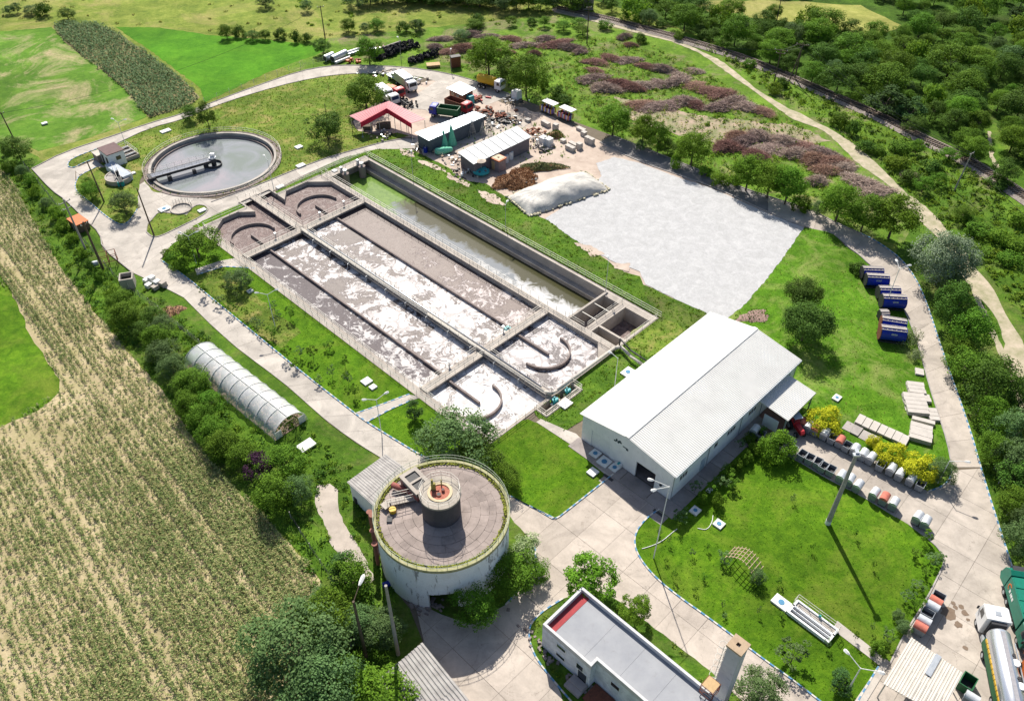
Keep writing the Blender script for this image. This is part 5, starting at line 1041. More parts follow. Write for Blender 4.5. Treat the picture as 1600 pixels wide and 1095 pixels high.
T = [
 # roadside row on the far side of the gravel
 (957, 212, 6.6, 5.6, 'plane', 'leftmost round green tree in the row above the gravel yard'), (1003, 228, 6.2, 4.2, 'plane2', 'bushy tree second in the row above the gravel yard'), (1027, 238, 6.0, 3.6, 'mid', 'darker tree third in the row above the gravel yard'), (1079, 259, 6.6, 5.2, 'plane', 'full round tree standing alone above the gravel yard middle'),
 (1165, 298, 6.6, 4.8, 'plane2', 'tree left of a close trio beside the asphalt patch'), (1198, 309, 6.8, 5.0, 'plane', 'middle tree of the trio at the road bend'), (1226, 319, 7.2, 5.0, 'plane2', 'tall right tree of the trio at the road bend'),
 (1305, 347, 7.0, 5.4, 'plane', 'left tree of the dense group before the container lawn'), (1345, 361, 6.6, 5.2, 'mid', 'middle tree of the dense group before the container lawn'), (1388, 372, 7.8, 6.0, 'plane2', 'large right tree of the dense group before the container lawn'),
 (1043, 240, 3.0, 3.4, 'dark', 'small dark tree squeezed behind the roadside row'),
 (1462, 445, 10.5, 10.0, 'silver', 'big silver grey willow beside the outer road'), (1482, 508, 8.2, 6.6, 'dark', 'dark tree just below the silver willow'), (1510, 545, 7.0, 6.2, 'mid', 'dark green tree between the outer road and the track'), (1535, 625, 8.4, 7.6, 'dark2', 'largest leafy tree below the silver willow row'), (1572, 700, 6.5, 6.0, 'dusty', 'grey green tree lowest behind the outer kerb'),
 (1545, 720, 4.6, 4.5, 'mid', 'low tree leaning over the outer kerb'), (1590, 860, 5.0, 5.0, 'dusty', 'pale bushy tree at the right edge above the green truck'), (1575, 800, 4.0, 4.4, 'mid', 'small tree at the right edge beside the yard'), (1595, 660, 5.5, 6.0, 'dark', 'dark tree at the right edge beside the footpath'),
 (1250, 482, 6.2, 6.0, 'willow', 'dark weeping willow, upper of the pair'), (1252, 532, 7.2, 8.0, 'willow', 'large weeping willow, lower of the pair'),
 (764, 118, 8.6, 7.2, 'plane', 'big bright tree behind the yellow tanker truck'), (822, 150, 8.8, 7.0, 'mid', 'big tree right of the yellow tanker truck'), (795, 134, 6.6, 4.6, 'dark', 'shaded tree between the two big yard trees'),
 (573, 170, 6.8, 6.6, 'mid', 'round tree left of the parked old trucks'), (578, 100, 6.0, 5.0, 'plane2', 'tree standing between long pipes and tyre heap'), (506, 84, 3.6, 3.6, 'dark', 'small dark tree by the distant utility pole'), (513, 218, 6.0, 5.8, 'dark2', 'dark round tree on the dry meadow'),
 (328, 203, 6.0, 3.2, 'dark', 'tall dark tree behind the clarifier rim'), (297, 188, 3.4, 2.9, 'dark2', 'smaller dark bush tree left behind the clarifier'), (145, 312, 3.2, 3.2, 'mid', 'low round tree at the left of the pump house island'), (198, 336, 4.2, 4.0, 'dusty', 'grey green round tree on the pump house island'), (141, 293, 2.2, 2.2, 'mid2', 'small shrubby tree under the leaning timber pole'),
 (312, 404, 5.6, 7.6, 'mid2', 'large dark green tree at the left corner of the aeration tanks'), (378, 450, 3.6, 5.0, 'dusty', 'round bristly shrub tree on the left lawn'), (648, 655, 3.8, 2.6, 'cone', 'small conifer beside the middle footpath'),
 (712, 728, 8.2, 10.6, 'dusty', 'large grey green tree covering the near corner of the tanks'), (742, 740, 6.4, 6.6, 'dark2', 'dark tree right of the large grey green tree'), (792, 760, 3.2, 4.0, 'mid', 'small round tree behind the round tank'), (676, 702, 4.0, 3.8, 'mid2', 'light green small tree before the near tank corner'),
 (33, 250, 5.0, 4.6, 'dark', 'dark tree beside the leaning pole at the left edge'), (745, 970, 5.0, 5.0, 'mid2', 'dark lush tree in front of the round tank wall'), (795, 915, 4.8, 6.2, 'mid', 'bushy tree at the right foot of the round tank'), (818, 878, 4.0, 4.4, 'cream', 'pale flowering tree right of the round tank'), (838, 905, 2.6, 3.2, 'mid2', 'low green shrub tree at the kerb by the round tank'),
 (918, 928, 5.4, 6.6, 'openb', 'tree with loose branches behind the red roof strip'), (990, 972, 4.2, 3.8, 'openb', 'thin airy tree beside the flat roof'), (1180, 1098, 4.0, 5.6, 'dusty', 'round tree right of the square chimney'),
 (460, 1050, 8.4, 11.0, 'dusty', 'large dusty green tree at the bottom beside the maize'), (505, 1090, 7.0, 8.5, 'dusty', 'dusty green tree at the bottom edge'), (600, 1115, 5.5, 7.0, 'plane', 'bright green tree before the corrugated shed'), (520, 985, 5.4, 6.0, 'mid', 'dark tree beside the left lamp post'), (555, 925, 5.2, 4.6, 'mid2', 'green tree at the end of the old path'), (600, 1000, 4.0, 5.0, 'dusty', 'silvery bush tree between the two poles'), (540, 905, 4.4, 4.0, 'cone', 'small conifer beside the old concrete path'),
 (1211, 712, 3.6, 4.6, 'lush', 'round bright green shrub at the canopy corner'), (1284, 668, 3.2, 4.8, 'yellow', 'round golden shrub beside the tractor'), (1388, 720, 2.8, 4.0, 'yellow', 'middle golden shrub above the bin row'), (1430, 742, 3.0, 4.6, 'yellow', 'right golden shrub above the bin row'), (1362, 698, 1.8, 2.2, 'yellow', 'smallest golden shrub among the slabs'), (1465, 750, 3.4, 3.8, 'dusty', 'grey green shrub under the small lamp by the kerb'),
 (1235, 1035, 3.4, 3.8, 'thin', 'sparse reddish small tree beside the sludge trough'), (1310, 1078, 3.6, 2.6, 'cone', 'small dark conifer beside the double lamp'),
 (405, 745, 3.6, 4.4, 'purple', 'dark purple shrub tree below the polytunnel'), (450, 735, 4.2, 5.0, 'mid2', 'green bush tree right of the purple shrub'), (432, 790, 5.0, 5.4, 'mid', 'dark round tree below the purple shrub'), (1420, 535, 2.6, 3.4, 'creambush', 'pale leafy shrub at the end of the blue containers'), (1430, 560, 1.6, 2.2, 'creambush', 'small pale shrub above the slab stacks'),
 (1340, 425, 1.8, 3.2, 'bushd', 'low dark shrub above the blue containers'),
]
TR_OBJ = [tree(*t[:5], t[5], cat='shrub' if 'shrub' in t[5] else 'tree', name='shrub' if 'shrub' in t[5] else 'tree') for t in T]
NTH = 'leftmost second third fourth fifth sixth seventh eighth ninth tenth eleventh twelfth thirteenth fourteenth fifteenth sixteenth seventeenth eighteenth nineteenth twentieth'.split()
def nth(i): return NTH[i] if i < 20 else f'{i+1}' + ('st' if (i+1) % 10 == 1 else 'nd' if (i+1) % 10 == 2 else 'rd' if (i+1) % 10 == 3 else 'th')
# dense hedge along the maize field: one after another between tunnel and field
hedge = [(8, 235), (20, 262), (40, 268), (52, 282), (60, 300), (75, 318), (88, 335), (100, 352), (112, 372), (125, 395), (138, 415), (160, 430), (180, 458), (192, 480), (205, 505), (222, 520), (238, 500), (248, 540), (262, 560), (275, 585), (290, 605), (255, 515), (300, 640), (318, 660), (340, 685), (352, 705), (330, 640), (305, 610), (375, 720), (470, 775), (515, 1010), (490, 985), (545, 1060), (500, 955), (560, 990)]
for i, (x, y) in enumerate(hedge):
    k = random.choice(['mid', 'mid2', 'dark', 'dusty', 'mid']) if 13 <= i else random.choice(['bush', 'bushd', 'bushl', 'dusty']); h = random.uniform(3.0, 4.6) if i >= 13 else random.uniform(1.6, 2.6)
    tree(x+random.uniform(-4, 4), y+6, h, h*random.uniform(1.0, 1.3), k, f'hedge bush beside the maize field, {nth(i).replace("leftmost", "first")} one going down from the left edge', 'hedge_bush', 'bush', 'hedge bushes beside the maize field')
# shrubs in the lawns
for i, (x, y, h, wd_, k) in enumerate([(270, 408, 1.7, 2.6, 'bush'), (283, 420, 1.9, 3.0, 'yellow'), (262, 400, 1.4, 1.8, 'bush'), (1170, 690, 1.4, 2, 'bush')]):
    if k == 'yellow': k = 'bushl'
    tree(x, y, h, wd_, k, ['dark leafy bush at the left road corner', 'yellow green bush at the road corner', 'small bush leaning over the left kerb', 'bush between canopy and windows'][i], 'bush', 'bush')
def group_plants(lst, label, group, name='sapling', cat='sapling'):
    hue = dict(dark='dark green', mid='mid green', mid2='fresh green', dusty='grey green', bush='leafy', bushd='dark', bushl='bright', thin='sparse', sapling='open', plane='bright')
    for i, (x, y, h, wd_, k) in enumerate(sorted(lst)): tree(x, y, h, wd_, k, f"{hue[k]} {cat}, {nth(i)} from the left among the {group}", name, cat, group)
group_plants([(x, y, random.uniform(1.6, 2.8), random.uniform(1.4, 2.2), random.choice(['thin', 'sapling'])) for x, y in [(322, 462), (345, 478), (362, 490), (385, 497), (410, 520), (425, 528), (398, 510), (450, 560), (470, 560), (462, 575), (490, 560), (540, 575), (520, 590), (545, 600), (500, 600), (430, 490), (438, 505), (455, 500), (515, 545), (352, 440), (372, 470), (555, 620)]], 'thin young tree with open leaves on the left lawn', 'young trees on the left lawn')
group_plants([(x, y, random.uniform(1.6, 2.6), random.uniform(1.5, 2.4), random.choice(['thin', 'sapling', 'bush'])) for x, y in [(1095, 785), (1085, 770), (1110, 770), (1125, 762), (1135, 745), (1150, 735), (1165, 722), (1178, 708), (1140, 760), (1120, 790), (1065, 812), (1155, 700), (1190, 680)]], 'leafy shrub in the planting beside the warehouse front wall', 'shrubs in front of the warehouse windows', 'shrub', 'shrub')
group_plants([(x, y, random.uniform(1.2, 2.2), random.uniform(1.3, 2.3), random.choice(['thin', 'dusty', 'bush', 'sapling'])) for x, y in [(1430, 870), (1445, 900), (1432, 920), (1452, 880), (1415, 940), (1432, 950), (1400, 965), (1410, 985), (1385, 1000), (1370, 1020), (1465, 875), (1442, 845)]], 'leafy shrub along the right edge of the big lawn', 'shrubs along the right lawn edge', 'shrub', 'shrub')
group_plants([(x, y, random.uniform(.9, 1.9), random.uniform(.6, 1.0), random.choice(['thin', 'sapling'])) for x, y in [(1030, 835), (1045, 850), (1080, 868), (1098, 905), (1085, 925), (1052, 905), (1132, 965), (1238, 785), (1335, 840), (1363, 888), (1267, 860), (1215, 912), (1184, 960), (1290, 1010), (1335, 1000), (1220, 965), (1060, 830), (1105, 860), (1128, 950), (1360, 985), (1040, 880)]], 'tiny young tree standing in the big mown lawn', 'young trees on the big lawn')
group_plants([(x, y, random.uniform(1.8, 3.0), random.uniform(2.4, 4), random.choice(['bush', 'bushd', 'bushl', 'dusty'])) for x, y in [(330+i*0, 0) for i in range(0)]+[(1055, 262), (1000, 236), (1100, 275), (1120, 288), (1140, 290), (1250, 330), (1275, 335), (880, 160), (870, 150), (850, 140)]], 'bushy undergrowth shrub between roadside trees and brush heaps', 'undergrowth along the far roadside', 'bush', 'bush')
group_plants([(x, y, random.uniform(2, 3.6), random.uniform(3, 5.5), random.choice(['dark', 'dusty', 'bushd', 'mid'])) for x, y in [(15, 22), (28, 20), (50, 22), (70, 25), (355, 60), (375, 57), (395, 62), (415, 62), (440, 60), (462, 65), (480, 66), (545, 50), (570, 50), (590, 48), (630, 50), (650, 50), (655, 45), (107, 30), (415, 12), (480, 18), (742, 44), (745, 38), (720, 60)]], 'dark thicket bush on the open meadow far behind the plant', 'thicket bushes on the far meadow', 'bush', 'bush')
group_plants([(x, y, random.uniform(1.6, 3.2), random.uniform(3, 5), random.choice(['bush', 'bushd', 'bushl', 'mid2'])) for x, y in [(1180, 70), (1220, 135), (1330, 210), (1370, 240), (1400, 262), (1420, 285), (1440, 300), (1455, 265), (1465, 290), (1480, 250), (1350, 235), (1310, 195), (1405, 235), (1430, 240), (1500, 345), (1515, 350), (1525, 365), (1560, 290), (1590, 350), (1560, 380), (1585, 390), (1575, 410), (1210, 145), (1170, 105), (1030, 42), (975, 35), (945, 45), (905, 40), (880, 48), (850, 42), (1060, 62), (1100, 60), (830, 38), (800, 40), (1130, 75), (910, 55), (1000, 65)]], 'green shrub on the weedy slope between track and railway', 'shrubs on the railway slope', 'bush', 'bush')
group_plants([(x, y, random.uniform(3.5, 6), random.uniform(4, 6.5), random.choice(['dark', 'mid', 'dusty', 'mid2'])) for x, y in [(1590, 740), (1605, 780), (1575, 740), (1610, 700), (1580, 770), (1600, 830), (1555, 690), (1540, 665), (1600, 620), (1495, 560), (1500, 590), (1478, 470), (1620, 660)]], 'dense tree in the belt beside the outer road kerb', 'trees beside the outer road', 'tree', 'tree')
group_plants([(x, y, random.uniform(3, 5.5), random.uniform(4.5, 7.5), random.choice(['dark', 'mid', 'dusty'])) for x in range(560, 905, 19) for y in [5+max(0, (x-700))*.05+random.uniform(-4, 6)]]+[(x, y-16, 5, 7, 'dark') for x in range(640, 900, 24) for y in [8]], 'dark tree in the distant belt left of the railway gatehouse', 'trees in the distant belt', 'tree', 'tree')
# ---- the wood right of the railway: individual trees, nearest first, on the wooded ground
wood = SP([(935, 12), (1010, 40), (1110, 62), (1240, 120), (1310, 150), (1380, 188), (1450, 218), (1500, 240), (1600, 310), (1720, 380), (1900, 300), (1750, -60), (1600, -70), (1400, -70), (1150, -60), (950, -40)])
gap = [SP([(1082, 25), (1190, 28), (1290, 50), (1385, 68), (1430, 45), (1350, -5), (1080, -8)]), SP([(1527, 110), (1560, 110), (1556, 180), (1570, 230), (1640, 300), (1640, 345), (1545, 265), (1530, 230)])]
Q = scatter(wood, .5, gap); picked = []; cell = {}
cand = sorted([tuple(q) for q in Q], key=lambda q: random.random())
for q in cand:
    mind = 4.5+.012*max(0, q[1]-130); gx, gy = int(q[0]//6), int(q[1]//6)
    if all((q[0]-p[0])**2+(q[1]-p[1])**2 > mind*mind for dx in (-1, 0, 1) for dy in (-1, 0, 1) for p in cell.get((gx+dx, gy+dy), ())):
        cell.setdefault((gx, gy), []).append(q); picked.append(q)
picked = [p for p in picked if abs(p[0]/(p[1]*.745+38)) < 1.02 and p[1] < 275]
random.shuffle(picked); picked = sorted(picked, key=lambda p: p[1])[:296]
for q in picked:
    h = random.uniform(4.2, 7.2); k = random.choices(['dark', 'dark2', 'mid', 'mid2', 'dusty', 'plane', 'cone', 'bushl', 'willow'], [2.6, 2.6, 3, 2.4, 1.2, 1.6, .5, 1.2, .6])[0]; h *= random.choice([.6, .85, 1, 1.15])
    tree(0, 0, h, h*random.uniform(.95, 1.35), k, 'leafy tree of the dense wood beyond the railway', 'woodland_tree', 'tree', 'trees of the dense wood', pos=q)
# ---- uncountable low growth
def weeds(name, polys, dens, size, mat, label, h=.35, leaf=.13, per=26, excl=(), z=.05):
    out = []
    for poly in polys:
        P = scatter(poly, dens, excl); 
        if len(P) == 0: continue
        R = rng.uniform(.5, 1.3, len(P))*size; idx = np.repeat(np.arange(len(P)), per); D = sph(len(idx)); D[:, 2] = np.abs(D[:, 2])
        c = np.column_stack([P[idx], np.full(len(idx), z)])+D*np.column_stack([R[idx], R[idx], R[idx]*h/size*1.0])*(.4+.6*rng.random(len(idx)))[:, None]
        out.append(cards(c, leaf*rng.uniform(.6, 1.3, len(c)), D+np.array([0, 0, .4]), .8, .6))
    o = quads_object(name, np.concatenate(out), mat, None, 'stuff'); o['label'] = label; return o
verge_poly = SP([(0, 250), (50, 285), (90, 330), (140, 385), (165, 420), (210, 445), (262, 475), (330, 530), (400, 600), (480, 668), (545, 725), (575, 780), (590, 860), (620, 940), (600, 1060), (480, 1130), (500, 1000), (480, 900), (450, 850), (400, 790), (345, 735), (290, 660), (250, 600), (205, 555), (140, 480), (80, 400), (30, 320), (-30, 250)])
oldpath = SP([(495, 757), (530, 755), (545, 830), (585, 905), (560, 915), (520, 855)])
weeds('weeds', [verge_poly], .28, .65, L_weed, 'bright weeds filling the strip beside the field', .5, .13, 34, [oldpath]); weeds('weeds', [verge_poly], .18, .8, L_weedd, 'darker weeds filling the strip beside the field', .7, .14, 36, [oldpath])
bankr = SP([(1060, 60), (1110, 70), (1235, 128), (1380, 195), (1500, 250), (1600, 330), (1640, 420), (1600, 500), (1520, 400), (1440, 320), (1350, 235), (1290, 195), (1200, 140), (1120, 85)])
weeds('weeds', [bankr], .16, .8, L_weed, 'rank weeds on the slope between track and railway', .55, .2, 30); weeds('weeds', [bankr], .07, 1.1, L_weedd, 'dark weeds on the slope between track and railway', .8, .22, 34)
brushg = SP([(650, 80), (800, 60), (1000, 60), (1130, 130), (1260, 200), (1380, 320), (1330, 358), (1200, 300), (1050, 245), (960, 210), (870, 160), (760, 120)])
weeds('weeds', [brushg], .10, .7, L_weed, 'weeds between the brush heaps', .4, .17, 24)
bankb = SP([(1480, 560), (1520, 560), (1600, 700), (1640, 900), (1600, 920), (1560, 790), (1530, 700)])
weeds('weeds', [bankb], .35, .7, L_weedd, 'weeds outside the painted kerb', .6, .15, 30)
weeds('weeds', [LAWNS[10], LAWNS[9]], .35, .45, L_weed, 'weeds round the tank and flat roofed building', .35, .1, 22, [[(TC[0]+7.9*math.cos(a), TC[1]+7.9*math.sin(a)) for a in np.linspace(0, 6.28, 24)]])
chb = SP([(560, 250), (650, 262), (760, 330), (850, 385), (960, 430), (1010, 470), (1050, 500), (1000, 470), (880, 400), (720, 310)])
weeds('weeds', [LAWNS[5]], .20, .42, L_weed, 'clumps of weeds on the channel bank', .25, .11, 20, [basin_hole, W_grav])
def blades(name, polys, dens, h, wd_, mat, label, excl=(), z=.05):
    out = []
    for poly in polys:
        P = scatter(poly, dens, list(excl)); n = len(P)
        if not n: continue
        a = rng.random(n)*6.28; d = np.column_stack([np.cos(a), np.sin(a), np.zeros(n)]); b0 = np.column_stack([P, np.full(n, z)]); ln = rng.normal(size=(n, 3))*h*.6; ln[:, 2] = 0; hh = h*rng.uniform(.5, 1.3, n); w_ = wd_*rng.uniform(.6, 1.3, n)
        up = np.column_stack([np.zeros((n, 2)), hh]); out.append(np.stack([b0-d*w_[:, None], b0+d*w_[:, None], b0+d*w_[:, None]*.3+up+ln, b0-d*w_[:, None]*.5+up*.9+ln], 1))
    o = quads_object(name, np.concatenate(out), mat, None, 'stuff'); o['label'] = label; return o
wh_poly = [wloc(x, y) for x, y in rect(-4.2, -2.3, WL, WW)]
EX = [basin_hole, wh_poly, W_grav, clar_hole, sump_hole]
blades('grass', [LAWNS[i] for i in (6, 7, 8)], 4.0, .09, .09, L_grass, 'tufts of lawn grass', EX)
blades('grass', [LAWNS[i] for i in (0, 1, 2, 3)], 1.6, .2, .13, L_dry, 'dry grass tufts around the clarifier', EX)
blades('grass', [LAWNS[3], LAWNS[5]], 1.4, .2, .13, L_grass, 'green grass tufts around the clarifier', EX)
# ---- maize
def maize(name, poly, ang, pitch, step, h, mat, label, dens, excl=(), leaves=5, seed=0, wdt=.05):
    P = np.array(poly); ca, sa = math.cos(ang), math.sin(ang); u = P@np.array([ca, sa]); v = P@np.array([-sa, ca])
    uu, vv = np.meshgrid(np.arange(u.min(), u.max(), step), np.arange(v.min(), v.max(), pitch)); uu = uu.ravel()+rng.normal(0, step*.3, uu.size); vv = vv.ravel()+rng.normal(0, .09, vv.size)
    W = np.column_stack([uu*ca-vv*sa, uu*sa+vv*ca]); k = inpoly(W, poly) & (np.abs(W[:, 0]) < W[:, 1]*.62+35)
    for e in excl: k &= ~inpoly(W, e)
    W = W[k]; uu, vv = uu[k], vv[k]
    d = dens(W, uu, vv); k = rng.random(len(W)) < d; W = W[k]; sz = (.55+.45*d[k])*rng.uniform(.7, 1.2, len(W)); n = len(W)
    idx = np.repeat(np.arange(n), leaves); m = len(idx); a = rng.random(m)*6.28; D = np.column_stack([np.cos(a), np.sin(a), np.zeros(m)]); Sd = np.column_stack([-np.sin(a), np.cos(a), np.zeros(m)]); s = sz[idx]; z0 = rng.uniform(.05, .6, m)*h*s
    base = np.column_stack([W[idx], z0]); L = h*.62*s*rng.uniform(.6, 1.2, m); mid = base+D*(L*.55)[:, None]+np.column_stack([np.zeros((m, 2)), L*.35]); tip = base+D*L[:, None]+np.column_stack([np.zeros((m, 2)), -L*.1]); w_ = (wdt*(.7+.6*rng.random(m)))[:, None]
    V = np.concatenate([np.stack([base-Sd*w_*.5, base+Sd*w_*.5, mid+Sd*w_, mid-Sd*w_], 1), np.stack([mid-Sd*w_, mid+Sd*w_, tip+Sd*w_*.15, tip-Sd*w_*.15], 1)])
    o = quads_object(name, V, mat, None, 'stuff'); o['label'] = label; return o
dense_poly = np.array(SP([(255, 640), (300, 680), (350, 745), (410, 800), (455, 850), (500, 905), (505, 1000), (440, 1150), (280, 1150), (220, 1000), (140, 870), (100, 760), (160, 700)]))
dp = [tuple(p) for p in dense_poly]; dc = S2(330, 880)
def n2(W, s, ph=0): return .5+.25*(np.sin(W[:, 0]*s+ph)+np.sin(W[:, 1]*s*1.3+ph*2))+.2*np.sin((W[:, 0]+W[:, 1])*s*2.1+ph)
def dens_near(W, u, v):
    c = np.array(S2(395, 930)); ax = np.array([math.cos(row_ang), math.sin(row_ang)]); t = np.abs((W-c)@np.array([-ax[1], ax[0]])+4*np.sin(((W-c)@ax)*.12))
    d = np.clip(1.0-.024*np.maximum(0, t-4), .42, .90)*np.clip(1.05-.011*np.maximum(0, (c-W)@ax), .55, 1)+.28*(n2(W, .14, 1)-.5)+.2*(n2(W, .45, 2)-.5)+.15*(n2(W, 1.3, 3)-.5)
    rowk = np.sin(np.round(v/1.0)*12.9898)*43758.5; rowk = rowk-np.floor(rowk); d = d+.30*(rowk-.5); d = np.where(rowk < .06, d*.5, d)
    return np.clip(d, .05, .98)
gp = SP([(-300, 380), (18, 455), (93, 592), (92, 612), (0, 667), (-300, 735)]); nearf = [p for p in P_field]
maize('maize', nearf, row_ang, .75, .2, .85, L_corn, 'rows of young maize in the ploughed field', dens_near, [gp], 5, wdt=.045)
maize('maize', nearf, row_ang, .75, .3, .8, L_cornpale, 'paler maize leaves and weeds in the rows', dens_near, [gp], 6, wdt=.05)
L_cornf = leaf_mat('far_maize_leaves', (.05, .11, .04), (.28, .40, .20), .3, .5)
maize('maize', P_farcorn, head((85, 42), (235, 178)), 1.0, .42, 1.3, L_cornf, 'dark maize in the narrow far strip', lambda W, u, v: np.clip(.9+.3*(n2(W, .2)-.5), .3, 1), (), 5, wdt=.11)

weeds('meadow_tufts', [SP([(-60, 30), (80, 38), (250, 40), (500, 70), (600, 60), (900, 45), (1000, 20), (560, -60), (-60, -60)])], .02, .8, L_dry, 'dry grass clumps on the far meadow', .22, .25, 14); weeds('meadow_tufts', [SP([(250, 20), (500, 45), (640, 75), (900, 45), (1000, 20), (560, -40)])], .012, 1.0, L_weed, 'green clumps on the far meadow', .3, .3, 18)

weeds('weeds', [brushg], .12, .9, L_weed, 'bright weeds growing through the brush heaps', .9, .16, 26)

blades('grass', [LAWNS[7]], .8, .16, .10, L_dry, 'pale seed heads in the container lawn', EX); blades('grass', [mound], 2.5, .2, .10, L_dry, 'dry tufts on the left lawn', EX)

blades('grass', [verge_poly], 3.2, .28, .11, L_weed, 'tall grass between hedge and left road', [oldpath]); blades('grass', [bankr, bankb], 1.2, .5, .2, L_weed, 'tall grass on the railway slope')
blades('grass', [brushg], .8, .4, .2, L_dry, 'dry grass among the brush heaps'); blades('grass', [LAWNS[5]], 2.0, .22, .1, L_weed, 'tall grass on the channel bank', [basin_hole, W_grav, wh_poly])

yardp = SP([(700, 200), (745, 185), (850, 195), (900, 220), (900, 250), (850, 260), (800, 255), (700, 235)]); blades('grass', [yardp], .5, .3, .2, L_weed, 'weeds in the storage yard'); weeds('weeds', [yardp], .03, .6, L_weed, 'weed clumps in the storage yard', .4, .12, 22)
# ================================================================ VEHICLES, BINS, CONTAINERS
def wheel(parent, x, y, r=.5, w_=.3):
    m_ = MB(); s_ = 1 if y > 0 else -1; m_.tube((x, y-w_/2*s_, r), (x, y+w_/2*s_, r), r, 18); o = m_.build('wheel', m_black, parent)
    m_ = MB(); m_.tube((x, y+w_/2*s_, r), (x, y+(w_/2+.03)*s_, r), r*.5, 12); m_.build('rim', m_galv, o); return o
def loft(m_, secs, mi=0):
    """secs: list of closed loops (same length) -> skinned solid"""
    n = len(secs[0]); vs_ = [v for s in secs for v in s]; fs = []
    for k in range(len(secs)-1):
        for i in range(n): fs.append((k*n+i, k*n+(i+1) % n, (k+1)*n+(i+1) % n, (k+1)*n+i))
    fs += [tuple(range(n))[::-1], tuple(range((len(secs)-1)*n, len(secs)*n))]
    return m_.add(vs_, fs, mi)
def cab(parent, x0, L, w_, z0, h, mat, raised=False):
    """cab-over: front at x0+L, bevelled edges"""
    m_ = MB(); prof = [(x0, z0), (x0+L*.98, z0), (x0+L, z0+h*.45), (x0+L*.9, z0+h*.92), (x0+L*.78, z0+h), (x0+.05, z0+h)]
    secs = []
    for y, k in ((-w_/2, .95), (-w_/2+.1, 1), (w_/2-.1, 1), (w_/2, .95)):
        cx, cz = x0+L/2, z0+h/2; secs.append([(cx+(a-cx)*k, y, cz+(b_-cz)*k) for a, b_ in prof])
    loft(m_, secs); c = m_.build('cab', mat, parent)
    m_ = MB(); a_, b_ = Vector((x0+L+.015, 0, z0+h*.48)), Vector((x0+L*.905+.02, 0, z0+h*.9)); ww = w_/2-.2
    m_.add([(a_.x, -ww, a_.z), (a_.x, ww, a_.z), (b_.x, ww*.92, b_.z), (b_.x, -ww*.92, b_.z)], [(0, 1, 2, 3)]); m_.build('windscreen', m_glass, c)
    for s_ in (-1, 1):
        m_ = MB(); m_.box((x0+L*.58, s_*(w_/2+.0), z0+h*.5), (L*.42, .04, h*.34), topx=.8); m_.build('side_window', m_glass, c)
        m_ = MB(); m_.box((x0+L*.97, s_*(w_/2+.15), z0+h*.45), (.08, .2, .5)); m_.build('mirror', m_dark, c)
        m_ = MB(); m_.box((x0+L*.985, s_*w_*.34, z0+.12), (.06, .35, .2)); m_.build('headlight', m_galv, c)
    m_ = MB(); m_.box((x0+L*.4, 0, z0+h), (.55, .6, .05)); m_.build('roof_hatch', m_galv, c)
    return c
def cyl_x(m_, x0, x1, r, zc, n=24, dome=.25, ry=1.0, mi=0):
    secs = []
    for x, k in ((x0, .55), (x0+dome*.35, .85), (x0+dome, 1), (x1-dome, 1), (x1-dome*.35, .85), (x1, .55)):
        secs.append([(x, r*k*ry*math.cos(2*PI*i/n), zc+r*k*math.sin(2*PI*i/n)) for i in range(n)])
    return loft(m_, secs, mi)
def place(name, label, cat, a, b, group=None, off=0, z=0):
    """thing whose origin is at ground point a, x axis pointing at b"""
    return thing(name, label, cat, S2(*a), head(a, b)+off, group)
def chassis(t, x0, x1, w_=.9, z=.75):
    m_ = MB()
    for y in (-w_/2, w_/2): m_.beam((x0, y, z), (x1, y, z), .14, .28)
    for x in np.linspace(x0+.3, x1-.3, 4): m_.beam((x, -w_/2, z), (x, w_/2, z), .14, .2)
    m_.build('chassis', m_dark, t)
# --- tanker with silver trailer at the lower right (cab up, body running out of frame)
tk = place('tanker_truck', 'white cab tanker truck with long silver tank and green flank', 'tanker truck', (1530, 985), (1521, 925)); tk.rotation_euler[2] = head((1562, 1105), (1538, 985)); tk.location = S(1546, 1010)
cab(tk, 1.1, 2.3, 2.5, .75, 2.75, m_truckw); chassis(tk, -11.5, 2.8)
m_ = MB(); cyl_x(m_, -12.5, .35, 1.18, 2.45, 32, .35); m_.build('tank', M('polished_silver_tank', (.62, .64, .68), (.52, .54, .58), rough=.25, metal=.75, scale=.5), tk, smooth=True)
m_ = MB(); m_.box((-6, 0, 3.6), (11.6, .4, .07)); m_.build('catwalk', M('worn_grey_catwalk', (.36, .35, .37), scale=3), tk)
for x in (-3.6, -6.2, -8.8):
    m_ = MB(); m_.cyl((x, -.75, 3.25), .42, .25, 20); m_.build('manhole', m_truckw, tk, smooth=False); m_ = MB(); m_.box((x+.75, -.72, 3.42), (.5, .25, .12)); m_.box((x+.75, -.5, 3.45), (.1, .5, .1)); m_.build('valve', m_dark, tk)
m_ = MB()
for y in (-.35, -1.05): m_.beam((-1.2, y-.1, 3.3), (-11, y-.1, 3.3), .06, .16)
m_.build('spill_rail', m_galv, tk)
for s_ in (-1, 1):
    m_ = MB(); m_.box((-5.6, s_*1.16, .85), (10.6, .08, 1.05)); m_.build('side_skirt', m_greend, tk, label='green side skirt'); m_ = MB()
    for k in range(17): m_.box((-.8-k*.6, s_*1.14, 1.92), (.5, .14, .3))
    m_.build('yellow_band', m_yellow, tk, label='yellow blocks along the tank side'); 
for x in (2.4, -1.6, -6.8, -8.0, -9.3):
    for y in (-1.05, 1.05): wheel(tk, x, y, .5, .32)
m_ = MB(); m_.tube((-.1, -.9, 1.1), (-.1, -1.25, 1.1), .3, 12); m_.box((.1, .95, .7), (.9, .35, .5)); m_.build('fuel_tank', m_galv, tk)
m_ = MB(); m_.box((.9, 0, 1.0), (.35, 1.6, 2.3)); m_.build('air_deflector', m_dark, tk)
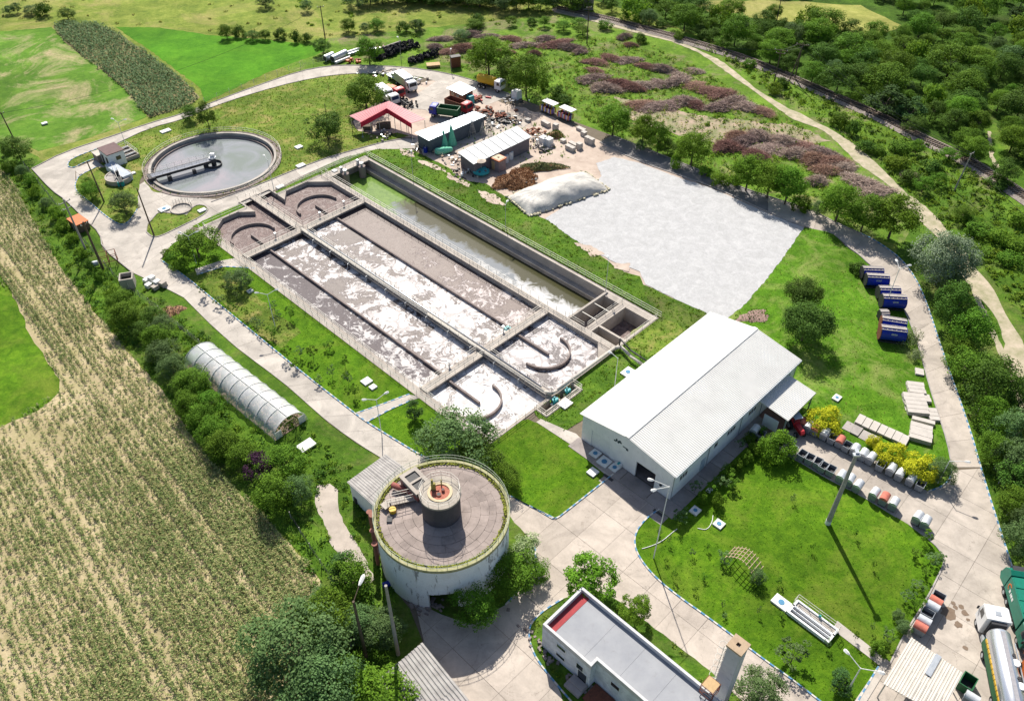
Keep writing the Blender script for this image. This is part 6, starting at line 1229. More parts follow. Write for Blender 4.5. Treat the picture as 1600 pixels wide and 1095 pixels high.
# --- teal refuse truck
gt = thing('refuse_truck', 'dark green refuse truck with orange mark parked at right edge', 'refuse truck', S(1591, 962), head((1580, 905), (1612, 1020)))
chassis(gt, -3.8, 4.6); cab(gt, 2.7, 2.1, 2.5, .7, 2.3, m_green)
m_ = MB(); loft(m_, [[(-3.0, y, 1.0), (-3.0, y*1.0, 3.1), (2.4, y, 3.1), (2.5, y, 1.0)] for y in (-1.22, 1.22)]); m_.build('body', m_green, gt, label='green hopper body')
for k in range(3): m_ = MB(); m_.box((-2.2+k*1.6, 0, 3.1), (1.4, 2.2, .07)); m_.build('roof_panel', m_green, gt)
m_ = MB(); loft(m_, [[(-3.05, y, 1.0), (-3.05, y, 3.25), (-3.6, y, 3.5), (-4.6, y, 2.6), (-4.9, y, 1.2), (-4.4, y, .7)] for y in (-1.28, 1.28)]); m_.build('tailgate', m_green, gt); m_ = MB(); m_.box((-4.9, 0, .9), (.6, 2.2, .25)); m_.tube((-4.9, -1.1, 1.4), (-4.9, 1.1, 1.4), .1); m_.box((-3.9, 0, 3.3), (.9, 1.9, .12)); m_.build('bin_lift', m_dark, gt)
for x in (3.6, 1.5, -1.3, -2.6):
    for y in (-1.05, 1.05): wheel(gt, x, y, .48, .3)
for s_ in (1, -1):
    m_ = MB(); 
    for k in range(6): a0 = .9+k*.6; m_.beam((-2.1+.42*math.cos(a0), s_*1.235, 2.15+.42*math.sin(a0)), (-2.1+.42*math.cos(a0+.6), s_*1.235, 2.15+.42*math.sin(a0+.6)), .03, .16)
    m_.build('orange_mark', m_orange, gt, label='orange crescent mark on the side'); m_ = MB()
    for k, (a_, b_) in enumerate(((.0, .3), (.42, .16), (.7, .3), (1.1, .3))): m_.box((-1.75+a_, s_*1.235, 1.72), (b_, .02, .42))
    m_.build('white_lettering', m_paintw, gt, label='illegible white lettering on the side')
# --- orange machine corner
om = thing('orange_loader', 'orange loader arm partly visible at the lower right edge', 'loader', S(1606, 1060), 1.2); m_ = MB(); m_.box((0, 0, .6), (2.6, 1.6, .9)); m_.beam((-1, .5, 1.5), (1.6, .5, 2.2), .25, .4); m_.beam((1.6, .5, 2.2), (2.6, .5, .8), .2, .35); m_.build('body', m_orange, om)
for x in (-.9, .9):
    for y in (-.8, .8): wheel(om, x, y, .45, .3)
# --- red tractor
tr_ = thing('tractor', 'small red tractor with grey cab parked beside the canopy', 'tractor', S(1242, 672), head((1236, 662), (1250, 682)))
m_ = MB(); loft(m_, [[(0, y, .8), (1.7, y*.85, .75), (1.75, y*.8, 1.15), (1.5, y*.85, 1.35), (0, y, 1.45)] for y in (-.38, .38)]); m_.build('bonnet', m_red, tr_); m_ = MB(); m_.box((-.55, 0, .7), (1.1, 1.1, .9)); m_.build('body', m_red, tr_)
m_ = MB()
for x in (-1.1, -.05):
    for y in (-.5, .5): m_.tube((x, y, 1.5), (x, y, 2.35), .05, 6)
m_.build('cab_frame', m_dark, tr_); m_ = MB(); m_.box((-.58, 0, 2.35), (1.35, 1.25, .1)); m_.build('cab_roof', M('grey_blue_roof', (.40, .46, .52), scale=2), tr_)
for y in (-.65, .65): wheel(tr_, -.6, y, .7, .35); wheel(tr_, 1.2, y*.9, .42, .25)
# --- yellow tanker
yt = thing('yellow_tanker', 'white cab lorry with mustard yellow tank under big trees', 'tanker truck', S(766, 139), head((750, 134), (780, 142)))
chassis(yt, -3.2, 3.6); cab(yt, 1.8, 1.9, 2.3, .8, 2.0, m_truckw); m_ = MB(); cyl_x(m_, -3.4, 1.5, 1.05, 2.1, 24, .3); m_.build('tank', m_yellow, yt, smooth=True); m_ = MB(); m_.box((-1, 0, 3.1), (4, .5, .08)); m_.cyl((-1, 0, 3.1), .35, .25); m_.build('catwalk', m_yellow, yt)
for x in (2.7, -1.2, -2.5):
    for y in (-.95, .95): wheel(yt, x, y, .5, .3)
# --- generic lorry types in the scrap corner
def lorry(px, to, label, cabm, kind, bodym, L=5.5, group=None, W_=2.3, h=1.9):
    t = thing('lorry', label, 'truck', S(*px), head(px, to), group); chassis(t, -L/2, L/2+.4)
    if kind != 'nocab': cab(t, L/2-1.3, 1.8, W_, .8, 1.9, cabm)
    x1 = L/2-1.5
    if kind == 'box': m_ = MB(); m_.box(((-L/2+x1)/2, 0, 1.0), (x1+L/2, W_, h)); m_.build('box_body', bodym, t); m_ = MB(); m_.box(((-L/2+x1)/2, 0, 1.0+h), (x1+L/2-.2, W_-.2, .05)); m_.build('box_roof', m_truckw, t)
    if kind in ('dump',):
        m_ = MB(); z0, z1 = 1.05, 2.5; o_, i_ = rect(-L/2, -W_/2, x1, W_/2), rect(-L/2+.12, -W_/2+.12, x1-.12, W_/2-.12)
        for k in range(4): m_.prism([o_[k], o_[(k+1) % 4], i_[(k+1) % 4], i_[k]], z0, z1)
        m_.prism(i_, z0, z0+.1); m_.build('dump_body', bodym, t); m_ = MB()
        m_.box((-.6, 0, z0+.1), (L*.4, 1.4, .35), top=.5); m_.build('load', m_rust, t)
    if kind == 'flat': m_ = MB(); m_.box(((-L/2+x1)/2, 0, .95), (x1+L/2, W_, .25)); m_.box((0, 0, 1.2), (1.6, 1.5, .9), .2); m_.box((-1.4, .2, 1.2), (1, 1.2, .5), .6); m_.build('equipment', bodym, t)
    for x in (L/2-.5, -L/2+.9):
        for y in (-W_/2+.15, W_/2-.15): wheel(t, x, y, .48, .28)
    return t
lorry((697, 183), (674, 180), 'lorry with blue cab and open green dump body by the zinc shed', m_blue, 'dump', m_greend, 6.4); lorry((716, 173), (742, 182), 'rusty red dump lorry behind the green one', m_red, 'dump', m_rust, 6.2)
lorry((634, 137), (652, 150), 'white box lorry, largest among the parked old trucks', m_truckw, 'box', m_galv, 7.0, h=2.1); lorry((614, 148), (636, 162), 'red and orange fire style lorry between the white ones', m_red, 'flat', m_orange, 7.0); lorry((600, 152), (615, 164), 'small white old lorry next to the round tree', m_truckw, 'box', m_truckw, 5.0, h=1.5)
lorry((620, 127), (640, 137), 'rear white lorry cab at the top of the parked row', m_truckw, 'flat', m_galv, 5); lorry((610, 161), (624, 170), 'white vehicle body nearest the red shed roof', m_truckw, 'box', m_truckw, 4.2, h=1.0); lorry((633, 163), (640, 168), 'dark stripped chassis with loose wheels', m_dark, 'nocab', m_dark, 3.6)
def scrap(px, label, n, size, mats, spread, name='scrap_heap', h=.6):
    t = thing(name, label, 'scrap heap', S(*px), 0)
    for k, mt in enumerate(mats):
        m_ = MB()
        for i in range(n//len(mats)):
            x, y = random.gauss(0, spread), random.gauss(0, spread*.7); a = random.random()*6.28; el = random.uniform(-.4, .5); L_b = random.uniform(.4, 1)*size
            z = random.random()*h
            if random.random() < .5: m_.beam((x, y, z+.1), (x+math.cos(a)*L_b, y+math.sin(a)*L_b, z+.1+el*L_b*.5+.1), random.uniform(.08, .4), random.uniform(.05, .3))
            else: m_.box((x, y, max(0, z-.2)), (L_b*.6, L_b*.5, random.uniform(.2, .6)), a)
        m_.build('scrap_pieces', mt, t)['kind'] = 'stuff'
    return t
scrap((760, 178), 'heap of rusty scrap bars behind the zinc shed', 46, 2.0, (m_rust, m_dark, m_conc), 2.2); scrap((783, 186), 'dark scrap metal heap beside the mesh fence', 40, 1.8, (m_dark, m_rust), 1.8); scrap((640, 166), 'loose wheels and parts beside the red lorry', 24, 1.0, (m_black, m_dark), 1.3)
scrap((745, 155), 'rusty trailer frame and barrels beside the brick office', 18, 2.2, (m_rust, m_red), 1.4); scrap((730, 268), 'mixed rubbish in front of the lower zinc shed', 40, .9, (m_conc, m_dark, m_truckw), 1.7); scrap((800, 158), 'white rubbish bags under the trees by the road', 18, .9, (m_truckw, m_dark), 1.6)
scrap((838, 232), 'broken concrete pieces in the storage yard', 26, 1.2, (m_conc, m_kerb), 1.6); scrap((832, 208), 'brown scrap at the end of the white roofed shed', 26, 1.3, (m_rust, m_brick), 1.2); scrap((851, 238), 'dark motor block lying beside the white crates', 10, .8, (m_dark,), .6); scrap((590, 78), 'pinkish pipe scraps behind the roadside tree', 14, 2.2, (M('pale_pink_scrap', (.5, .33, .28), scale=2), m_galv), 1.6)
scrap((472, 98), 'rusty orange machine part beside the far road', 8, 1.4, (m_rust,), .8, 'rusty_machine') if False else scrap((557, 97), 'rusty orange machine part beside the far road', 10, 1.5, (m_orange, m_rust), .9, 'rusty_machine')
scrap((586, 116), 'grey drums and boxes on the grass below the far road', 10, 1.2, (m_galv, m_pvc), 1.5, 'drum_heap'); scrap((655, 128), 'whitish scrap among bushes above the concrete pad', 14, 1.4, (m_truckw, m_conc), 1.6); scrap((820, 285), 'wood offcuts beside the mulch heap', 16, 1.0, (m_wood, m_dark), 1.0)
for px, lab, n in (((800, 190), 'timber and iron clutter inside the yard fence', 30), ((770, 200), 'clutter between the cone frames and the fence', 22), ((660, 232), 'planks and rubbish at the zinc shed end', 22), ((715, 250), 'broken furniture between the two sheds', 24), ((826, 222), 'light rubble beside the white roofed shed', 22), ((600, 212), 'junk stored under the red roof', 26), ((590, 118), 'grey drums on the grass by the far road', 12)): scrap(px, lab, n, .9, (m_wood, m_dark, m_conc, m_galv), 1.6)
# striped passenger wagons
for i, (px, to, lab) in enumerate((((856, 176), (872, 183), 'left striped toy train wagon with white canopy'), ((883, 186), (899, 193), 'right striped toy train wagon with white canopy'))):
    t = thing('train_wagon', lab, 'wagon', S(*px), head(px, to), 'striped train wagons'); cols = [m_yellow, m_orange, m_truckw, M('lilac_paint', (.30, .22, .5), scale=2), M('violet_paint', (.13, .05, .35), scale=2), m_galv]
    for s_ in (-1, 1):
        for k in range(10): m_ = MB(); m_.box((-1.58+k*.35, s_*.82, .45), (.345, .06, 1.0)); m_.build('side_board', cols[(k*2+i) % 6], t)
    for s_ in (-1, 1):
        for k in range(4): m_ = MB(); m_.box((s_*1.78, -.6+k*.4, .45), (.06, .39, 1.0)); m_.build('end_board', cols[(k+3) % 6], t)
    m_ = MB(); m_.box((0, 0, .35), (3.5, 1.6, .12)); m_.build('floor', m_rust, t)
    for k in range(3): m_ = MB(); m_.box((-1.1+k*1.1, 0, .5), (.4, 1.4, .5)); m_.build('seat', M('wine_red_seat', (.15, .02, .04), scale=2), t)
    m_ = MB(); m_.box((.15, .55, 2.35), (3.7, 1.9, .08)); m_.build('canopy', m_truckw, t)
    for x in (-1.6, 1.6):
        for y in (-.78, .78): m_ = MB(); m_.tube((x, y, 1.4), (x, y+.15, 2.35), .035, 5); m_.build('post', m_yellow, t)
        for y in (-.7, .7): wheel(t, x*.7, y, .25, .12)
# ---- rubbish containers (1.1 cubic metre)
def bin_lid(mat_body, mat_lid, open_=False):
    t = thing('rubbish_bin', 'x', 'rubbish bin'); W_, D_, H_ = 1.36, 1.05, 1.0
    m_ = MB(); o0, o1 = rect(-D_*.42, -W_*.46, D_*.42, W_*.46), rect(-D_/2, -W_/2, D_/2, W_/2); i1 = rect(-D_/2+.06, -W_/2+.06, D_/2-.06, W_/2-.06)
    vs_ = [(*p, .2) for p in o0]+[(*p, .2+H_) for p in o1]+[(*p, .2+H_) for p in i1]+[(*p, .35) for p in i1]; fs = [(3, 2, 1, 0)]+[(i, (i+1) % 4, 4+(i+1) % 4, 4+i) for i in range(4)]+[(4+i, 4+(i+1) % 4, 8+(i+1) % 4, 8+i) for i in range(4)]+[(8+(i+1) % 4, 8+i, 12+i, 12+(i+1) % 4) for i in range(4)]+[(12, 13, 14, 15)]
    m_.add(vs_, fs); m_.box((0, W_/2, .9), (.3, .08, .08)); m_.box((0, -W_/2-.0, .9), (.3, .08, .08)); m_.build('body', mat_body, t)
    if not open_:
        m_ = MB(); n = 10; s0 = []
        for y in (-W_/2-.01, W_/2+.01): s0.append([(D_/2*math.cos(PI*i/n), y, .2+H_+.42*math.sin(PI*i/n)) for i in range(n+1)])
        loft(m_, s0); m_.build('lid', mat_lid, t)
    else: m_ = MB(); m_.box((0, 0, .3), (D_-.2, W_-.2, .35)); m_.build('rubbish', m_dark, t)
    for x in (-.35, .35):
        for y in (-.5, .5): m_ = MB(); m_.tube((x, y-.04, .1), (x, y+.04, .1), .1, 8); m_.build('wheel', m_black, t)
    return t
BG = M('dark_grey_bin_steel', (.30, .33, .36), (.2, .22, .25), rough=.5, metal=.3, scale=4, dirt=.5); BL_ = M('silver_bin_lid', (.62, .64, .66), (.48, .5, .53), rough=.4, metal=.3, scale=3, dirt=.2); BR = M('faded_red_lid', (.52, .17, .12), (.42, .12, .09), scale=3, dirt=.2)
protos = {'s': bin_lid(BG, BL_), 'r': bin_lid(BG, BR), 'o': bin_lid(BG, BG, True)}; used_p = set()
def bins(lst, ang, phrase, group):
    for i, (x, y, k, lab) in enumerate(lst):
        loc = S2(x, y); rz = ang+random.uniform(-.08, .08); lab = lab+' '+phrase
        if k not in used_p: used_p.add(k); o = protos[k]; o.location = (*loc, .06); o.rotation_euler = (0, 0, rz); o['label'] = lab
        else: o = copy_tree(protos[k], lab, (*loc, .06), rz)
        o['group'] = group
O1 = ['first', 'second', 'third', 'fourth', 'fifth', 'sixth', 'seventh', 'eighth', 'ninth', 'tenth', 'eleventh', 'twelfth', 'thirteenth', 'fourteenth', 'fifteenth', 'sixteenth']
def zz(x, y): return (1150+x/4.054, 580+y/4.054)
top = [(415, 345, 'r', 'red lidded bin beside the tractor,'), (448, 370, 's', 'silver bin next to the golden shrub,'), (495, 388, 'r', 'rusty red lidded bin under the golden shrub,'), (552, 415, 's', 'silver bin just right of the golden shrub,'), (600, 440, 'o', 'open bin between silver and red ones,'), (648, 462, 'r', 'bright red lidded bin,'), (692, 490, 'o', 'open bin right of the red one,'), (742, 515, 's', 'silver bin behind the lamp pole head,'), (794, 545, 's', 'silver bin just right of the pole head,'), (842, 570, 's', 'silver bin before the gap,'), (905, 610, 'o', 'open bin after the gap,'), (970, 640, 's', 'silver bin under the middle golden shrub,'), (1024, 672, 's', 'silver bin between two golden shrubs,'), (1095, 705, 's', 'silver bin below the right golden shrub,'), (1155, 735, 'o', 'open bin at the right end,')]
RA = head((1244, 665), (1435, 762))
bins([(*zz(x, y+12), k, l) for x, y, k, l in top], RA, 'in the upper row', 'bins in the upper row')
low = [(350, 520, 'o', 'open bin at the left end under the pale shrub,'), (410, 550, 'o', 'open bin second from the pale shrub,'), (458, 575, 'o', 'open bin third from the pale shrub,'), (510, 600, 'o', 'open bin in the middle of the open ones,'), (542, 625, 'o', 'open bin last but one before the silver lids,'), (592, 648, 'o', 'open bin next to the silver lids,'), (655, 690, 's', 'silver bin left of the tall pole,'), (708, 712, 's', 'silver bin behind the tall pole,'), (760, 750, 's', 'silver bin right of the tall pole,'), (862, 800, 's', 'silver bin after the wide gap,'), (925, 830, 'r', 'red lidded bin,'), (985, 862, 's', 'silver bin right of the red lidded one,'), (1135, 950, 's', 'left one of the last silver pair,'), (1185, 980, 's', 'right one of the last silver pair,')]
bins([(*zz(x, y+6), k, l) for x, y, k, l in low], RA, 'in the lower row', 'bins in the lower row')
def zt(x, y): return (1360+x/5.09, 880+y/5.09)
RB = head((1463, 935), (1432, 985))
side = [(520, 300, 'o', 'topmost open bin'), (490, 345, 'r', 'upper red lidded bin'), (468, 385, 's', 'upper silver lidded bin'), (430, 435, 'o', 'open bin between the silver lids'), (400, 500, 's', 'lower silver lidded bin'), (370, 550, 'r', 'lowest red lidded bin')]
bins([(*zt(x, y), k, l) for x, y, k, l in side], RB, 'beside the cream roofed shelter', 'bins beside the shelter')
bins([(1177, 676, 's', 'silver bin under the canopy edge'), (1186, 682, 'o', 'open bin under the canopy edge'), (564, 1028, 'o', 'open grey bin')], A45, 'standing apart', 'single bins') if False else None
bins([(1177, 680, 's', 'silver bin by the canopy post, closed,'), (1187, 686, 'o', 'open bin by the canopy post,')], RA, 'below the canopy', 'bins below the canopy')
bins([(552, 1002, 'o', 'open grey bin in the bushes')], .4, 'beside the left lamp post', 'bin in the bushes')
gb = thing('green_skip', 'open dark green skip at the corner of the cream shelter', 'skip', S2(1507, 1072), RB); m_ = MB()
for q in (rect(-.9, -.7, .9, -.62), rect(-.9, .62, .9, .7), rect(-.9, -.62, -.82, .62), rect(.82, -.62, .9, .62)): m_.prism(q, .1, 1.3)
m_.build('body', m_greend, gb); m_ = MB(); m_.box((0, 0, .1), (1.64, 1.24, .1)); m_.build('floor', m_dark, gb)
bins([(1512, 1098, 's', 'silver lidded bin below the green skip')], RB, 'at the shelter corner', 'bin at the shelter corner')
# ---- blue roller containers
def roller(a, b, label, group='blue cylindrical containers', mat=m_blue, r=1.0):
    em = m_rust if 'rusty' in label else m_dark
    pa, pb = S(*a), S(*b); L_ = (pb-pa).length; t = thing('cylindrical_container', label, 'container', (pa+pb)/2, head(a, b), group)
    m_ = MB(); n = 28; secs = [[(x, r*math.cos(2*PI*i/n), r+.3+r*math.sin(2*PI*i/n)) for i in range(n)] for x in (-L_/2, L_/2)]; loft(m_, secs); m_.build('drum', mat, t)
    for x in (-L_/2, L_/2): m_ = MB(); m_.tube((x-.06, 0, r+.3), (x+.06, 0, r+.3), r*1.06, 28); m_.build('end_ring', em if x < 0 else mat, t)
    m_ = MB(); m_.beam((-L_/2, 0, 2*r+.36), (L_/2, 0, 2*r+.36), .5, .1); m_.beam((-L_/2, -.6, 2*r+.2), (L_/2, -.6, 2*r+.2), .1, .12); m_.beam((-L_/2, .6, 2*r+.2), (L_/2, .6, 2*r+.2), .1, .12)
    for x in np.linspace(-L_/2+.2, L_/2-.2, 6): m_.beam((x, -.6, 2*r+.2), (x, .6, 2*r+.2), .1, .1)
    m_.build('top_frame', m_kerb, t); m_ = MB(); m_.beam((-L_/2, -.7, .2), (L_/2, -.7, .2), .15, .3); m_.beam((-L_/2, .7, .2), (L_/2, .7, .2), .15, .3); m_.build('skid', m_dark, t)
    m_ = MB(); a0 = math.radians(-128+14); y, z = r*math.cos(math.radians(205))*1.01, r+.3+r*math.sin(math.radians(155))*1.0
    nx, nz = math.cos(math.radians(152)), math.sin(math.radians(152)); c_ = Vector((.1, nx*(r+.02), r+.3+nz*(r+.02))); tg = Vector((0, -nz, nx)); ux = Vector((1, 0, 0)); m_.quad(c_-ux*.45-tg*.13, c_+ux*.45-tg*.13, c_+ux*.45+tg*.13, c_-ux*.45+tg*.13); c_ = Vector((.1, -nx*-(r+.02)*-1, r+.3+nz*(r+.02))); 
    m_.build('white_plate', m_paintw, t); c_ = Vector((.1, -abs(nx)*(r+.02), r+.3+nz*(r+.02))); tg = Vector((0, nz, abs(nx))); m_ = MB(); m_.quad(c_-ux*.45-tg*.13, c_+ux*.45-tg*.13, c_+ux*.45+tg*.13, c_-ux*.45+tg*.13); m_.build('white_plate', m_paintw, t)
    return t
roller((1343, 435), (1374, 436), 'uppermost blue container with dark end ring'); roller((1349, 446), (1383, 448), 'blue container second from the top'); roller((1368, 466), (1400, 467), 'upper blue container of the middle pair'); roller((1373, 480), (1409, 482), 'lower blue container of the middle pair', r=1.08); roller((1372, 513), (1410, 519), 'upper blue container of the lowest pair with rusty end'); roller((1370, 529), (1409, 534), 'lowest and largest blue container with rusty end', r=1.12)
roller((1371, 499), (1384, 499), 'short pale pink tank between the blue containers', 'pink tank', M('pale_pink_tank', (.55, .36, .33), (.45, .28, .26), scale=3, dirt=.2), .7)
# ---- stacks of concrete slabs
def stack(px, to, L_, W_, n, h, label, cols=1, group='stacked concrete slabs', mat=None):
    t = thing('slab_stack', label, 'slab stack', S2(*px), head(px, to), group)
    for c in range(cols):
        for k in range(n):
            m_ = MB(); m_.box((c*(W_+.04)+random.uniform(-.03, .03), random.uniform(-.05, .05), k*(h+.02)), (W_, L_*random.uniform(.97, 1), h)); m_.build('concrete_slab', mat or m_conc, t)
    return t
SL = M('light_slab_concrete', (.52, .48, .44), (.43, .40, .365), scale=1.2, dirt=.35)
D = (1426, 602), (1437, 640)
stack((1428, 604), (1440, 650), 1.6+.8, .75, 4, .16, 'topmost narrow slab stack by the road', 3, mat=SL); stack((1425, 622), (1437, 660), 3.0, .78, 4, .17, 'long wide slab stack left of the road pieces', 5, mat=SL); stack((1443, 622), (1448, 640), 1.5, .75, 3, .16, 'small slab stack close to the road', 2, mat=SL); stack((1454, 644), (1460, 660), 1.4, .75, 3, .16, 'lower small slab stack close to the road', 3, mat=SL)
stack((1441, 660), (1440, 680), 3.0, .7, 3, .18, 'short wide slab stack in the middle of the column', 1, mat=SL); stack((1438, 670), (1436, 692), 2.9, .8, 4, .17, 'lowest wide slab stack in the column', 4, mat=SL); stack((1436, 571+9), (1437, 600), 1.2, .7, 2, .16, 'little slab stack under the pale shrub', 2, mat=SL)
for i in range(7): stack((1343+i*11.5, 658+i*5.3), (1365+i*11.5, 668+i*5.3), 2.0, .95, 3, .14, f'{["leftmost", "second", "third", "middle", "fifth", "sixth", "rightmost"][i]} pile of the pale slab row above the bins', 1, 'slab row above the bins', SL)
for i in range(4): stack((1325+i*13, 667+i*7), (1347+i*13, 678+i*7), 1.9, 1.15, 1+(i % 2), .14, f'{["leftmost", "second", "third", "rightmost"][i]} low slab of the weathered row behind the yellow shrubs', 1, 'weathered slabs above the bins', m_kerb)
for i, (x, y, a) in enumerate([(825, 190, 0), (850, 195, 0), (868, 202, 0), (905, 203, .3), (912, 212, .2), (918, 222, 0), (880, 222, .5), (888, 233, 0), (905, 232, .1), (893, 226, .6)]):
    stack((x, y), (x+10, y+5), 1.0, 1.1, 2+i % 3, .3, f'{O1[i]} light concrete block pile from the left in the storage yard', 1+(i % 2), 'block piles in the storage yard', SL)
# white hatches with blue lids
def hatch(px, w_, d_, label, blue=True, rz=A45, h=.25, z=.06, tilt=0):
    t = thing('manhole_cover', label, 'manhole', S2(*px), rz, 'white manhole slabs'); m_ = MB(); m_.box((0, 0, z), (w_, d_, h)); m_.build('slab', m_paintw, t)
    if blue: m_ = MB(); m_.cyl((0, 0, z+h), min(w_, d_)*.24, .05, 18); m_.build('lid', M('faded_blue_lid', (.10, .28, .46), scale=4, dirt=.3), t)
    return t
for px, w_, d_, lab, bl in [((930, 710), 1.3, 1.3, 'left of three white hatch slabs beside the warehouse', True), ((944, 723), 1.6, 1.6, 'large middle hatch slab beside the warehouse', True), ((960, 732), 1.3, 1.2, 'right hatch slab beside the kerb end', True), ((926, 739), 1.3, 1.2, 'tilted broken white hatch on the lawn corner', False), ((981, 583), 2.0, 1.5, 'white hatch slab at the far warehouse corner', True), ((1307, 623), 1.3, 1.0, 'lone white hatch on the container lawn', True), ((1086, 799), 1.2, 1.1, 'white hatch nearest the warehouse shrubs', True), ((1123, 820), 1.2, 1.2, 'white hatch with round blue lid on the big lawn', True), ((1108, 767), .7, .6, 'small white hatch hidden in shrubs', False), ((573, 597), 1.4, 1.3, 'white slab cover on the left lawn', False), ((583, 606), 1.0, .9, 'smaller white cover beside the first on the left lawn', False), ((391, 456), 1.0, .8, 'blue lidded hatch beside the bristly shrub', True), ((257, 328), 2.0, 1.5, 'white slab with hole beside the round pit', True), ((316, 330), 1.5, 1.0, 'small white slab at the island tip', False), ((259, 206), 2.2, 1.3, 'white cover slab above the clarifier', False), ((467, 231), 1.5, 1.3, 'white block on the dry meadow', False), ((470, 260), 1.8, 1.2, 'flat white slab by the middle road', False), ((438, 293), 1.6, 1.0, 'white slab above the basin railing', False), ((479, 697), 2.3, 1.6, 'pale flat slab below the polytunnel door', False), ((883, 632), 1.8, 1.5, 'white slab at the valve sump', False), ((523, 268), 1.0, 1.0, 'round white fitting slab by the basin corner', False), ((70, 194), 1.2, .9, 'small dark cover in the patchy crop', False), ((208, 272), 1.0, .8, 'white lid at the end of the sloping box', False), ((711, 394), 1, .8, 'x', False)][:-1]: hatch(px, w_, d_, lab, bl)
# sludge trough on the lawn
st = thing('sludge_trough', 'white railed concrete trough with dark channels on the big lawn', 'trough', S2(1268, 973), head((1240, 955), (1300, 1000))); LT = (S(1300, 1000)-S(1236, 950)).length
for q in (rect(-LT/2, -1.1, LT/2, -.85), rect(-LT/2, .05, LT/2, .25), rect(-LT/2, .95, LT/2, 1.15), rect(-LT/2, -.85, -LT/2+.25, .95), rect(LT/2-.25, -.85, LT/2, .95), rect(-LT/2+.25, -.42, LT/2-.25, -.34)): m_ = MB(); m_.prism(q, .03, .55); m_.build('wall', m_white, st)
m_ = MB(); m_.box((0, 0, .03), (LT-.5, 1.9, .1)); m_.build('channel_floor', m_dark, st); m_ = MB(); m_.box((0, .6, .3), (LT-.5, .66, .08)); m_.build('walk_plate', m_slab, st); railing(st, [(-LT/2, .2, .55), (-LT/2, 1.1, .55), (LT/2, 1.1, .55), (LT/2, .3, .55)], step=1.3)
m_ = MB(); m_.box((-LT/2-1.1, -.4, .03), (2.0, 1.4, .3)); m_.build('inlet_slab', m_paintw, st); m_ = MB(); m_.cyl((-LT/2-1.1, -.4, .33), .36, .04, 18); m_.build('lid', MATS['faded_blue_lid'], st); m_ = MB(); m_.box((0.3, 1.0, .55), (.25, .2, .25)); m_.build('valve', m_teal, st)
# trellis arch
ta = thing('trellis', 'curved wooden trellis with climbing plants on the big lawn', 'trellis', S2(1160, 886), head((1142, 862), (1187, 893))); n = 9; LA = 3.9
def arc(t_, y): return Vector((LA*(t_-.5), y, .5+1.9*math.sin(PI*(.1+.8*t_))))
for y in (-.85, -.28, .28, .85):
    m_ = MB(); 
    for i in range(n): m_.beam(arc(i/n, y), arc((i+1)/n, y), .07, .06)
    m_.build('rail', m_wood, ta)
for i in range(n+1): m_ = MB(); m_.beam(arc(i/n, -1.1)+Vector((0, 0, .06)), arc(i/n, 1.1)+Vector((0, 0, .06)), .07, .06); m_.build('slat', m_wood, ta)
for x in (-LA/2, LA/2):
    for y in (-.85, .85): m_ = MB(); m_.tube((x, y, 0), (x, y, 1.1), .05, 6); m_.build('post', m_wood, ta)
tree(1131, 878, 1.9, 2.0, 'thin', 'climbing shrub at the left foot of the trellis', 'shrub', 'shrub'); tree(1181, 910, 2.2, 2.0, 'dusty', 'bushy climbing shrub at the right foot of the trellis', 'shrub', 'shrub')
# ================================================================ SHEDS, POLES, RAILWAY, HEAPS
# red roofed open shed
rs = thing('red_shed', 'open shed with faded red folded roof and crimson edge', 'shed', S2(610, 205), 0); o_ = Vector((*S2(610, 205), 0))
Zr, Ze = 4.3, 3.2
ap_b, ap_f = S(608, 158, Zr), S(604, 169, Zr); lb_, lf_ = S(546, 181, Ze), S(563, 191, Ze); rb_, rf_ = S(665, 186, Ze), S(643, 193, Ze)
Ls = lambda v: v-o_
for nm_, q in (('left', (lf_, ap_f, ap_b, lb_)), ('right', (ap_f, rf_, rb_, ap_b))):
    q = [Ls(v) for v in q]
    for k in range(3): ribbed(q[0].lerp(q[1], k/3), q[0].lerp(q[1], (k+.995)/3), q[3].lerp(q[2], (k+.995)/3), q[3].lerp(q[2], k/3), .5, .02, 'roof_sheet', m_pinkroof, rs)
for a_, b_ in ((lf_, ap_f), (ap_f, rf_)):
    a_, b_ = Ls(a_), Ls(b_); m_ = MB(); d = Vector((0, 0, 1.15)); nn = Vector((.05, -.18, 0)); m_.add([a_+nn, b_+nn, b_-d+nn, a_-d+nn, a_, b_, b_-d, a_-d], [(0, 1, 2, 3), (5, 4, 7, 6), (0, 4, 5, 1), (3, 2, 6, 7), (0, 3, 7, 4), (1, 5, 6, 2)]); m_.build('fascia', m_fascia, rs, label='crimson edge board')
for v in [lf_, lb_, rf_, rb_]+[lf_.lerp(ap_f, t) for t in (.33, .66)]+[ap_f.lerp(rf_, t) for t in (.05, .3, .55, .8)]+[lb_.lerp(ap_b, .5), ap_b.lerp(rb_, .5)]:
    v = Ls(v); m_ = MB(); m_.tube((v.x*.97, v.y*.97, 0), (v.x*.97, v.y*.97, v.z-.3), .07, 6); m_.build('post', m_rail, rs)
m_ = MB(); p_ = Ls(S(600, 200)); m_.box((p_.x, p_.y, 0), (3, 1.5, 1.2)); p_ = Ls(S(575, 202)); m_.box((p_.x, p_.y, 0), (2, 1.2, .9)); m_.build('shade_infill', m_woodd, rs)  # dark boxes added so the open interior reads as shaded
zs1, zl1 = roofshed('zinc_shed', 'long open shed with pale zinc sheet roof behind green netting', 'shed', [(648, 208), (741, 174), (760, 181), (670, 220)], [3.5, 3.5, 3.2, 3.2], .9, .012, m_shed, M('open_side_shade', (.10, .125, .15), scale=1.5, dirt=.5), strips=7)  # wall colour is dark to imitate the shade inside the open side
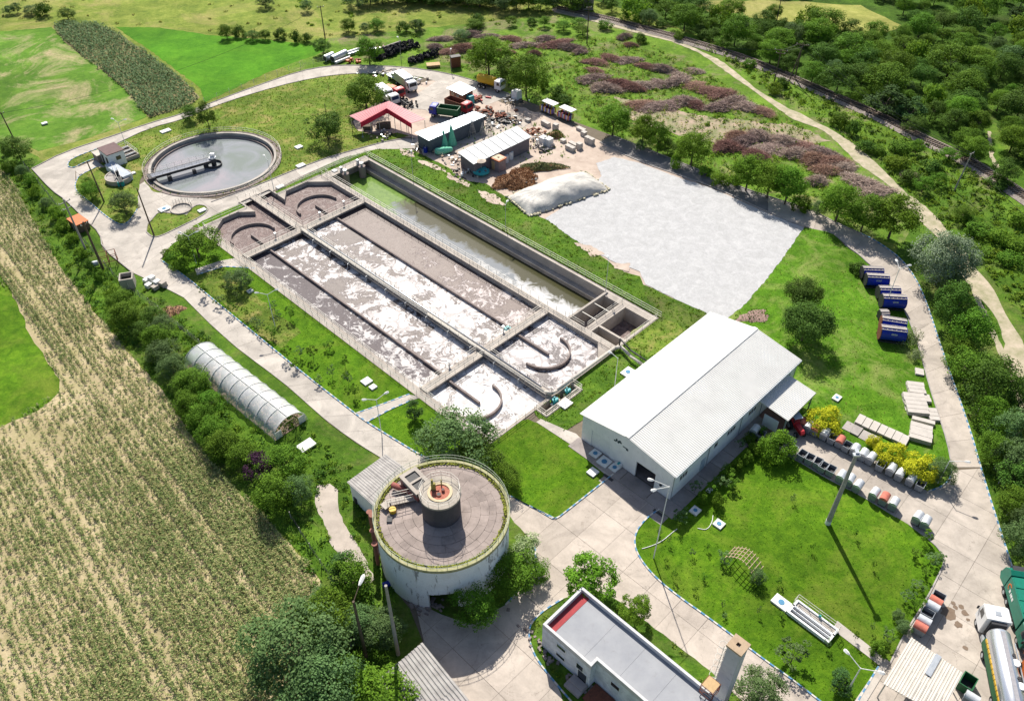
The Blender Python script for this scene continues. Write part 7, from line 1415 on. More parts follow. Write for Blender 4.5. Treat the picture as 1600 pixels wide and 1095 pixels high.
zs2, zl2 = roofshed('white_roofed_shed', 'long shed with whitish sheet roof beside the turquoise dome', 'shed', [(715, 238), (808, 197), (831, 214), (740, 257)], [3.6, 3.6, 3.0, 3.0], .9, .012, M('white_roof_sheet', (.50, .52, .535), (.43, .45, .465), rough=.5, scale=.6, dirt=.15), M('dark_grey_boards', (.17, .15, .17), (.12, .11, .12), scale=1.5, dirt=.5), strips=8)
bo = thing('brick_office', 'small tan brick office with pale metal roof near the yellow tanker', 'hut', S2(721, 156), head((707, 150), (728, 160)))
m_ = MB(); m_.box((0, 0, 0), (4.6, 3.2, 2.5)); m_.build('wall', m_brick, bo); ribbed((-2.8, -2.1, 2.6), (2.8, -2.1, 2.6), (2.8, 2.1, 2.95), (-2.8, 2.1, 2.95), .5, .03, 'roof_sheet', m_shed, bo); m_ = MB(); m_.box((.6, -1.62, 1.0), (1.0, .06, .9)); m_.build('window', m_glass, bo); m_ = MB(); m_.box((3.2, 0, 0), (1.2, 1.4, 2.1)); m_.build('annex', m_teal, bo); m_ = MB(); m_.box((-1.2, -1.62, .05), (.9, .06, 2)); m_.build('door', m_wood, bo)
ko = thing('kiosk', 'square kiosk with orange trim and flat roof', 'kiosk', S2(779, 265), head((768, 262), (785, 270))); m_ = MB(); m_.box((0, 0, 0), (2.2, 2.0, 2.5)); m_.build('wall', M('mauve_panel', (.30, .24, .24), scale=2), ko); m_ = MB(); m_.box((0, 0, 2.5), (2.5, 2.3, .25)); m_.build('trim', m_orange, ko); m_ = MB(); m_.box((0, 0, 2.76), (2.1, 1.9, .05)); m_.cyl((0, 0, 2.8), .2, .2); m_.build('roof', M('cream_roof', (.6, .5, .36), scale=2), ko); m_ = MB(); m_.box((-.55, -1.02, .2), (.8, .05, 1.9)); m_.build('door', m_tan, ko)
td = thing('turquoise_dome', 'turquoise flying saucer shaped play cabin with cream cap', 'play cabin', S2(752, 272), 0); m_ = MB()
secs = [[(r*math.cos(2*PI*i/24), r*math.sin(2*PI*i/24), z) for i in range(24)] for r, z in ((.9, .05), (1.7, .55), (1.75, .75), (1.3, 1.2), (.5, 1.4))]; loft(m_, secs); m_.build('body', m_teal, td, smooth=True, label='turquoise saucer body')
for k in range(6): a = k*PI/3+.3; m_ = MB(); m_.tube((1.2*math.cos(a), 1.2*math.sin(a), 1.12), (1.27*math.cos(a), 1.27*math.sin(a), 1.25), .25, 10); m_.build('porthole', m_glass, td)
m_ = MB(); m_.tube((0, 0, 1.3), (0, 0, 3.0), .06); m_.build('mast', m_galv, td); m_ = MB(); m_.tube((0, 0, 3.0), (0, 0, 3.35), 1.05, 20, .15); m_.build('parasol', M('cream_parasol', (.62, .52, .42), scale=3), td)
def cone_frame(px, h, r, label, net=True):
    t = thing('cone_frame', label, 'decoration frame', S2(*px), random.random(), 'cone shaped frames'); n = 10; m_ = MB()
    for i in range(n): a = 2*PI*i/n; m_.tube((r*math.cos(a), r*math.sin(a), 0), (0, 0, h), .035, 4)
    for k in (0, .3, .6): m_.ring((0, 0), r*(1-k)-.03, r*(1-k)+.03, h*k, h*k+.05, 12)
    m_.build('frame', m_rail if not net else m_net, t)
    if net: m_ = MB(); m_.tube((0, 0, 0), (0, 0, h*.97), r*.97, 14, .05, cap=False); m_.build('net', m_net, t)
cone_frame((694, 230), 4.2, 1.1, 'left green netted cone frame'); cone_frame((706, 226), 5.0, 1.15, 'taller right green netted cone frame'); cone_frame((738, 213), 4.0, 1.0, 'bare grey cone frame beside the zinc shed', False); cone_frame((754, 211), 3.0, .8, 'small bare grey cone frame in the middle', False); cone_frame((765, 208), 4.3, 1.0, 'bare grey cone frame beside the weeds', False)
gn = thing('green_net_heap', 'lying bundle of green netting at the foot of the cones', 'net bundle', S2(693, 240), .3); m_ = MB()
for k in range(3): cyl_x(m_, -1.8+k, .8+k*.6, .75-.1*k, .7, 12, .5)
m_.build('netting', m_net, gn)
for i, (x, y, w_, lab) in enumerate([(797, 248, 1.4, 'white plastic tank at the shed wall'), (790, 253, 1.3, 'second white plastic tank at the shed wall'), (807, 150+4, 1.8, 'white cubic tank under the big trees'), (849, 225, 1.5, 'left white crate in the storage yard'), (857, 227, 1.5, 'right white crate in the storage yard'), (665, 238, .9, 'blue drum beside the zinc shed')]):
    t = thing('storage_tank', lab, 'crate' if 'crate' in lab else 'drum' if 'drum' in lab else 'tank', S2(x, y), A45); m_ = MB(); 
    if 'crate' in lab or 'cubic' in lab: m_.box((0, 0, 0), (w_, w_, w_*1.1), top=.97, topx=.97)
    else: m_.cyl((0, 0, 0), w_/2, w_*1.2, 18)
    m_.build('body', m_blue if 'blue' in lab else m_truckw, t); m_ = MB(); m_.cyl((0, 0, w_*1.2 if 'crate' not in lab and 'cubic' not in lab else w_*1.1), w_*.2, .08, 12); m_.build('lid', m_galv, t)
# fenced mesh beside the storage yard
def fence(pts, label, h=1.6, step=2.4, mat=m_rail, mesh=True, name='fence'):
    P_ = [S(*p) for p in pts]; t = thing(name, label, 'fence', P_[0], 0); n = max(1, int(plen(P_)/step)); q = [v-P_[0] for v in resample(P_, n)]
    me = MB().tube((0, 0, 0), (0, 0, h), .05, 5).mesh('fence_post', mat)
    for v in q: part('post', me, t, loc=tuple(v))
    m_ = MB()
    for a_, b_ in zip(q, q[1:]):
        for z in ((h*.98, h*.5, .1) if not mesh else [h*.98, h*.78, h*.58, h*.38, h*.18]): m_.tube(a_+Vector((0, 0, z)), b_+Vector((0, 0, z)), .012, 3)
        if mesh:
            for k in range(1, 8): v = a_.lerp(b_, k/8); m_.tube(v+Vector((0, 0, .05)), v+Vector((0, 0, h)), .008, 3)
    m_.build('wire_mesh', m_dark, t)
fence([(640, 215), (648, 228), (700, 252), (745, 275)], 'low mesh fence in front of the open sheds', 1.3); fence([(765, 190), (800, 175), (830, 192)], 'dark post fence around the storage yard corner', 1.8, mat=m_dark)
fence([(40, 262), (80, 312), (120, 365), (150, 400), (190, 445), (240, 480), (300, 530), (330, 555)], 'wire fence hidden in the hedge beside the maize field', 1.5, 3); fence([(455, 810), (480, 850), (500, 880), (520, 910)], 'old wire fence beside the old path', 1.4, 2.5)
fence([(320, 162), (370, 143), (420, 124), (470, 106), (510, 97)], 'wire fence along the bright crop field', 1.4, 3.2); fence([(1500, 590), (1530, 660), (1555, 740), (1580, 830)], 'mesh fence outside the painted kerb', 1.5, 2.5)
# tarpaulin covered heap
th2 = thing('tarpaulin_heap', 'long heap covered with pale wrinkled tarpaulin', 'tarpaulin heap', S2(872, 303), head((815, 322), (935, 283))); LH = (S(935, 283)-S(808, 325)).length*.97; WH = 8.4
from mathutils import noise as mnoise
nx, ny = 110, 50; V_ = []; F_ = []
for i in range(nx+1):
    for j in range(ny+1):
        u, v = i/nx*2-1, j/ny*2-1; e = max(0, 1-abs(u)**4.5)*max(0, 1-abs(v)**2.6)
        h_ = 2.6*e**.7*(.86+.10*math.sin(u*4+1)+.05*math.sin(u*11+v*4)); from_noise = mnoise.fractal(Vector((u*3.1, v*1.6, 2)), 1.0, 2.0, 4); fold = .16*from_noise*e
        aa = math.atan2(v*WH, (abs(u)-.45)*LH+.01); fan = .11*math.sin(aa*19+from_noise*3)*max(0, abs(u)-.5)*e*3*(1-e*.5)+.07*math.sin(u*30+from_noise*5+v*4)*(abs(v)**2)*e**.5
        V_.append((u*LH/2, v*WH/2*(1+.05*math.sin(u*9)), .12+h_+fold+fan))
for i in range(nx):
    for j in range(ny): a = i*(ny+1)+j; F_.append((a, a+ny+1, a+ny+2, a+1))
mtarp, nt, b = new_mat('pale_tarpaulin'); co = nt.nodes.new('ShaderNodeTexCoord').outputs['Object']; col = ramp(nt, nnoise(nt, co, .5, 6, .7, 1), [(.3, (.40, .38, .35)), (.6, (.52, .50, .46))]); nt.links.new(col, b.inputs['Base Color']); b.inputs['Roughness'].default_value = .6; bump(nt, b, nnoise(nt, co, 1.6, 6, .7, 2.5), .8, .12)
MB().add(V_, F_).build('tarpaulin', mtarp, th2, smooth=True)
C = []
for i in range(150):
    u = random.choice([-1, 1]) if random.random() < .3 else random.uniform(-1, 1); v = random.choice([-1, 1])*random.uniform(.95, 1.08) if abs(u) < 1 else random.uniform(-1, 1); C.append((u*LH/2*1.0, v*WH/2, random.uniform(.1, .3)))
m_ = MB()
for c in C: m_.box(c, (random.uniform(.3, .8), random.uniform(.25, .5), .2), random.random()*3, top=.7)
m_.build('edge_weights', M('cream_sandbags', (.52, .48, .34), (.4, .36, .26), scale=3), th2)['kind'] = 'stuff'
def heap(name, label, cat, px, rx, ry, h, rz, mat, cards_mat=None, nc=2500, leaf=.14, stick=False, group=None, seedk=0):
    t = thing(name, label, cat, S2(*px), rz, group); n = 26; V_, F_ = [(0, 0, h)], []
    rings_ = 7
    for k in range(1, rings_+1):
        for i in range(n):
            a = 2*PI*i/n; f = k/rings_; w_ = 1+.18*math.sin(a*3+seedk)+.12*math.sin(a*7+seedk*2); z = h*(1-f**1.6)*(1+.25*math.sin(a*5+k+seedk)*f)-.05*(k == rings_); V_.append((rx*f*w_*math.cos(a), ry*f*w_*math.sin(a), max(-.05, z)))
    for i in range(n): F_.append((0, 1+i, 1+(i+1) % n))
    for k in range(rings_-1):
        for i in range(n): a0 = 1+k*n+i; a1 = 1+k*n+(i+1) % n; F_.append((a0, a0+n, a1+n, a1))
    MB().add(V_, F_).build('core', mat, t, smooth=True)
    if cards_mat:
        r = np.sqrt(rng.random(nc)); a = rng.random(nc)*6.28; w_ = 1+.18*np.sin(a*3+seedk)+.12*np.sin(a*7+seedk*2); X = np.column_stack([rx*r*w_*np.cos(a), ry*r*w_*np.sin(a), h*(1-r**1.6)+rng.random(nc)*.35*h**.5])
        if not stick: V4 = cards(X, leaf*rng.uniform(.5, 1.3, nc), None, .8)
        else:
            d = rng.normal(size=(nc, 3)); d[:, 2] = np.abs(d[:, 2])*.35; d /= np.linalg.norm(d, axis=1)[:, None]; s_ = np.cross(d, rng.normal(size=(nc, 3))); s_ /= np.linalg.norm(s_, axis=1)[:, None]; L_ = (leaf*6*rng.uniform(.5, 1.4, nc))[:, None]; w2 = leaf*.22
            V4 = np.stack([X-s_*w2, X+s_*w2, X+d*L_+s_*w2*.3, X+d*L_-s_*w2*.3], 1)
        quads_object('branches' if stick else 'litter', V4, cards_mat, t, 'stuff')
    return t
heap('mulch_heap', 'big heap of reddish brown mulch near the tarpaulin', 'mulch heap', (808, 282), 5.2, 3.6, 1.3, A45, m_mulch, leaf_mat('mulch_chips', (.12, .06, .03), (.42, .24, .12), 0), 5000, .12); heap('hay_heap', 'olive green cuttings heap behind the mulch', 'cuttings heap', (845, 263), 5.0, 1.6, .9, .1, m_mulch, leaf_mat('olive_cuttings', (.07, .09, .03), (.22, .24, .10), 0), 3500, .12, seedk=2); heap('soil_mound', 'small brown soil mound with weeds left of the gravel', 'soil mound', (868, 213), 2.0, 1.6, 1.1, 0, m_mulch, L_weedd, 700, .12, seedk=4)
heap('soil_mound', 'low pinkish soil patch behind the warehouse', 'soil mound', (1178, 495), 3.2, 1.8, .25, .3, M('pink_soil', (.30, .20, .17), (.22, .14, .12), scale=1), L_weedd, 250, .12, seedk=5); heap('soil_mound', 'brown earth mound by the hedge and left road', 'soil mound', (268, 486), 2.0, 1.4, .4, .3, m_mulch, L_stickr, 400, .1, seedk=7)
m_bcore = M('brush_core', (.17, .125, .10), (.10, .07, .06), scale=1.5)
BP = [(680, 75, 3, 2), (700, 82, 4, 2.4), (722, 78, 4, 2.5), (740, 72, 3.5, 2), (690, 62, 4, 1.6), (735, 55, 3.5, 1.8), (760, 58, 5, 1.8), (800, 62, 5, 2), (820, 72, 5, 2), (850, 62, 4, 2), (868, 70, 6, 2.6), (890, 76, 5, 2), (905, 82, 3, 2), (930, 98, 4.5, 2.5), (955, 92, 5, 2.2), (980, 95, 4.5, 2.5), (930, 112, 4, 2), (1010, 105, 4.5, 2), (1035, 110, 4, 2), (1060, 118, 4.5, 2.2), (1085, 112, 4, 2), (925, 125, 5, 2.5), (945, 140, 5, 3), (965, 132, 4, 2.4), (985, 138, 4.5, 2.6), (1005, 135, 5, 2.6), (1030, 132, 4.5, 2.4), (1055, 130, 5, 2.6), (1085, 135, 5, 2.8), (1105, 142, 4.5, 2.6), (1125, 148, 5, 2.8), (1000, 165, 5, 2.8), (1020, 168, 5.5, 3), (1045, 165, 5, 3), (1070, 160, 5, 2.8), (1085, 165, 4, 2.4), (1125, 168, 5, 2.6), (1145, 160, 4.5, 2.4), (1165, 168, 6, 3), (1190, 175, 4, 2.4), (1150, 215, 4, 2.4), (1135, 232, 5, 3), (1165, 222, 4.5, 2.6), (1185, 215, 5, 2.8), (1200, 232, 5, 3), (1180, 245, 4.5, 2.6), (1225, 222, 4.5, 2.6), (1250, 228, 5, 2.8), (1240, 242, 4.5, 2.6), (1270, 250, 4.5, 2.6), (1285, 240, 4.5, 2.4), (1300, 255, 4.5, 2.6), (1290, 268, 4.5, 2.4), (1315, 262, 4, 2.2), (1345, 285, 5.5, 3), (1365, 300, 4.5, 2.6), (1275, 285, 3.5, 2), (1422, 277, 2.8, 1.8), (790, 82, 3, 1.6), (975, 60, 3, 1.5), (985, 72, 2.6, 1.4), (835, 85, 3, 1.4)]
BPROTO = []
for k in range(5):
    t = heap('brush_heap', 'x', 'brush heap', (0, 600), 2.6, 1.8, 1.2, 0, m_bcore, [L_stick, L_stick, L_stickr, L_stick, L_stickr][k], 2200, .13, True, seedk=k*1.7); BPROTO.append(t)
def ordw(i, n): return f'{i+1}th' if not (i+1) % 10 in (1, 2, 3) or (i+1) in (11, 12, 13) else f'{i+1}{["", "st", "nd", "rd"][(i+1) % 10]}'
usedb = set()
for i, (x, y, rx, ry) in enumerate(sorted(BP)):
    k = random.choice([0, 1, 3, 0, 4, 1, 2, 4]); 
    if 1075 < x < 1110 and y > 150: k = 2
    lab = f'{"reddish" if k in (2, 4) else "purple grey"} heap of cut branches, {ordw(i, 60)} of the brush heaps counted from the left'
    if k in usedb: o = copy_tree(BPROTO[k], lab)
    else: usedb.add(k); o = BPROTO[k]; o['label'] = lab
    o.location = (*S2(x, y), -.08); o.rotation_euler = (0, 0, random.random()*6.28 if False else random.uniform(-.9, .6)); o.scale = (rx/2.6*random.uniform(.6, .9), ry/1.8*.78, random.uniform(.45, 1.0)); o['group'] = 'brush heaps on the dumping ground'
for k in range(5):
    if k not in usedb:
        for ch_ in list(BPROTO[k].children): bpy.data.objects.remove(ch_)
        bpy.data.objects.remove(BPROTO[k])
# tyre heap and long pipes beside the far road
def tyres(px, n, sx_, sy_, label):
    t = thing('tyre_heap', label, 'tyre heap', S2(*px), head((590, 90), (640, 75))); me = MB()
    for k in range(10): pass
    me.ring((0, 0), .25, .5, -.12, .12, 10); me = me.mesh('tyre', m_black)
    for i in range(n):
        x, y = random.uniform(-sx_, sx_), random.uniform(-sy_, sy_); o = part('tyre', me, t, loc=(x, y, .15+random.random()*1.3*(1-abs(y)/sy_*.6))); o.rotation_euler = (random.uniform(-1.2, 1.2), random.uniform(-1.2, 1.2), 0)
tyres((598, 88), 110, 3.0, 1.6, 'left black tyre heap beside the roadside tree'); tyres((622, 78), 150, 5.2, 2.0, 'big black tyre heap behind the far road'); tyres((662, 92), 90, 4.5, 1.0, 'low tyre row right of the lamp post')
for i, (a, b_, r, mt, lab) in enumerate([((508, 97), (521, 91), .8, m_galv, 'short thick grey pipe at the left end'), ((520, 98), (541, 88), .85, m_galv, 'thick grey pipe lying beside the far road'), ((524, 101), (547, 92), .35, m_truckw, 'thin white pipe nearest the far road'), ((541, 86), (566, 78), .4, m_truckw, 'long white pipe behind the roadside tree'), ((541, 89), (566, 81), .3, m_galv, 'thin grey pipe behind the roadside tree'), ((592, 80), (626, 68), .35, m_conc, 'long concrete pole lying beside the tyres'), ((595, 84), (612, 78), .4, m_conc, 'short concrete pole lying in the tyre heap')]):
    pa, pb = S(*a), S(*b_); t = thing('lying_pipe', lab, 'pipe', (pa+pb)/2, head(a, b_), 'pipes lying beside the far road'); L_ = (pb-pa).length; m_ = MB(); m_.tube((-L_/2, 0, r+.05), (L_/2, 0, r+.05), r, 16); m_.build('pipe', mt, t); m_ = MB()
    for s_ in (-1, 1): m_.tube((s_*L_/2, 0, r+.05), (s_*(L_/2+.02), 0, r+.05), r*.8, 14)
    m_.build('opening', m_dark, t)
t = thing('wooden_platform', 'tan wooden platform beside the low tyre row', 'platform', S2(677, 104), .2); m_ = MB(); m_.box((0, 0, .5), (3.4, 2.0, .15)); m_.box((0, 0, 0), (2.6, 1.4, .5)); m_.build('deck', m_tan, t)
t = thing('rusty_shed_box', 'rusty brown box hut right of the tyre rows', 'hut', S2(712, 104), .4); m_ = MB(); m_.box((0, 0, 0), (2.4, 1.4, 2.6)); m_.build('wall', m_rust, t); m_ = MB(); m_.box((0, 0, 2.6), (2.6, 1.6, .1)); m_.build('roof', m_dark, t)
t = thing('brown_barrel', 'brown upright barrel on grass below the far road', 'barrel', S2(617, 120), 0); m_ = MB(); m_.cyl((0, 0, 0), .6, 1.8, 14); m_.build('body', m_rust, t); m_ = MB(); m_.cyl((0, 0, 1.8), .62, .08, 14); m_.build('lid', m_dark, t)
t = thing('rusty_container', 'rusty orange topped container in the hedge by the leaning poles', 'container', S2(126, 356), head((118, 350), (135, 362))); m_ = MB(); m_.box((0, 0, 0), (3.4, 2.2, 1.7)); m_.build('body', m_woodd, t); m_ = MB(); m_.box((0, 0, 1.7), (3.6, 2.4, .12)); m_.build('lid', m_orange, t)
t = thing('open_concrete_box', 'open grey concrete box in the hedge', 'concrete box', S2(202, 446), .3); m_ = MB()
for q in (rect(-1.1, -1.1, 1.1, -.9), rect(-1.1, .9, 1.1, 1.1), rect(-1.1, -.9, -.9, .9), rect(.9, -.9, 1.1, .9)): m_.prism(q, 0, 2.0)
m_.build('wall', m_conc, t); m_ = MB(); m_.box((0, 0, 1.2), (1.8, 1.8, .1)); m_.build('water', m_dkw, t)
for i, (x, y) in enumerate([(230, 440), (238, 439), (233, 448), (247, 445), (243, 451), (256, 447)]): stack((x, y), (x+8, y+4), 1.0, .9, 2+i % 2, .3, f'{O1[i]} white block pile from the left by the hedge end', 1, 'white blocks by the hedge', m_paintw if i < 4 else m_conc)
# polytunnel
pa, pb = S(315, 560), S(455, 672); LT_ = (pb-pa).length; pt_ = thing('polytunnel', 'long translucent white polytunnel with ribs and open end', 'polytunnel', (pa+pb)/2, math.atan2(pb.y-pa.y, pb.x-pa.x)); RW, RH = 2.75, 2.7; n = 16
mpoly, nt, b = new_mat('translucent_film'); co = nt.nodes.new('ShaderNodeTexCoord').outputs['Object']; b.inputs['Base Color'].default_value = (.86, .88, .90, 1); b.inputs['Roughness'].default_value = .35; tr2_ = nt.nodes.new('ShaderNodeBsdfTransparent'); tr2_.inputs[0].default_value = (.95, .97, .98, 1); mx = nt.nodes.new('ShaderNodeMixShader')
nt.links.new(ramp(nt, nnoise(nt, co, .7, 5, .6), [(.3, bw(.36)), (.7, bw(.58))]), mx.inputs[0]); nt.links.new(tr2_.outputs[0], mx.inputs[1]); nt.links.new(b.outputs[0], mx.inputs[2]); nt.links.new(mx.outputs[0], nt.nodes['Material Output'].inputs[0])
nb_ = 10; TA = []
for k in range(nb_):
    V_, F_ = [], []; sub = 5
    for i in range(sub+1):
        x = -LT_/2+LT_*(k+i/sub)/nb_; sag = 1-.02*math.sin(PI*i/sub)
        for j in range(n+1): a = PI*j/n; V_.append((x, RW*sag*math.cos(a), RH*sag*math.sin(a)**.85))
    for i in range(sub):
        for j in range(n): a_ = i*(n+1)+j; F_.append((a_, a_+1, a_+n+2, a_+n+1))
    MB().add(V_, F_).build('film_panel', mpoly, pt_, smooth=True)
for k in range(nb_+1):
    x = -LT_/2+LT_*k/nb_; m_ = MB(); pts_ = [(x, (RW+.04)*math.cos(PI*j/n), (RH+.04)*math.sin(PI*j/n)**.85) for j in range(n+1)]; m_.path(pts_, .05, 5); m_.build('hoop', m_paintw, pt_)
m_ = MB(); m_.beam((-LT_/2, 0, RH+.05), (LT_/2, 0, RH+.05), .08, .05); m_.build('ridge_strip', m_paintw, pt_); V_ = [(-LT_/2, 0, 0)]+[(-LT_/2, RW*math.cos(PI*j/n), RH*math.sin(PI*j/n)**.85) for j in range(n+1)]; MB().add(V_, [(0, j+1, j+2) for j in range(n)]).build('end_wall', mpoly, pt_)
m_ = MB()
for y in (-.9, .9): m_.tube((LT_/2, y, 0), (LT_/2, y, 2.4), .06)
m_.tube((LT_/2, -.9, 1.9), (LT_/2, .9, 1.9), .06); m_.build('door_frame', m_wood, pt_); m_ = MB(); m_.box((LT_/2, 2.0, 0), (.06, 1.1, 1.3)); m_.box((LT_/2, -2.0, 0), (.06, 1.1, 1.3)); m_.build('end_board', m_paintw, pt_)
V4 = cards(np.column_stack([rng.uniform(-LT_/2, LT_/2, 1600), rng.uniform(-2.2, 2.2, 1600), rng.uniform(.1, .7, 1600)]), rng.uniform(.08, .2, 1600)); quads_object('crop_rows', V4, L_weedd, pt_, 'stuff')
m_ = MB(); m_.box((0, 0, -.03), (LT_, RW*1.9, .06)); m_.build('bed', m_soil, pt_)
# ---------------------------------------------------------------- lamps and poles
def lamp(px, h, label, heads=(0.6, 2.6), arm=1.5, mat=m_polec, lean=(0, 0), r=.1, drop=.0, hl=.7):
    t = thing('street_lamp', label, 'street lamp', S2(*px), 0); tp = Vector((lean[0], lean[1], h)); m_ = MB(); m_.tube((0, 0, 0), tp, r, 8, r*.6); m_.build('pole', mat, t)
    for a in heads:
        e = tp+Vector((math.cos(a)*arm, math.sin(a)*arm, arm*.28)); m_ = MB(); m_.tube(tp-Vector((0, 0, .1)), e, .045, 6); m_.build('arm', mat, t)
        m_ = MB(); d = Vector((math.cos(a), math.sin(a), .1)); secs = []; sd = Vector((-d.y, d.x, 0)).normalized()
        for f, w_, hh in ((0, .10, .08), (.3, .2, .14), (.8, .22, .14), (1, .10, .06)): c_ = e+d*hl*f; secs.append([c_+sd*w_, c_+Vector((0, 0, hh)), c_-sd*w_, c_-Vector((0, 0, hh*.4))])
        loft(m_, secs); m_.build('lamp_head', m_paintw, t)
    return t
wm = m_paintw
lamp((307, 412), 5.8, 'white two armed lamp at the left road corner', (2.8, .5), 1.2, wm, r=.07); lamp((430, 510), 6.5, 'white two armed lamp beside the left road', (3.2, .5), 1.2, wm, r=.07); lamp((597, 683), 7.4, 'white two armed lamp at the middle footpath', (3.4, .6), 1.2, wm, r=.07); lamp((960, 606), 6.0, 'white single lamp on the lawn between basin and warehouse', (2.5,), 1.0, wm, r=.07)
lamp((1021, 872), 13.0, 'tall thin white lamp at the curved kerb', (3.6, 2.9), 1.8, wm, (.35, .5), .08); lamp((1382, 478-33+36), 8.0, 'white two armed lamp beside the blue containers', (.2, 1.6), 1.2, wm, r=.07); lamp((1258, 583+0), 0.1, 'x') if False else None
lamp((1465, 755), 4.5, 'small bent white lamp at the rounded kerb', (-.3,), 1.6, wm, r=.07); lamp((1322, 1083), 5.5, 'white double lamp near the lower footpath', (2.2, -.4), 1.5, wm, r=.09); lamp((755, 945), 6.0, 'white lamp half hidden in the tree before the round tank', (2.0,), .8, wm, r=.07)
lamp((428, 297), 6.6, 'white lamp at the clarifier edge above the basin', (2.2,), 1.1, wm, r=.07); lamp((198, 232), 6.0, 'white two armed lamp by the far left road', (2.6, .3), 1.2, wm, r=.07); lamp((247-2, 0), 1, 'x') if False else None
lamp((946, 457), 6.5, 'thin white lamp post at the end of the channel', (1.6,), .6, m_galv, r=.06); lamp((646, 283), 6.0, 'thin grey lamp post above the channel', (1.6,), .6, m_galv, r=.06); lamp((790, 356), 5.0, 'thin grey lamp post on the channel bank', (1.2,), .6, m_galv, r=.06); lamp((627, 96), 5.5, 'lamp post between the tyre heaps', (2.0,), .9, m_polec, r=.07); lamp((705, 112), 5.0, 'lamp post beside the far road and concrete pad', (1.5,), .8, m_polec, r=.07)
lamp((572, 1025), 11.0, 'dark concrete lamp post among bushes at the lower left', (1.3,), 1.6, m_woodd, r=.22, hl=1.3)
lp = thing('tall_lamp_pole', 'very tall grey concrete pole with lamp heads on the big lawn', 'lamp pole', S2(1293, 818), 0); m_ = MB(); m_.tube((0, 0, 0), (0, 0, 12.9), .34, 12, .2); m_.build('pole', m_polec, lp); m_ = MB(); m_.cyl((0, 0, 0), .36, .75, 12); m_.build('base', m_paintw, lp); m_ = MB(); m_.box((0, 0, 12.9), (.8, .5, .25)); m_.box((.1, .35, 13.1), (.45, .7, .25)); m_.build('lamp_head', m_galv, lp)
def pole(px, h, label, cross=(), lean=(0, 0), mat=m_woodd, r=.16, name='utility_pole', strut=None):
    t = thing(name, label, 'utility pole', S2(*px), 0); tp = Vector((lean[0], lean[1], h)); m_ = MB(); m_.tube((0, 0, -.1), tp, r, 8, r*.65); m_.build('pole', mat, t)
    for z, L_, a in cross:
        c_ = Vector((lean[0]*z/h, lean[1]*z/h, z)); d = Vector((math.cos(a), math.sin(a), 0))*L_/2; m_ = MB(); m_.beam(c_-d, c_+d, .1, .12); x_ = m_.build('crossarm', mat, t)
        for f in (-.9, 0, .9): m_ = MB(); m_.cyl(tuple(c_+d*f+Vector((0, 0, .05))), .06, .22, 8); m_.build('insulator', m_galv, x_)
    if strut: m_ = MB(); m_.tube((strut[0], strut[1], 0), tp*.85, r*.8, 7); m_.build('strut', mat, t)
    return t
pole((241, 369), 9.9, 'timber pole on the triangular grass island', lean=(-.3, .2)); pole((163, 316), 8.6, 'leaning timber pole on the pump house island', lean=(-.6, .4)); pole((136, 395), 11.0, 'left tall pole of the transformer pair', ((10.4, 2.2, 1.0), (9.2, 1.6, 1.0)), (-.3, 0), m_polec, .2); pole((161, 420), 9.6, 'right pole of the transformer pair', ((9.0, 1.2, 1.0),), (-.2, 0), m_woodd, .24)
pole((24, 222), 6.8, 'leaning timber pole at the left edge', ((6.4, 1.2, .8),), (-.6, .3)); pole((622, 1021), 13.4, 'tall bare concrete pole near the corrugated shed', (), (0, 0), m_polec, .24); pole((508, 60), 8.5, 'distant timber pole on the far meadow', ((8.2, 1.8, .3),)); pole((917, 68), 9.5, 'tall pole behind the brush heaps', ((9.2, 1.4, .3),))
pole((1209, 132), 8.6, 'left pole of the pair beside the railway', ((8.3, 3.2, -.4), (7.6, 2.2, -.4))); pole((1241, 126), 9.2, 'right pole of the pair beside the railway', ((8.8, 3.0, -.4),), (0, 0), m_woodd, .18, strut=(-1.4, -.6)); pole((1491, 298), 8.0, 'slanting pole beside the railway bend', ((7.8, 1.4, .6),), (.8, .5), m_polec); pole((1212, 40), 7, 'distant thin pole above the wood', ((6.8, 1, .2),)); pole((515, 213), 7.5, 'thin pole rising out of the dark round tree', (), (0, 0), m_woodd, .1)
pole((760, 130), 7.5, 'thin timber pole beside the yellow tanker', (), (0, 0), m_woodd, .1)
tf = thing('transformer_frame', 'rusty frame cage with drum at the foot of the poles', 'transformer frame', S2(172, 412), head((160, 415), (190, 408))); m_ = MB()
for x in (-1.4, 0, 1.4):
    for y in (-.8, .8): m_.tube((x, y, 0), (x, y, 2.2), .06, 5)
for z in (.9, 2.2):
    for y in (-.8, .8): m_.tube((-1.4, y, z), (1.4, y, z), .05, 5)
    for x in (-1.4, 0, 1.4): m_.tube((x, -.8, z), (x, .8, z), .05, 5)
m_.build('frame', m_rust, tf); m_ = MB(); cyl_x(m_, -2.9, -1.7, .5, .7, 14, .15); m_.build('drum', m_galv, tf)
def wire(a, b_, label, sag=1.2, r=.025):
    a, b_ = Vector(a), Vector(b_); m_ = MB(); pts_ = [a.lerp(b_, k/14)-Vector((0, 0, sag*4*(k/14)*(1-k/14))) for k in range(15)]; m_.path(pts_, r, 3); tag(m_.build('power_line', m_dark), label, 'power line')
def ptop(px, h, dx=0, dy=0): v = S(*px); return (v.x+dx, v.y+dy, h)
wire(ptop((1209, 132), 8.5, -1.2), ptop((1241, 126), 9.0, -1.2), 'left wire between the paired railway poles', .4, .035); wire(ptop((1209, 132), 8.5, 1.2), ptop((1241, 126), 9.0, 1.2), 'right wire between the paired railway poles', .4, .035)
wire(ptop((1241, 126), 9.0, -1.0), ptop((1491, 298), 7.9, .2), 'wire from the paired poles down to the bend pole', 2.0, .035); wire(ptop((1241, 126), 9.0, 1.0), ptop((1491, 298), 7.9, 1.2), 'second wire from the paired poles to the bend pole', 2.0, .035)
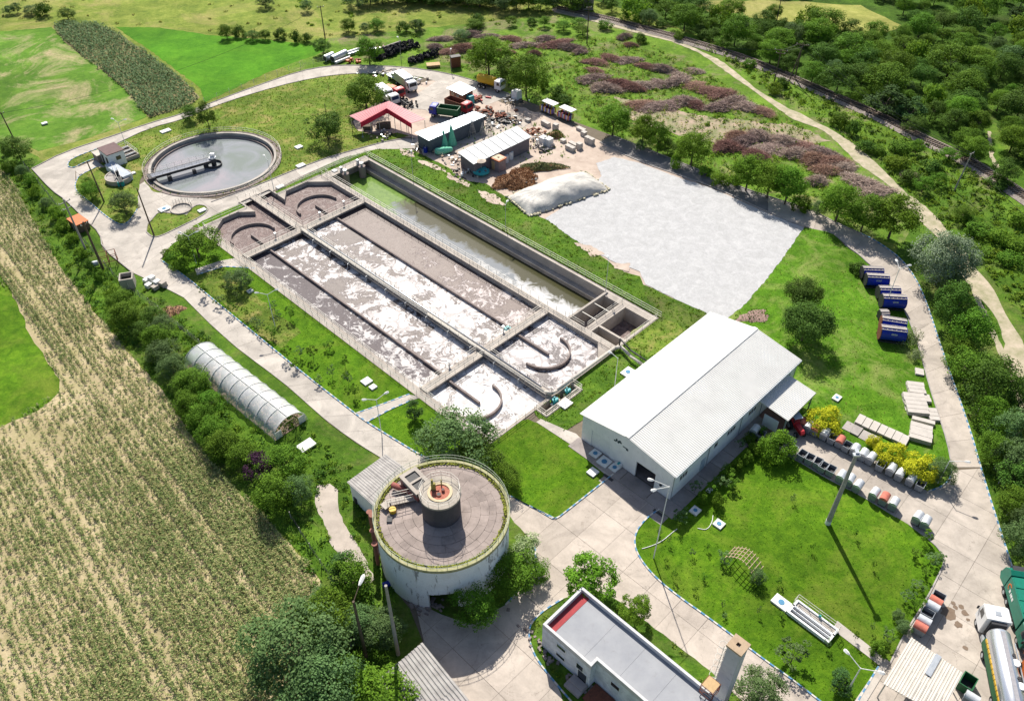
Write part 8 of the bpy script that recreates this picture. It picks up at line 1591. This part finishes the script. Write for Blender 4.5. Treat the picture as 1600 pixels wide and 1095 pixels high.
wire(ptop((1209, 132), 8.5, -1.2), ptop((917, 68), 9.3, .4), 'long wire from railway poles to the brush heap pole', 3.0, .035); wire(ptop((1491, 298), 7.9, .8), ptop((1660, 460), 7.9), 'wire from the bend pole out to the right', 2.0, .035); wire(ptop((508, 60), 8.2), ptop((24, 222), 6.6, -.4), 'long wire crossing the bright crop field', 3.5, .03)
# ---------------------------------------------------------------- railway
rl = smooth_path([S(*p) for p in [(868, 13), (900, 20), (950, 30), (1000, 44), (1050, 57), (1100, 72), (1160, 90), (1240, 124), (1300, 150), (1370, 180), (1430, 212), (1500, 245), (1550, 275), (1600, 308), (1660, 350)]])
def strip(pts, w_, z, mat, name, label, off=0):
    l, r = [], []
    for i, p in enumerate(pts): d = (pts[min(i+1, len(pts)-1)]-pts[max(0, i-1)]).normalized(); n = Vector((-d.y, d.x, 0)); l.append(tuple((p+n*(off+w_/2))[:2])); r.append(tuple((p+n*(off-w_/2))[:2]))
    m_ = MB(); k = len(l); m_.add([(*p, z) for p in l]+[(*p, z) for p in r], [(i, i+1, k+i+1, k+i) for i in range(k-1)]); return tag(m_.build(name, mat), label, None, None, 'structure')
m_ball = M('grey_brown_ballast', (.34, .29, .25), (.20, .165, .145), scale=2.5, sharp=.12, bmp=.1)
rr_ = thing('railway_track', 'single railway track with sleepers curving past the wood', 'railway track', rl[0], 0); q = resample(rl, int(plen(rl)/.62)); org = rl[0]
m_ = MB(); V_ = []; k = len(q)
for i, p in enumerate(q): d = (q[min(i+1, k-1)]-q[max(0, i-1)]).normalized(); n = Vector((-d.y, d.x, 0)); p = p-org; V_ += [p+n*2.3, p+n*1.5+Vector((0, 0, .32)), p-n*1.5+Vector((0, 0, .32)), p-n*2.3]
m_.add(V_, [(4*i+j, 4*i+j+1, 4*i+j+5, 4*i+j+4) for i in range(k-1) for j in range(3)]); m_.build('ballast', m_ball, rr_)
sm = MB().box((0, 0, 0), (.26, 2.5, .16)).mesh('sleeper', m_woodd); ns_ = 0
rest = MB()
for i in range(k-1, 0, -1):
    p = q[i]-org; d = q[i]-q[i-1]; rz = math.atan2(d.y, d.x)
    if ns_ < 300: part('sleeper', sm, rr_, loc=(p.x, p.y, .30), rz=rz); ns_ += 1
    else: rest.box((p.x, p.y, .30), (.26, 2.5, .16), rz)
if rest.v: rest.build('sleeper', m_woodd, rr_)['kind'] = 'stuff'
for s_ in (-.75, .75):
    m_ = MB()
    for i in range(0, k-3, 3):
        d = (q[i+3]-q[i]).normalized(); n = Vector((-d.y, d.x, 0)); m_.beam(q[i]-org+n*s_+Vector((0, 0, .53)), q[i+3]-org+n*s_+Vector((0, 0, .53)), .09, .15)
    m_.build('rail', M('worn_rail_steel', (.34, .29, .28), (.22, .17, .16), rough=.4, metal=.6, scale=3), rr_)
gh = thing('gatehouse', 'stone pillar structure beside the railway at the top edge', 'pillar structure', S2(918, 14), .1); m_ = MB(); m_.box((0, 0, 0), (3.0, 2.4, 7)); m_.build('pillar', M('pinkish_stone', (.42, .35, .34), (.3, .25, .25), scale=1.2, dirt=.4), gh); m_ = MB(); m_.box((-3.2, .5, 0), (3.2, 2, 5)); m_.build('annex_wall', m_conc_dk, gh); m_ = MB(); m_.box((0, 0, 7), (3.6, 3, .4)); m_.build('cornice', m_conc, gh)
strip(smooth_path([S(*p) for p in [(868, 17), (930, 31), (1000, 50), (1055, 63)]]), 2.6, -.03, m_track, 'access_path', 'pale access path beside the railway')
# oil and water stains on the paving, thin puddles
m_st = M('dark_wet_stain', (.16, .11, .075), (.2, .15, .11), rough=.5, scale=2)
for i, (x, y, r) in enumerate([(1482, 958, .85), (1493, 949, .3), (1502, 948, .35), (1507, 958, .45), (1497, 976, .45), (1508, 1012, .3), (1512, 968, .22), (1489, 942, .3)]):
    c = S(x, y); pl = [(c.x+r*(.7+.5*random.random())*math.cos(a), c.y+r*(.7+.5*random.random())*math.sin(a)) for a in np.linspace(0, 2*PI, 14, endpoint=False)]; make_sheet('stain', pl, .064+.002*i, m_st, label='dark wet stain on the paving')
# rubble at the foot of the round tank and beside the flat roof
for px, n_, s_, lab in (((665, 948), 40, 1.0, 'broken masonry at the round tank opening'), ((872, 1035), 60, 1.6, 'stones along the wall of the flat roofed building'), ((1215, 622), 14, .9, 'soil bed and stones at the canopy corner'), ((600, 860), 24, .8, 'broken slabs at the left foot of the round tank')):
    t = thing('rubble', lab, 'rubble', S2(*px), -A45 if 'flat' in lab else 0); m_ = MB()
    for i in range(n_): m_.box((random.gauss(0, s_*(2 if 'flat' in lab else .8)), random.gauss(0, .5), 0), (random.uniform(.2, .6), random.uniform(.2, .5), random.uniform(.1, .35)), random.random()*3, top=.8)
    m_.build('stones', m_conc_dk, t)['kind'] = 'stuff'
t = thing('blue_barrel', 'blue plastic barrel at the left foot of the round tank', 'barrel', S2(604, 915), .4); m_ = MB(); m_.tube((-.45, 0, .35), (.45, 0, .35), .35, 14); m_.build('body', m_blue, t); m_ = MB(); m_.tube((.45, 0, .35), (.5, 0, .35), .3, 14); m_.build('lid', m_dark, t)
t = thing('garden_hose', 'pale hose lying in loops across the big lawn corner', 'hose'); m_ = MB(); m_.path(smooth_path([S(*p, .12) for p in [(1003, 857), (1020, 852), (1035, 845), (1050, 832), (1058, 826)]])+[], .05, 5); m_.path(smooth_path([S(*p, .12) for p in [(1090, 825), (1105, 828), (1113, 815), (1114, 805)]]), .05, 5); m_.build('hose', m_paintw, t)
